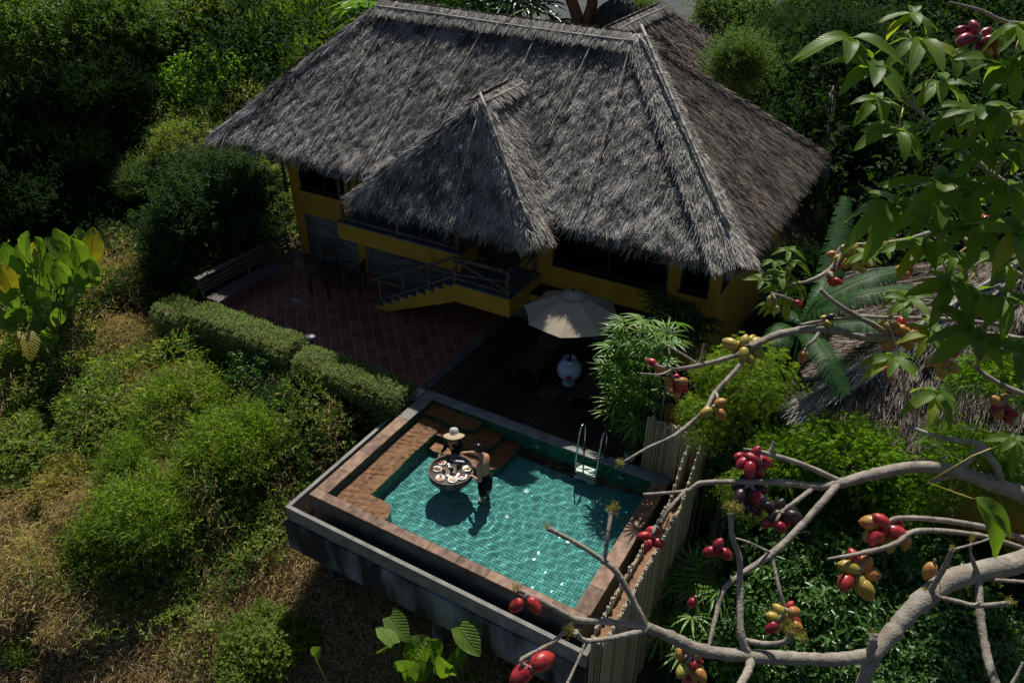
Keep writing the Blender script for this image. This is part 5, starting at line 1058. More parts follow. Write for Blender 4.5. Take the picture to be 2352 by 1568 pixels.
strawm = lambda x, y: np.clip(smooth(-.4, -1.4, y - .55 * (x + 1)) + .0, 0, 1)
cover('vine_cover', L_vine, 26000, lambda x, y: hillm(x, y) * smooth(-.25, .1, nz(x, y, .5, 2)) * smooth(-3.6, -1.5, y), 1.15, .10, .7, s=.8)
cover('green_scrub', L_mid, 19000, lambda x, y: hillm(x, y) * smooth(.2, -.1, nz(x, y, .5, 2)) * smooth(-3.4, -1, y), 1.2, .10, .45, s=.8)
cover('bamboo_scrub', L_bamb, 17000, lambda x, y: hillm(x, y) * smooth(-.2, .2, nz(x, y, .6, 12)) * smooth(-4.8, -3, y) * smooth(5, 2.5, y), 1.5, .17, .13, ang=38, s=.7)
cover('dry_scrub', L_dry, 16000, lambda x, y: hillm(x, y) * smooth(-.05, .3, nz(x, y, .75, 5)) * smooth(-4.4, -2.0, y), 1.35, .20, .07, ang=60, up=.3, s=.8)
cover('dry_straw', L_dry, 36000, lambda x, y: smooth(1.5, -1, y - .35 * x) * smooth(9, 3, x), .14, .24, .075, per=4, ang=85, up=.1, xr=(-14, 9), yr=(-10, 3.5), thick=.9)
cover('weeds', L_vine, 2500, lambda x, y: smooth(.2, .6, nz(x, y, .9, 8)) * smooth(3, -1, y), .2, .08, .6, xr=(-10, 7), yr=(-9, 2))
cover('undergrowth', L_glossy, 14000, lambda x, y: smooth(7.3, 7.9, x) * smooth(8, 7, y), .9, .15, .42, xr=(7, 22), yr=(-4, 9))
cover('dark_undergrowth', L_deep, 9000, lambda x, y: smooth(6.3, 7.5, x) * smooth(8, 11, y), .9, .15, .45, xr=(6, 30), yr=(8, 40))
woodm = lambda x, y: 1 - smooth(-22, -20.5, x) * smooth(2.5, 1.2, x) * smooth(33, 35.5, y) * smooth(57, 55, y)
clearm = lambda x, y: 1 - smooth(-13, -11, x) * smooth(4.5, 3, x) * smooth(36, 34, y)
def wood(name, m_, N, xr, yr, H, L, seed):
    x = rng.uniform(*xr, N); y = rng.uniform(*yr, N); k_ = rng.random(N) < woodm(x, y) * clearm(x, y) * (1 - smooth(-10.5, -9.5, x) * smooth(8, 7, x) * smooth(19, 17, y)); x, y = x[k_], y[k_]; k = len(x)
    hh = H * (.25 + lumps(x + seed, y, .42)); fr2 = rng.random(k); z = T(x, y) + hh * (1 - .75 * fr2 ** 2.2); A = unit(rng.normal(0, .6, (k, 3)) + [0, -.3, .5])
    P, D, Nn, LL = sprigs(np.stack([x, y, z], 1), A, 5, np.full(k, L), .5, 55); me = leafmesh(name, P, D, Nn, LL, LL * .5, .2, .2); me.materials.append(m_); return link(name, me, kind='stuff')
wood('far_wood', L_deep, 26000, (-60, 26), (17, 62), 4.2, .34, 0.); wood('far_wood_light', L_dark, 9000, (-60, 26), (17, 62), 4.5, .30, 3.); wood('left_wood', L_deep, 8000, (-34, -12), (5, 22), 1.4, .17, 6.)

# ------------------------------------------------------------------ hedges
def hedge(x0, x1, y0, y1, z0, z1, n, label):
    h = empty('clipped_hedge', ((x0 + x1) / 2, (y0 + y1) / 2, z0), label, 'hedge', 'clipped hedges along the terrace')
    A_top = (x1 - x0) * (y1 - y0); A_f = (x1 - x0) * (z1 - z0) * 1.0; A_e = (y1 - y0) * (z1 - z0); tot = A_top * 1.5 + A_f + 2 * A_e
    k = n // 5; c = rng.choice(4, k, p=np.array([A_top * 1.5, A_f, A_e, A_e]) / tot); u, v = rng.random(k), rng.random(k); P = np.zeros((k, 3)); N_ = np.zeros((k, 3))
    for q, f in ((0, lambda u, v: (x0 + u * (x1 - x0), y0 + v * (y1 - y0), z1 + 0 * u)), (1, lambda u, v: (x0 + u * (x1 - x0), y0 + 0 * u, z0 + v * (z1 - z0))), (2, lambda u, v: (x0 + 0 * u, y0 + u * (y1 - y0), z0 + v * (z1 - z0))), (3, lambda u, v: (x1 + 0 * u, y0 + u * (y1 - y0), z0 + v * (z1 - z0)))):
        i_ = c == q; P[i_] = np.stack(f(u[i_], v[i_]), 1); N_[i_] = [(0, 0, 1), (0, -1, 0), (-1, 0, 0), (1, 0, 0)][q]
    cen = np.array([(x0 + x1) / 2, (y0 + y1) / 2, z1 - .3]); hs = np.array([(x1 - x0) / 2, (y1 - y0) / 2, .3]); rr_ = .22   # rounded shoulders
    top = P[:, 2] > z1 - .35; ex = np.maximum(np.abs(P[:, 1] - cen[1]) - (hs[1] - rr_), 0) / rr_; P[:, 2] -= np.where(top, .10 * ex ** 2, 0)
    P += N_ * (.05 * vnoise(P, 2.2, 3) + .03 * vnoise(P, 6, 5))[:, None] - N_ * (.10 * rng.random(k) ** 2)[:, None]
    P2, D, Nn, LL = sprigs(P, unit(N_ + rng.normal(0, .45, (k, 3)) + [0, 0, .4]), 5, np.full(k, .05), .5)
    me = leafmesh('foliage', P2, D, Nn, LL, LL * .55); me.materials.append(L_hedge); wchild(link('foliage', me), h)
    MB().box(x0 + .1, x1 - .1, y0 + .1, y1 - .1, z0, z1 - .12).build('branches', M_soil, h); return h
hedge(-9.5, -8.3, 3.3, 4.3, -.9, .30, 8000, 'short hedge section nearest the bench at the far left'); hedge(-8.15, -4.25, 3.55, 4.45, -.9, .36, 24000, 'long clipped hedge left of the bollard lamp'); hedge(-3.7, -.2, 3.3, 4.2, -.9, .38, 22000, 'clipped hedge between the bollard lamp and the pool')
MB().box(-9.9, -.2, 3.95, 4.0, -1.6, -.12).build('terrace_wall', M_dk, kind='structure')

# ------------------------------------------------------------------ big-leaved plants
L_ear = G('elephant_ear_leaf', (.09, .19, .03), (.20, .32, .05), trans=.5, rough=.4, spec=.3, veins=26); L_ear2 = G('yellowing_ear_leaf', (.22, .24, .02), (.42, .30, .03), trans=.45, veins=26)
L_fan = G('fan_palm_leaf', (.07, .18, .03), (.18, .31, .06), trans=.38, rough=.34, spec=.4); L_fand = G('shaded_fan_leaf', (.02, .06, .015), (.05, .12, .03), trans=.3, rough=.25)  # second leaf is the first darkened, its shade put into the colour
L_ban = G('banana_leaf', (.02, .08, .022), (.04, .12, .03), trans=.4, rough=.5, spec=.25)
def earmesh(m_, wav=.075, wd=.70, tear=0.):
    rows, cols = 12, 8; V = []; rr2 = []
    for i in range(rows + 1):
        t = i / rows; hw = wd * .5 * (math.sin(math.pi * min(1, (t * .86 + .14)) ** .85)) ** .75 if t < 1 else .002
        for j in range(cols + 1):
            s = j / cols * 2 - 1; back = -.10 * abs(s) * max(0, 1 - t * 5)
            V.append((s * hw, t + back, .10 * abs(s) * hw * 2 - .22 * t * t + wav * math.sin(t * 38) * abs(s) * .35 + wav * random.gauss(0, .25) * abs(s)))
    Q = [(i * (cols + 1) + j, i * (cols + 1) + j + 1, (i + 1) * (cols + 1) + j + 1, (i + 1) * (cols + 1) + j) for i in range(rows) for j in range(cols)]
    b10 = MB(); b10.add(V, Q, True); b10.tube([(0, .01 + .09 * k, .012 - .22 * (.01 + .09 * k) ** 2) for k in range(11)], [.014 * (1 - k / 12) for k in range(11)], 5)
    me = b10.mesh('leaf'); a = me.attributes.new('rnd', 'FLOAT', 'POINT'); a.data.foreach_set('value', np.concatenate([rng.random() * .5 + .3 * rng.random(len(me.vertices))]).astype(np.float32)); me.materials.append(m_); return me
EARS = [earmesh(L_ear) for _ in range(3)] + [earmesh(L_ear2, .06)]
def bigleaf(par, p, up_dir, nrm, s, me, base, lab=None):
    y = Vector(up_dir).normalized(); z = Vector(nrm); z = (z - y * z.dot(y)).normalized(); x = y.cross(z); o = link('leaf', me)
    o.matrix_world = Matrix(((x.x, y.x, z.x, 0), (x.y, y.y, z.y, 0), (x.z, y.z, z.z, 0), (0, 0, 0, 1))); o.rotation_euler = o.matrix_world.to_euler(); o.scale = (s, s, s); o.location = Vector(p) - y * s * .5; wchild(o, par)
    if lab: o['label'] = lab
    b_ = Vector(base); q = Vector(p) - y * s * .48; mid = b_.lerp(q, .55) + Vector((0, 0, .12 * (q - b_).length)) - Vector(nrm) * .05
    MB().tube([b_, mid, q], [.03, .022, .015], 6).build('leaf_stalk', L_ear, par)
p0 = onT(130, 730, 0); ear = empty('elephant_ear_plant', tuple(p0), 'big clump of upright elephant-ear leaves at the left edge', 'plant')
tocam = Vector(CAM - p0).normalized()
EL_ = [(155, 120, 95, 0), (145, 200, 100, 1), (260, 150, 100, 2), (390, 110, 95, 0), (580, 120, 105, 3), (380, 190, 90, 1), (500, 185, 125, 2), (205, 195, 95, 3), (320, 250, 80, 0), (400, 230, 85, 1), (450, 310, 130, 0), (370, 300, 95, 2), (270, 480, 125, 1), (35, 320, 95, 3), (95, 255, 85, 0), (180, 370, 90, 2), (270, 355, 80, 1), (410, 405, 70, 0), (90, 585, 95, 1), (300, 705, 80, 2), (180, 755, 95, 3), (430, 480, 75, 2), (50, 190, 85, 1), (500, 90, 80, 0), (40, 430, 90, 2), (230, 620, 80, 0), (330, 560, 80, 1), (560, 260, 80, 2)]
for k, (x, y, s, mi) in enumerate(EL_ + [(x + random.uniform(-60, 60), y + random.uniform(20, 90), s * random.uniform(.65, .95), (mi + 1) % 3) for x, y, s, mi in EL_ if x < 520]):
    p = atd(.366 * x, 517 + .366 * y, np.dot(p0 - CAM, FWD) + random.uniform(-4.2, -2.0)); s_ = s * .366 / FPX * np.dot(p - CAM, FWD) * 1.95; low = y > 500
    bigleaf(ear, p, Vector((random.gauss(0, .35), random.gauss(0, .25), 1.0 if not low else -.55)) + (tocam * .3 if not low else tocam * .5), tocam + Vector((random.gauss(0, .5), random.gauss(0, .5), random.gauss(.1, .4))), s_, EARS[mi], p0 + np.array([random.gauss(0, .4), random.gauss(0, .4), 0]), 'yellow-edged leaf' if mi == 3 else None)
p0 = onT(960, 1600, 0); taro = empty('taro_plant', tuple(p0), 'cluster of large torn taro leaves in front of the pool piers', 'plant')
for (x, y, s, mi, dr_) in [(891, 1474, 66, 0, -.6), (915, 1440, 52, 1, -.3), (950, 1492, 70, 2, 1.2), (972, 1520, 80, 1, .9), (1003, 1498, 62, 0, .8), (1020, 1535, 50, 2, .1), (1045, 1520, 40, 0, -.4), (1090, 1548, 42, 1, 1.), (1078, 1470, 52, 2, -.5), (885, 1455, 40, 2, -.1), (935, 1540, 60, 1, .8), (725, 1500, 34, 0, .2)]:
    p = atd(x, y, 15.3 + random.uniform(-.5, .5)); bigleaf(taro, p, Vector((random.gauss(0, .4), random.gauss(0, .3), dr_)) + Vector(CAM - p).normalized() * .4, Vector(CAM - p).normalized() + Vector((random.gauss(0, .5), random.gauss(0, .5), .3)), s / FPX * 15.3 * 1.5, EARS[mi], (p[0] + .1, p[1] + .2, float(T(p[0], p[1]))))
def fanmesh(m_, n_=11, fd_=1.):
    P = []; D = []; Nn = []; L_ = []
    for k in range(n_):
        a = R(-125 + 250 * k / (n_ - 1)); d = np.array([math.sin(a), math.cos(a), .1]); P += [d * .04]; D.append(d); Nn.append([0, 0, 1]); L_.append(rng.uniform(.8, 1.05))
    V = []; Q = []; 
    for p, d, L0 in zip(P, D, L_):
        s = np.cross(d, [0, 0, 1.]); s /= np.linalg.norm(s); b_ = len(V); w_ = .055
        for t, ww in ((0, .25), (.35, 1), (.7, .85), (1, .1)):
            c = p + d * L0 * t + np.array([0, 0, -.38 * t * t * L0 * fd_]); V += [c - s * w_ * ww + [0, 0, .02 * ww], c + [0, 0, -.012], c + s * w_ * ww + [0, 0, .02 * ww]]
        for i in range(3): Q += [(b_ + 3 * i, b_ + 3 * i + 1, b_ + 3 * i + 4, b_ + 3 * i + 3), (b_ + 3 * i + 1, b_ + 3 * i + 2, b_ + 3 * i + 5, b_ + 3 * i + 4)]
    me = fastmesh('leaf', np.array(V), quads=np.array(Q), rnd=np.repeat(rng.random(n_), 12)); me.materials.append(m_); return me
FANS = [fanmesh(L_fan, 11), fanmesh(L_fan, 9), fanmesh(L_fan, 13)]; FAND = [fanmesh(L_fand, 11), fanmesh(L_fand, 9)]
def fanpalm(label, pts, base, pos, size, meshes, jit=.35):
    par = empty('fan_palm', tuple(base), label, 'palm', 'fan palms'); fw = Vector(CAM - np.array(base)).normalized()
    canes = [Vector(base) + Vector((random.gauss(0, .18), random.gauss(0, .18), 0)) for _ in range(5)]
    for (x, y) in list(pts) + [(x + random.uniform(-22, 22), y + random.uniform(-18, 30)) for x, y in pts]:
        p = Vector(pos(x, y)) + Vector((random.gauss(0, .1), random.gauss(0, .2), 0)); o = link('leaf', random.choice(meshes)); cane = min(canes, key=lambda c: (c - p).to_2d().length if False else random.random())
        outd = (p - cane).to_2d().to_3d(); outd = outd.normalized() if outd.length > .05 else Vector((1, 0, 0)); y_ = (outd + fw * .5 + Vector((random.gauss(0, jit), random.gauss(0, jit), .15))).normalized(); z_ = Vector((random.gauss(0, .2), random.gauss(0, .2), 1)) + fw * .3; z_ = (z_ - y_ * z_.dot(y_)).normalized(); x_ = y_.cross(z_)
        M4 = Matrix(((x_.x, y_.x, z_.x), (x_.y, y_.y, z_.y), (x_.z, y_.z, z_.z))); o.rotation_euler = M4.to_euler(); o.location = p; s = size * random.uniform(.8, 1.15); o.scale = (s, s, s); wchild(o, par)
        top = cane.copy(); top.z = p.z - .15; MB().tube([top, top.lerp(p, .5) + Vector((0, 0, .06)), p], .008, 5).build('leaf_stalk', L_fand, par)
    for c in canes: MB().tube([c, c + Vector((0, 0, (max(pos(*q)[2] for q in pts) - c.z) * random.uniform(.7, .95)))], .022, 7).build('cane', M_bark, par)
conv = lambda L_: [(1148 + .33 * x, 574 + .33 * y) for x, y in L_]
fanpalm('tall sunlit fan palm between the parasol and the bamboo screen', conv([(1070, 450), (900, 520), (1180, 520), (1050, 590), (780, 680), (990, 640), (960, 700), (840, 760), (1150, 740), (880, 840), (960, 900), (800, 900), (1000, 840), (800, 1000), (870, 1000), (920, 960), (850, 1050), (1000, 1060), (820, 1100), (1060, 1110), (900, 1180), (980, 1000), (1120, 640), (870, 600), (1080, 700), (1060, 820), (940, 780), (900, 1100), (960, 1150), (1090, 980), (830, 680), (1000, 520)]), (5.75, 5.45, -.06), lambda x, y: aty(x, y, 5.25), .48, FANS)
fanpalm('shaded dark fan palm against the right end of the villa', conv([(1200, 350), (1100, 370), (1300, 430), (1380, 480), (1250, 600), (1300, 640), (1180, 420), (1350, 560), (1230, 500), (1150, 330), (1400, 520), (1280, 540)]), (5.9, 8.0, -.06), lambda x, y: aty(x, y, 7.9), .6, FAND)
fanpalm('glossy fan palm right of the fence in the lower middle', [(1612, 1310), (1640, 1340), (1590, 1300), (1625, 1370), (1650, 1300), (1600, 1350), (1570, 1330), (1640, 1280)], (9.3, 4.0, -4.2), lambda x, y: at(x, y, -1.5), .62, FANS)
fanpalm('glossy fan palm at the foot of the bamboo fence near the bottom', [(1575, 1420), (1600, 1450), (1545, 1400), (1560, 1450), (1530, 1430), (1590, 1400), (1610, 1430), (1560, 1490)], (8.3, 2.2, -4.6), lambda x, y: at(x, y, -2.0), .58, FANS)
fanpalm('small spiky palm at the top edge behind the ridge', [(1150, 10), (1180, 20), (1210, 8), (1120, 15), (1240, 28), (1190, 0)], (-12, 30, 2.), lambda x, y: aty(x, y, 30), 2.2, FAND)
fanpalm('small palm beside the upper left roof corner', [(840, 30), (860, 50), (850, 20), (870, 35)], (-14, 19, .5), lambda x, y: aty(x, y, 18), 1.5, FANS)
# plant in the small pot
n = 90; C = rng.normal(0, .08, (n, 3)) * [1, 1, .8] + [5.62, 4.62, .30]; P, D, Nn, LL = sprigs(C, rdir(n) + [0, 0, .8], 5, np.full(n, .07), .4); me = leafmesh('foliage', P, D, Nn, LL, LL * .4); me.materials.append(L_mid); wchild(link('foliage', me), pp)
# banana leaves
def banana(par, pts, dep, wd, m_=L_ban):
    P = [Vector(atd(x, y, d)) for (x, y), d in zip(pts, dep)]; fine = []
    for i in range(len(P) - 1):
        for k in range(8): fine.append(P[i].lerp(P[i + 1], k / 8))
    for _ in range(4): fine = [fine[0]] + [(fine[i - 1] + fine[i] * 2 + fine[i + 1]) / 4 for i in range(1, len(fine) - 1)] + [fine[-1]]
    n_ = len(fine); b11 = MB(); 
    for sg in (-1, 1):
        for i in range(n_ - 1):
            t = i / n_; w_ = wd * math.sin(math.pi * (t * .93 + .06)) ** .6; ax = (fine[i + 1] - fine[i]).normalized(); sd = ax.cross(Vector((0, 0, 1))).normalized() * sg
            for q in range(3):       # torn strips
                a = fine[i].lerp(fine[i + 1], q / 3 + .02); c = fine[i].lerp(fine[i + 1], (q + 1) / 3 - .02); dr_ = -.25 - .35 * random.random(); e1 = sd * w_ + ax * w_ * .35 + Vector((0, 0, dr_ * w_))
                m1 = sd * w_ * .5 + ax * w_ * .12 + Vector((0, 0, .06 * w_)); b11.add([a, c, c + m1, a + m1, c + e1, a + e1], [(0, 1, 2, 3), (3, 2, 4, 5)], True)
    me = b11.mesh('leaf'); a_ = me.attributes.new('rnd', 'FLOAT', 'POINT'); a_.data.foreach_set('value', np.repeat(rng.random(len(me.vertices) // 6), 6).astype(np.float32)); me.materials.append(m_); wchild(link('leaf', me), par)
    MB().tube(fine, [.03 * (1 - .8 * i / n_) for i in range(n_)], 6).build('midrib', L_ear, par)
bp_ = atd(1850, 800, 19); bn = empty('banana_plant', (bp_[0], bp_[1], float(T(bp_[0], bp_[1]))), 'dark banana plant with long torn leaves under the upper branch', 'plant')
for pts, dep in (([(1840, 740), (1880, 685), (2000, 632), (2110, 610)], [19, 18.6, 18.4, 18.6]), ([(1835, 740), (1870, 715), (1978, 673), (2110, 655)], [19, 18.5, 18, 18]), ([(1840, 745), (1870, 770), (1905, 820), (1949, 918)], [19, 18, 17.2, 16.8]), ([(1838, 760), (1800, 745), (1780, 790), (1776, 870)], [19, 18.5, 18, 18]), ([(1850, 740), (1780, 700), (1765, 620), (1760, 540)], [19.5, 20, 20, 20]), ([(1850, 740), (1900, 650), (1930, 540), (1945, 440)], [19.5, 20.5, 21, 21.5]), ([(1840, 760), (1900, 740), (2000, 735), (2060, 760)], [19, 18, 17.5, 17.5])): banana(bn, pts, dep, .36)
MB().tube([(bp_[0], bp_[1], float(T(bp_[0], bp_[1]))), tuple(atd(1845, 750, 19))], [.14, .08], 10).build('trunk', L_ban, bn)
# tall trunk, road trunks, stone steps, boulder
g_ = onT(1882, 520, 0); tt = empty('tall_tree', tuple(g_), 'tall straight grey trunk rising right of the villa roof', 'tree'); dd = np.dot(g_ - CAM, FWD)
MB().tube([g_, atd(1888, 420, dd), atd(1902, 310, dd), atd(1910, 200, dd)], [.26, .24, .21, .18], 12).build('trunk', M_bark, tt)
c = link('crown', PR['dark2'], parent=tt); c.location = Vector(atd(1915, 130, dd)) - Vector(g_); c.scale = (2.2, 2.2, 1.8)
rt = empty('roadside_tree', tuple(aty(1330, 75, 36)), 'roadside tree with two red-brown trunks beyond the ridge', 'tree')
MB().tube([aty(1322, 75, 36), aty(1326, 40, 36), aty(1316, 10, 36), aty(1302, -20, 36)], [.42, .38, .34, .3], 10).build('trunk', M_bark2, rt); MB().tube([aty(1352, 75, 36), aty(1352, 40, 36), aty(1360, 12, 36), aty(1362, -25, 36)], [.4, .36, .33, .3], 10).build('trunk', M_bark2, rt)
c = link('crown', PR['mid2'], parent=rt); c.location = Vector(aty(1330, -190, 37)) - Vector(aty(1330, 75, 36)); c.scale = (4, 4, 3)  # out-of-view crown added to cast shade on the road
M_step = mat('pale_stone', (.26, .25, .22), .9, (.42, .40, .36), 2, .2, 20)
q = onT(2200, 420, .3); stp = empty('stone_steps', tuple(q), 'wide pale stone steps in dappled shade behind the big leaves', 'steps')
for k in range(5): MB().box(q[0] - 3.5, q[0] + 4, q[1] - 3 + k * 1.3, q[1] - 3 + (k + 1) * 1.3 - .01, q[2] - 1.5, q[2] - .5 + k * .25).build('step', M_step, stp, bevel=.03)
q = onT(2010, 395, .1); MB().box(q[0] - .9, q[0] + .9, q[1] - 1.2, q[1] + 1.4, q[2] - .6, q[2]).build('path', M_step, kind='structure')
b12 = MB(); nn_ = 14
vs = []
for i in range(9):
    ph = math.pi * i / 8
    for j in range(nn_): a = 6.283 * j / nn_; r_ = 1 + .2 * math.sin(3 * a + i) ; vs.append((1.3 * math.sin(ph) * math.cos(a) * r_, 1.2 * math.sin(ph) * math.sin(a) * r_, 1.3 * math.cos(ph)))
b12.add(vs, [(i * nn_ + j, (i + 1) * nn_ + j, (i + 1) * nn_ + (j + 1) % nn_, i * nn_ + (j + 1) % nn_) for i in range(8) for j in range(nn_)], True)
tag(b12.build('boulder', mat('dark_rock', (.03, .03, .03), .9, (.09, .09, .085), 3, .6, 10), loc=tuple(aty(1420, 48, 36) )), 'dark boulder beside the road left of the far hut', 'boulder')
# ------------------------------------------------------------------ fruit tree reaching into the picture from the right
M_fbark = mat('smooth_grey_bark', (.19, .16, .125), .85, (.40, .355, .295), 12, .5, 60, stretch=(1, 1, 1), lo=.28, hi=.72, detail=10)
tree = empty('wild_almond_tree', (12.2, -3.5, -5.5), 'wild almond tree with bare grey branches, drooping leaves and red and yellow pods', 'tree')
def branch(pts, name='branch'):
    """pts: (px, py, distance, width in photo pixels)"""
    P = [Vector(atd(x, y, d)) for x, y, d, w_ in pts]; Rd = [w_ * .44 / FPX * d for x, y, d, w_ in pts]; fine = []; rf = []
    n_ = len(P)
    for i in range(n_ - 1):
        a = P[max(i - 1, 0)]; b_ = P[i]; c = P[i + 1]; e = P[min(i + 2, n_ - 1)]
        for k in range(8):
            t = k / 8; fine.append(.5 * ((2 * b_) + (c - a) * t + (2 * a - 5 * b_ + 4 * c - e) * t * t + (3 * b_ - a - 3 * c + e) * t ** 3)); rf.append((Rd[i] + (Rd[i + 1] - Rd[i]) * t) * (1 + random.gauss(0, .05) + (random.uniform(0, .22) if k == 0 and i else 0)))
    fine = [q + Vector((random.gauss(0, .03), random.gauss(0, .03), random.gauss(0, .03))) * r_ for q, r_ in zip(fine, rf)]; fine.append(P[-1]); rf.append(Rd[-1] * 1.15)
    return MB().tube(fine, rf, 12).build(name, M_fbark, tree)
branch([(2420, 1250, 5.1, 60), (2352, 1288, 5.0, 56), (2200, 1325, 4.9, 52), (2110, 1385, 4.8, 50), (2060, 1440, 4.75, 46), (2010, 1500, 4.7, 40), (1985, 1560, 4.7, 34), (1960, 1640, 4.7, 32)])
branch([(2012, 1500, 4.7, 34), (1930, 1513, 4.6, 33), (1850, 1512, 4.5, 33), (1730, 1506, 4.4, 35), (1620, 1494, 4.4, 32), (1540, 1462, 4.35, 30), (1482, 1438, 4.3, 28)])
branch([(1482, 1438, 4.3, 20), (1400, 1427, 4.3, 17), (1322, 1421, 4.25, 17), (1260, 1388, 4.2, 14), (1188, 1354, 4.2, 13)])
branch([(1322, 1421, 4.25, 13), (1275, 1470, 4.2, 11), (1200, 1512, 4.1, 10), (1208, 1528, 4.1, 9), (1222, 1540, 4.1, 8)])
branch([(1482, 1446, 4.3, 18), (1410, 1464, 4.25, 14), (1345, 1470, 4.25, 13), (1322, 1450, 4.2, 15)])
branch([(1345, 1468, 4.25, 10), (1330, 1510, 4.2, 8), (1300, 1575, 4.1, 8)])
branch([(1482, 1436, 4.3, 20), (1450, 1370, 4.3, 16), (1415, 1312, 4.3, 17), (1386, 1288, 4.3, 15), (1330, 1250, 4.3, 12), (1258, 1212, 4.3, 14)])
branch([(1388, 1290, 4.3, 12), (1396, 1230, 4.3, 10), (1404, 1176, 4.35, 14)])
branch([(1724, 1511, 4.4, 24), (1702, 1455, 4.4, 18), (1700, 1350, 4.5, 17), (1698, 1280, 4.5, 15), (1682, 1232, 4.5, 14), (1678, 1178, 4.5, 15)])
branch([(1704, 1468, 4.4, 14), (1760, 1478, 4.4, 14), (1806, 1472, 4.35, 14), (1816, 1448, 4.3, 14)])
branch([(1724, 1511, 4.4, 24), (1718, 1540, 4.3, 22), (1690, 1590, 4.2, 20)])
branch([(1995, 1510, 4.7, 26), (2004, 1480, 4.6, 24), (2006, 1455, 4.6, 18)])
branch([(2430, 1160, 6.2, 46), (2352, 1135, 6.1, 42), (2280, 1112, 6., 40), (2190, 1080, 5.9, 32), (2100, 1072, 5.8, 30), (2010, 1088, 5.7, 28), (1926, 1110, 5.6, 27), (1880, 1117, 5.6, 20), (1800, 1108, 5.6, 18), (1686, 1106, 5.6, 14), (1610, 1109, 5.6, 14), (1574, 1127, 5.6, 10), (1477, 1135, 5.6, 7)])
branch([(1574, 1127, 5.6, 10), (1540, 1165, 5.5, 10), (1520, 1200, 5.5, 12)])
branch([(1926, 1110, 5.6, 20), (1900, 1140, 5.5, 19), (1842, 1205, 5.4, 18), (1772, 1272, 5.3, 18), (1670, 1344, 5.2, 13), (1643, 1420, 5.1, 12), (1627, 1489, 5.0, 9)])
branch([(1772, 1275, 5.3, 11), (1790, 1355, 5.2, 10), (1801, 1396, 5.2, 12)]); branch([(1772, 1270, 5.3, 7), (1720, 1245, 5.2, 6), (1683, 1234, 5.2, 5)])
branch([(1868, 1120, 5.6, 13), (1830, 1150, 5.5, 12), (1793, 1178, 5.5, 12)]); branch([(1925, 1103, 5.6, 16), (1840, 1065, 5.6, 13), (1760, 1041, 5.6, 13), (1707, 1030, 5.6, 5)]); branch([(1765, 1043, 5.6, 11), (1772, 1030, 5.6, 10), (1778, 1015, 5.6, 12)])
branch([(2440, 1260, 5.6, 18), (2351, 1237, 5.5, 17), (2270, 1212, 5.4, 15), (2163, 1194, 5.3, 14), (2070, 1189, 5.2, 13), (2036, 1202, 5.2, 14)])
branch([(2440, 1280, 5.5, 14), (2351, 1258, 5.4, 13), (2243, 1228, 5.3, 13), (2109, 1218, 5.2, 13), (2056, 1248, 5.1, 13), (1997, 1266, 5.1, 14), (1900, 1283, 5.0, 5)])
branch([(2125, 1366, 4.8, 12), (2190, 1378, 4.7, 12), (2243, 1390, 4.6, 13), (2323, 1384, 4.5, 13)]); branch([(2248, 1330, 4.9, 22), (2251, 1409, 4.8, 20), (2262, 1480, 4.7, 21), (2276, 1540, 4.6, 23), (2300, 1600, 4.5, 24)]); branch([(2136, 1357, 4.8, 16), (2165, 1310, 4.7, 13), (2187, 1262, 4.6, 12)])
branch([(2248, 1325, 4.9, 16), (2230, 1270, 4.8, 7), (2232, 1240, 4.8, 7)]); branch([(2187, 1262, 4.6, 7), (2250, 1245, 4.6, 6), (2300, 1225, 4.6, 5)]); branch([(2280, 1332, 4.9, 12), (2330, 1334, 4.8, 9), (2390, 1338, 4.8, 9)])
branch([(2300, 1600, 4.4, 12), (2330, 1560, 4.4, 8), (2350, 1520, 4.4, 7)])
# upper limb
branch([(2450, 800, 8.2, 24), (2300, 775, 8.1, 22), (2198, 769, 8., 21), (2049, 777, 7.9, 21), (1978, 773, 7.8, 20), (1891, 754, 7.7, 20), (1792, 767, 7.6, 20), (1738, 790, 7.5, 18), (1693, 814, 7.5, 13), (1606, 839, 7.4, 13), (1544, 847, 7.4, 11), (1506, 839, 7.4, 6)])
branch([(1544, 847, 7.4, 8), (1540, 855, 7.4, 8), (1550, 872, 7.4, 7)]); branch([(1606, 839, 7.4, 8), (1570, 815, 7.4, 6), (1531, 793, 7.4, 6)]); branch([(1606, 838, 7.4, 7), (1612, 812, 7.4, 5), (1618, 790, 7.4, 6)]); branch([(1544, 848, 7.4, 7), (1515, 860, 7.3, 6), (1470, 857, 7.3, 4)])
branch([(1722, 806, 7.5, 13), (1690, 850, 7.4, 13), (1643, 901, 7.3, 13), (1620, 940, 7.2, 11), (1581, 976, 7.2, 11), (1540, 1005, 7.1, 9), (1490, 1027, 7.1, 8), (1432, 1060, 7., 5)]); branch([(1643, 901, 7.3, 9), (1648, 912, 7.2, 7), (1644, 930, 7.2, 6)])
branch([(2040, 768, 7.9, 15), (2005, 745, 7.8, 14), (1970, 727, 7.8, 14), (1925, 700, 7.7, 11), (1883, 665, 7.7, 12)]); branch([(1970, 731, 7.8, 9), (1900, 735, 7.7, 8), (1838, 746, 7.6, 8)]); branch([(1975, 727, 7.8, 10), (2070, 730, 7.9, 10), (2181, 733, 8., 11), (2290, 745, 8., 12)]); branch([(1885, 752, 7.7, 9), (1870, 780, 7.6, 9), (1852, 795, 7.6, 6), (1846, 812, 7.6, 4)])
branch([(2180, 520, 8.4, 16), (2120, 540, 8.4, 13), (2063, 555, 8.4, 13), (1990, 562, 8.3, 13), (1935, 568, 8.3, 13), (1912, 613, 8.3, 11), (1862, 644, 8.2, 10), (1809, 653, 8.2, 4)]); branch([(1935, 568, 8.3, 7), (1925, 600, 8.2, 6), (1920, 625, 8.2, 5)])
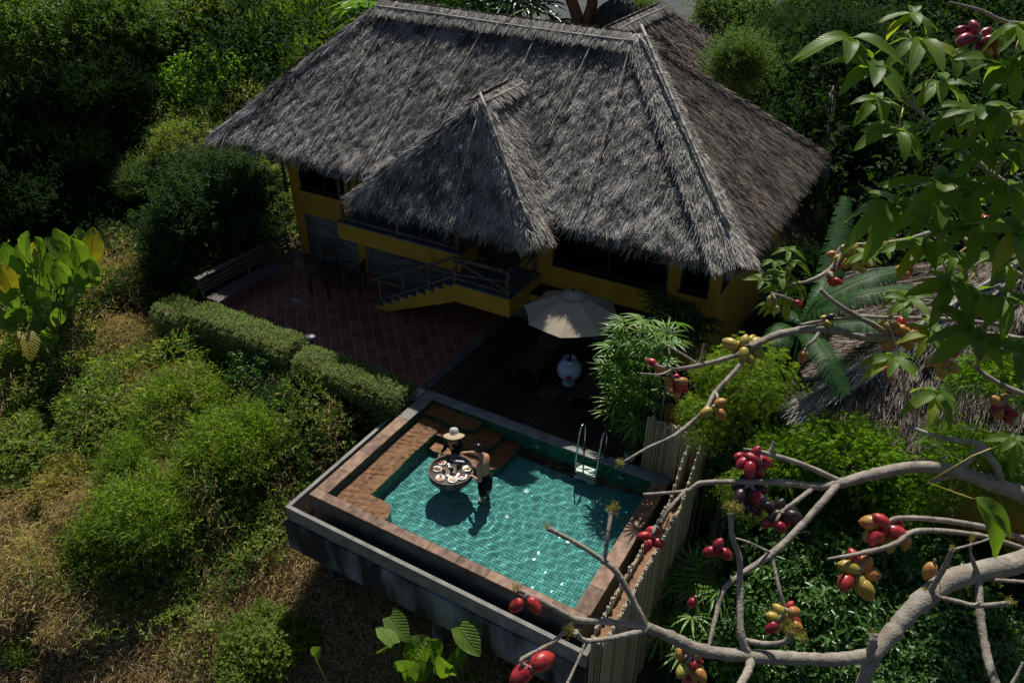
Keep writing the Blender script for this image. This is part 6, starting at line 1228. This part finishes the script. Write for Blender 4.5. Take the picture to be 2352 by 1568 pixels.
branch([(2450, 560, 6.5, 26), (2349, 455, 6.6, 20), (2281, 403, 6.6, 17), (2208, 342, 6.6, 14), (2160, 302, 6.6, 12), (2100, 245, 6.6, 10), (2075, 225, 6.6, 8)]); branch([(2400, 62, 6., 12), (2349, 56, 6., 11), (2301, 48, 6., 10), (2251, 24, 6., 8), (2180, 5, 6., 4)]); branch([(2400, 60, 6., 9), (2349, 66, 6., 8), (2289, 85, 6., 7), (2262, 95, 6., 6)])
branch([(2420, 670, 7., 17), (2351, 636, 7., 17), (2289, 603, 7., 14), (2230, 560, 7., 12), (2180, 520, 7.2, 12), (2120, 470, 7.2, 9)]); branch([(2082, 976, 6., 12), (2120, 992, 5.9, 11), (2165, 1005, 5.9, 12), (2247, 1019, 5.9, 15), (2268, 1045, 5.9, 18), (2289, 1071, 5.9, 18), (2298, 1108, 6., 20)]); branch([(2250, 1026, 5.9, 15), (2214, 1067, 5.9, 14), (2170, 1095, 5.9, 12), (2131, 1108, 5.9, 11)])
branch([(2227, 831, 7., 12), (2268, 864, 6.9, 12), (2330, 897, 6.9, 14), (2420, 930, 6.9, 16)]); branch([(2330, 900, 6.9, 8), (2310, 920, 6.9, 7), (2300, 935, 6.9, 6)]); branch([(2082, 976, 6., 8), (2075, 880, 6.1, 5), (2060, 800, 6.1, 4), (2040, 745, 6.1, 4)])
# the trunk stands outside the picture, lower right
MB().tube([(12.6, -3.2, -5.6), (12.4, -3.4, 0), tuple(atd(2520, 1500, 5.2)), tuple(atd(2440, 1260, 5.1))], [.34, .28, .16, .075], 14).build('trunk', M_fbark, tree)
MB().tube([tuple(atd(2520, 1500, 5.2)), tuple(atd(2560, 1200, 5.8)), tuple(atd(2430, 1160, 6.2))], [.14, .11, .075], 12).build('branch', M_fbark, tree)
MB().tube([tuple(atd(2560, 1200, 5.8)), tuple(atd(2600, 900, 7)), tuple(atd(2450, 800, 8.2))], [.11, .09, .05], 12).build('branch', M_fbark, tree); MB().tube([tuple(atd(2600, 900, 7)), tuple(atd(2560, 700, 6.8)), tuple(atd(2450, 560, 6.5))], [.09, .07, .05], 12).build('branch', M_fbark, tree)
MB().tube([tuple(atd(2560, 700, 6.8)), tuple(atd(2540, 250, 6.3)), tuple(atd(2400, 62, 6.))], [.07, .05, .02], 10).build('branch', M_fbark, tree)
# pods
def podmesh(op=False):
    n_, k_ = 14, 11; V = []; 
    for i in range(k_ + 1):
        t = i / k_; ph = math.pi * t; z = -math.cos(ph); r_ = math.sin(ph) ** .85 * (.80 - .06 * z) if 0 < i < k_ else .03
        if t > .85: z += (t - .85) * 1.0
        for j in range(n_):
            a = 6.2832 * j / n_; gr = 1 - .16 * math.exp(-(((a - math.pi / 2 + math.pi) % 6.2832 - math.pi) / .16) ** 2) * (2.4 if op else 1); V.append((math.cos(a) * r_ * .92 * gr, math.sin(a) * r_ * gr, z))
    return V, [(i * n_ + j, i * n_ + (j + 1) % n_, (i + 1) * n_ + (j + 1) % n_, (i + 1) * n_ + j) for i in range(k_) for j in range(n_)]
def podmat(nm, a, b_, sc=2.2): return mat(nm, a, .3, b_, sc, .2, 6, lo=.30, hi=.66, spec=.5, detail=9, coat=.15)
PM = {'r': podmat('red_pod', (.28, .008, .016), (.50, .05, .045)), 'c': podmat('crimson_pod', (.20, .008, .022), (.34, .02, .035)), 'y': podmat('yellow_pod', (.30, .28, .04), (.52, .34, .08)), 'o': podmat('orange_pod', (.46, .09, .04), (.42, .31, .07)), 'k': podmat('black_pod', (.012, .010, .012), (.035, .02, .025)), 'g': podmat('green_pod', (.25, .30, .05), (.40, .34, .07)), 'p': podmat('plum_pod', (.24, .012, .045), (.36, .05, .06))}
PODS = {}
for key, mm in PM.items():
    b13 = MB(); V_, Q_ = podmesh(key == 'k'); b13.add(V_, Q_, True); b13.tube([(0, 0, -1.0), (0, .02, -1.28)], [.08, .06], 6); me = b13.mesh('pod'); me.materials.append(mm); PODS[key] = me
names = {'r': 'glossy red pod', 'c': 'dark crimson pod', 'y': 'yellow pod', 'o': 'orange pod', 'k': 'open black pod', 'g': 'green-yellow pod', 'p': 'plum-red pod'}
def pod(px, py, dep, rp, key, cx, cy_):
    p = Vector(atd(px, py, dep)); s = rp / FPX * dep; out = Vector(RGT) * (px - cx) + Vector(UPV) * (cy_ - py); out = out.normalized() if out.length > 1 else Vector((0, 0, -1))
    ax = (out * .8 + Vector((0, 0, -.35)) + Vector(-FWD) * random.uniform(-.1, .5) + Vector((random.gauss(0, .2),) * 3)).normalized(); o = link('pod', PODS[key]); o.rotation_euler = ax.to_track_quat('Z', 'Y').to_euler(); o.location = p; sx_ = random.uniform(.92, 1.06); o.scale = (s * sx_, s * sx_, s * random.uniform(.98, 1.1)); wchild(o, tree); o['label'] = names[key]
    return p - ax * s * 1.2
def cluster(cx, cy_, dep, rp, items, stem=None):
    sp = Vector(atd(*(stem or (cx, cy_ - rp)), dep))
    for it in items:
        x, y, key = it[:3]; r_ = it[3] if len(it) > 3 else rp; e = pod(cx + x, cy_ + y, dep + random.uniform(-.06, .06) * dep / 5, r_ * random.uniform(.93, 1.05), key, cx, cy_)
        MB().tube([sp, sp.lerp(e, .5) + Vector((0, 0, .01)), e], .0022 * dep, 5).build('pod_stalk', M_fbark, tree)
cluster(1207, 1375, 4.2, 21, [(-20, 14, 'r'), (20, 14, 'r')], (1207, 1368)); cluster(1225, 1535, 4.1, 27, [(-26, 12, 'r', 30), (20, -18, 'r', 27)], (1224, 1538))
cluster(1497, 1238, 5.5, 15, [(-16, -8, 'r'), (2, -20, 'r'), (14, 8, 'r'), (-8, 14, 'r')], (1505, 1208)); cluster(1650, 1262, 5.2, 16, [(-20, 4, 'c'), (0, -12, 'c'), (18, 10, 'c'), (2, 6, 'c', 12)], (1652, 1250))
cluster(1730, 1060, 5.6, 20, [(-22, 2, 'c'), (-2, -6, 'c'), (22, 0, 'c'), (-8, 18, 'c'), (12, 20, 'c'), (6, -22, 'c', 15), (-30, -12, 'c', 15)], (1740, 1040))
cluster(1722, 1125, 5.6, 20, [(-20, -8, 'k'), (-6, -22, 'k'), (14, -20, 'k'), (22, -2, 'k'), (-24, 14, 'k'), (0, 10, 'k'), (18, 20, 'c'), (-6, 34, 'k'), (30, 28, 'k'), (14, 44, 'k', 16)], (1722, 1110)); cluster(1790, 1180, 5.5, 18, [(-22, -16, 'k'), (0, -20, 'k'), (20, -10, 'k'), (-10, 4, 'k'), (14, 14, 'c'), (-24, 18, 'c'), (32, 4, 'k'), (4, 30, 'c', 16), (36, 22, 'k', 14)], (1793, 1178))
cluster(2032, 1218, 5.2, 21, [(-30, -18, 'o', 24), (-8, -22, 'r'), (-6, 0, 'r'), (26, 4, 'r', 24), (-18, 16, 'r'), (10, 30, 'g'), (44, 20, 'o'), (30, -14, 'r', 16), (-34, 10, 'o')], (2036, 1202)); cluster(1972, 1320, 5.1, 23, [(-22, -18, 'y'), (8, -22, 'o', 26), (2, 20, 'y'), (28, -2, 'o'), (-30, 16, 'r'), (16, 34, 'y', 25), (-10, -42, 'r', 18)], (1975, 1285))
cluster(1800, 1418, 5.2, 16, [(-26, -2, 'y'), (-10, -18, 'y'), (8, -10, 'y'), (24, -14, 'o'), (-14, 18, 'y', 18), (6, 16, 'g'), (26, 6, 'r'), (-28, 22, 'c'), (14, -28, 'r', 12), (30, 20, 'o')], (1801, 1396)); cluster(1588, 1530, 5., 17, [(-10, -46, 'r'), (-14, -14, 'o', 19), (10, -6, 'r'), (-22, 10, 'g'), (4, 16, 'o', 20), (-10, 34, 'r'), (22, 20, 'o'), (14, -24, 'o', 13), (-26, -30, 'o', 14)], (1590, 1500))
cluster(2135, 1310, 4.8, 20, [(0, 0, 'o', 21)], (2145, 1285)); cluster(1712, 798, 7.5, 16, [(-34, -8, 'y', 18), (-20, -2, 'y', 18), (-2, -14, 'y'), (6, 0, 'o'), (24, -12, 'y'), (-4, 16, 'y', 18), (26, 12, 'y'), (10, 26, 'g'), (14, -20, 'y', 13)], (1730, 795))
cluster(1553, 884, 7.4, 13, [(-16, -8, 'o'), (0, -12, 'r'), (16, -8, 'o'), (-14, 8, 'o', 14), (6, 4, 'r'), (18, 8, 'r'), (2, 20, 'o')], (1550, 874)); cluster(1506, 838, 7.4, 12, [(-9, -6, 'r'), (10, 10, 'o')], (1508, 838)); cluster(1642, 940, 7.2, 15, [(-20, 6, 'y'), (12, -14, 'o'), (14, 12, 'o')], (1644, 930)); cluster(1844, 818, 7.6, 13, [(0, 0, 'o', 14)], (1846, 806))
cluster(2065, 762, 7.9, 18, [(-32, -14, 'y', 16), (-22, 4, 'o'), (-6, -8, 'o'), (12, -2, 'o'), (30, -10, 'r', 15), (-8, 18, 'o', 20), (18, 20, 'o', 20), (-24, 26, 'o'), (36, 10, 'o'), (6, -24, 'r', 13)], (2050, 760)); cluster(2165, 830, 7., 17, [(-20, 0, 'y'), (4, -8, 'o'), (20, 12, 'y'), (-4, 18, 'y', 20), (26, -18, 'r', 12)], (2160, 800)); cluster(2038, 850, 6.1, 11, [(0, 0, 'r'), (6, 10, 'o', 9)], (2040, 838))
cluster(1962, 592, 8.3, 13, [(-36, 0, 'y', 11), (-20, -18, 'y', 14), (-2, -22, 'y'), (14, -12, 'y'), (-6, -4, 'g', 14), (-40, 22, 'r', 12), (-18, 12, 'o', 14), (2, 16, 'y', 14), (24, 4, 'y', 12), (36, 12, 'y', 12), (16, 24, 'g', 12), (32, -16, 'o', 11), (-52, -8, 'o', 11)], (1950, 570)); cluster(1908, 640, 8.2, 11, [(0, -10, 'r'), (4, 8, 'r', 12), (16, 6, 'r', 11)], (1905, 625)); cluster(2087, 622, 8., 15, [(0, 0, 'r', 14), (-10, 10, 'o', 13), (-18, -6, 'y', 12)], (2080, 600)); cluster(2250, 505, 7., 14, [(0, 0, 'o'), (14, -2, 'r', 12), (-14, 4, 'o', 12)], (2240, 480))
cluster(2250, 92, 6., 17, [(-42, -22, 'p', 15), (-14, -30, 'p'), (-36, 0, 'p', 18), (-10, -8, 'p'), (10, -14, 'p'), (26, 2, 'p'), (38, 8, 'p'), (0, 22, 'c'), (16, 28, 'o'), (-6, 30, 'p', 16), (30, 30, 'c', 18)], (2262, 90)); cluster(2300, 932, 6.9, 14, [(-14, -12, 'o'), (4, -16, 'o'), (-16, 6, 'c'), (8, 2, 'c'), (-4, 16, 'o'), (26, 16, 'c'), (14, 26, 'c')], (2310, 915)); cluster(1770, 690, 7.8, 11, [(0, 0, 'g', 12), (14, 20, 'g', 9), (64, 6, 'r', 9)], (1775, 675)); cluster(1590, 1384, 5., 12, [(0, 0, 'c', 13)], (1600, 1370)); cluster(1900, 735, 7.7, 11, [(-6, -4, 'y'), (8, -8, 'k', 10), (2, 8, 'y', 10)], (1905, 725))
# leaves: palmate, drooping leaflets on long yellow stalks
L_alm = G('almond_leaf', (.08, .17, .022), (.21, .33, .04), (.30, .36, .035), trans=.55, rough=.40, p3=.9, spec=.35, veins=60)
M_stalk = mat('yellow_stalk', (.38, .34, .06), .5, (.46, .38, .10), 4)
def leafletmesh(k):
    rows, cols = 9, 4; V = []; dr_ = (.45, .7, .3)[k % 3]
    for i in range(rows + 1):
        t = i / rows; hw = .165 * math.sin(math.pi * t ** .9) ** .65 + (.01 if t > .05 else .006)
        for j in range(cols + 1): s = j / cols * 2 - 1; V.append((s * hw, t - .04 * t * t, .30 * abs(s) * hw + .06 * math.sin(3 * t + k) - dr_ * t * t + .012 * math.sin(t * 26 + k) * abs(s) + (.03 * s * math.sin(4 * t + 2 * k))))
    b14 = MB(); b14.add(V, [(i * 5 + j, i * 5 + j + 1, (i + 1) * 5 + j + 1, (i + 1) * 5 + j) for i in range(rows) for j in range(cols)], True); me = b14.mesh('leaflet')
    a_ = me.attributes.new('rnd', 'FLOAT', 'POINT'); a_.data.foreach_set('value', np.full(len(me.vertices), (.15, .4, .6, .75, .95)[k % 5], np.float32) + (rng.random(len(me.vertices)) * .08).astype(np.float32)); me.materials.append(L_alm); return me
LF = [leafletmesh(k) for k in range(8)]
def pleaf(cx, cy_, dep, sz, root=None, n_=8, tilt=0.):
    c = Vector(atd(cx, cy_, dep)); L_ = sz / FPX * dep * 1.22; rt_ = Vector(atd(root[0], root[1], dep + .15)) if root else c + Vector((random.gauss(0, .1), .1, -.35))
    par = MB().tube([rt_, rt_.lerp(c, .5) + Vector((0, 0, .05)), c], [.0035 * dep / 3.2] * 3, 6).build('leaf', M_stalk); wchild(par, tree)
    back = Vector(-FWD); a0 = random.random() * 6
    for k in range(n_):
        a = a0 + 6.283 * k / n_ + random.gauss(0, .12); hor = Vector((math.cos(a), math.sin(a), 0)); d = (hor + Vector((0, 0, random.uniform(-.35, .35))) + back * .12).normalized(); z_ = Vector((0, 0, 1)) + back * .35 + hor * .25; z_ = (z_ - d * z_.dot(d)).normalized(); x_ = d.cross(z_)
        o = link('leaflet', random.choice(LF)); o.rotation_euler = Matrix(((x_.x, d.x, z_.x), (x_.y, d.y, z_.y), (x_.z, d.z, z_.z))).to_euler(); s = L_ * random.uniform(.8, 1.12); o.scale = (s, s, s)
        o.parent = par; o.location = c
for (x, y, d, s, rt_) in [(1951, 95, 6.6, 88, (2090, 235)), (2007, 159, 6.5, 84, (2095, 235)), (2112, 97, 6.6, 80, (2080, 225)), (2096, 36, 6.8, 62, (2075, 180)), (2063, 300, 6.4, 82, (2075, 240)), (2190, 120, 6.6, 76, (2100, 240)), (2160, 190, 6.9, 66, (2110, 250)), (2321, 149, 5.9, 100, (2349, 60)), (2253, 254, 6.3, 80, (2281, 400)), (2309, 258, 6.1, 82, (2290, 410)), (2200, 265, 6.6, 66, (2260, 390)), (2265, 346, 6.3, 86, (2290, 410)), (2020, 230, 6.9, 62, (2100, 250)), (2340, 60, 5.8, 70, (2400, 60)),
    (2160, 427, 6.5, 98, (2180, 520)), (2055, 475, 6.8, 98, (2150, 500)), (2130, 470, 6.9, 74, (2180, 520)), (2232, 443, 6.6, 68, (2200, 540)), (2240, 522, 6.4, 78, (2210, 550)), (2333, 536, 6., 92, (2351, 636)), (2120, 566, 7., 72, (2200, 560)), (2190, 590, 7.1, 60, (2240, 570)), (2310, 430, 6.3, 74, (2349, 500)), (2350, 340, 6., 80, (2400, 500)),
    (2181, 653, 6.8, 80, (2260, 590)), (2210, 665, 6.9, 66, (2270, 600)), (2313, 686, 6.5, 82, (2351, 640)), (2239, 766, 6.5, 94, (2300, 770)), (2053, 822, 6.1, 60, (2080, 900)), (2148, 905, 6., 66, (2150, 1000)), (2309, 599, 6.6, 74, (2340, 640)), (2140, 760, 7.4, 60, (2200, 770)), (2330, 800, 6.6, 74, (2360, 900)), (2090, 690, 7.6, 56, (2180, 733)), (2330, 1008, 5.5, 58, (2130, 1108)), (1985, 585, 8.1, 40, (2063, 552)), (2030, 560, 8.2, 44, (2063, 552))]:
    pleaf(x, y, d, s, rt_, 8 if s > 50 else 6)
for (x, y, s) in [(1792, 628, 40), (1804, 686, 42), (1750, 644, 34), (1762, 700, 30), (1820, 600, 34), (1830, 655, 36), (2061, 686, 34), (1785, 660, 34), (1812, 575, 30), (1775, 600, 26)]: pleaf(x, y, 8.2, s, (1809, 653) if x < 2000 else (2100, 720), 5)
for (x, y, r_) in [(2330, 1180, 120)]:
    c = Vector(atd(2235, 1145, 4.0)); par = MB().tube([Vector(atd(2131, 1108, 5.6)), Vector(atd(2180, 1125, 4.6)), c], .003, 6).build('leaf', M_stalk); wchild(par, tree)
    for dx, dy, s in ((110, 110, 150), (125, 60, 120)):
        e = Vector(atd(2235 + dx, 1145 + dy, 3.9)); d = (e - c).normalized(); z_ = Vector(-FWD) + Vector((0, 0, .8)); z_ = (z_ - d * z_.dot(d)).normalized(); x_ = d.cross(z_); o = link('leaflet', LF[1]); o.rotation_euler = Matrix(((x_.x, d.x, z_.x), (x_.y, d.y, z_.y), (x_.z, d.z, z_.z))).to_euler(); s_ = s / FPX * 4.; o.scale = (s_, s_, s_); o.parent = par; o.location = c
# new shoots at the branch tips
L_bud = G('new_shoot', (.22, .24, .03), (.38, .34, .06), (.34, .10, .05), trans=.3, p3=.85)
n = 34; C = rng.normal(0, .18, (n, 3)); P, D, Nn, LL = sprigs(C, rdir(n) + [0, 0, .6], 5, np.full(n, .28), .2, 60); BUD = leafmesh('new_shoots', P, D, Nn, LL, LL * .22); BUD.materials.append(L_bud)
for (x, y, d, r_) in [(1256, 1208, 4.3, 12), (1407, 1165, 4.35, 18), (1184, 1348, 4.2, 13), (1312, 1446, 4.2, 18), (1425, 1062, 7., 13), (1680, 1160, 4.5, 20), (1695, 1165, 4.5, 16), (1816, 1440, 4.3, 24), (1840, 1465, 4.3, 16), (1478, 1418, 4.3, 10), (1697, 1450, 4.4, 8), (2004, 1450, 4.6, 10), (2300, 1222, 4.6, 18), (2322, 1380, 4.5, 14), (2232, 1236, 4.8, 9), (2125, 1352, 4.8, 8), (1690, 1080, 5.6, 9), (2187, 1258, 4.6, 9), (2280, 1335, 4.9, 10)]:
    o = link('new_shoots', BUD); s = r_ / FPX * d * 1.5; o.scale = (s, s, s); o.location = atd(x, y, d); o.rotation_euler = (random.random() * 6, random.random() * 6, random.random() * 6); wchild(o, tree)

# light through the rippled water reaches what stands in or beside it
for o in list(pool.children_recursive) + list(mr.children) + list(fr_.children) + list(lad.children) + list(tray.children): 
    if o.type == 'MESH': o.cycles.is_caustics_receiver = True
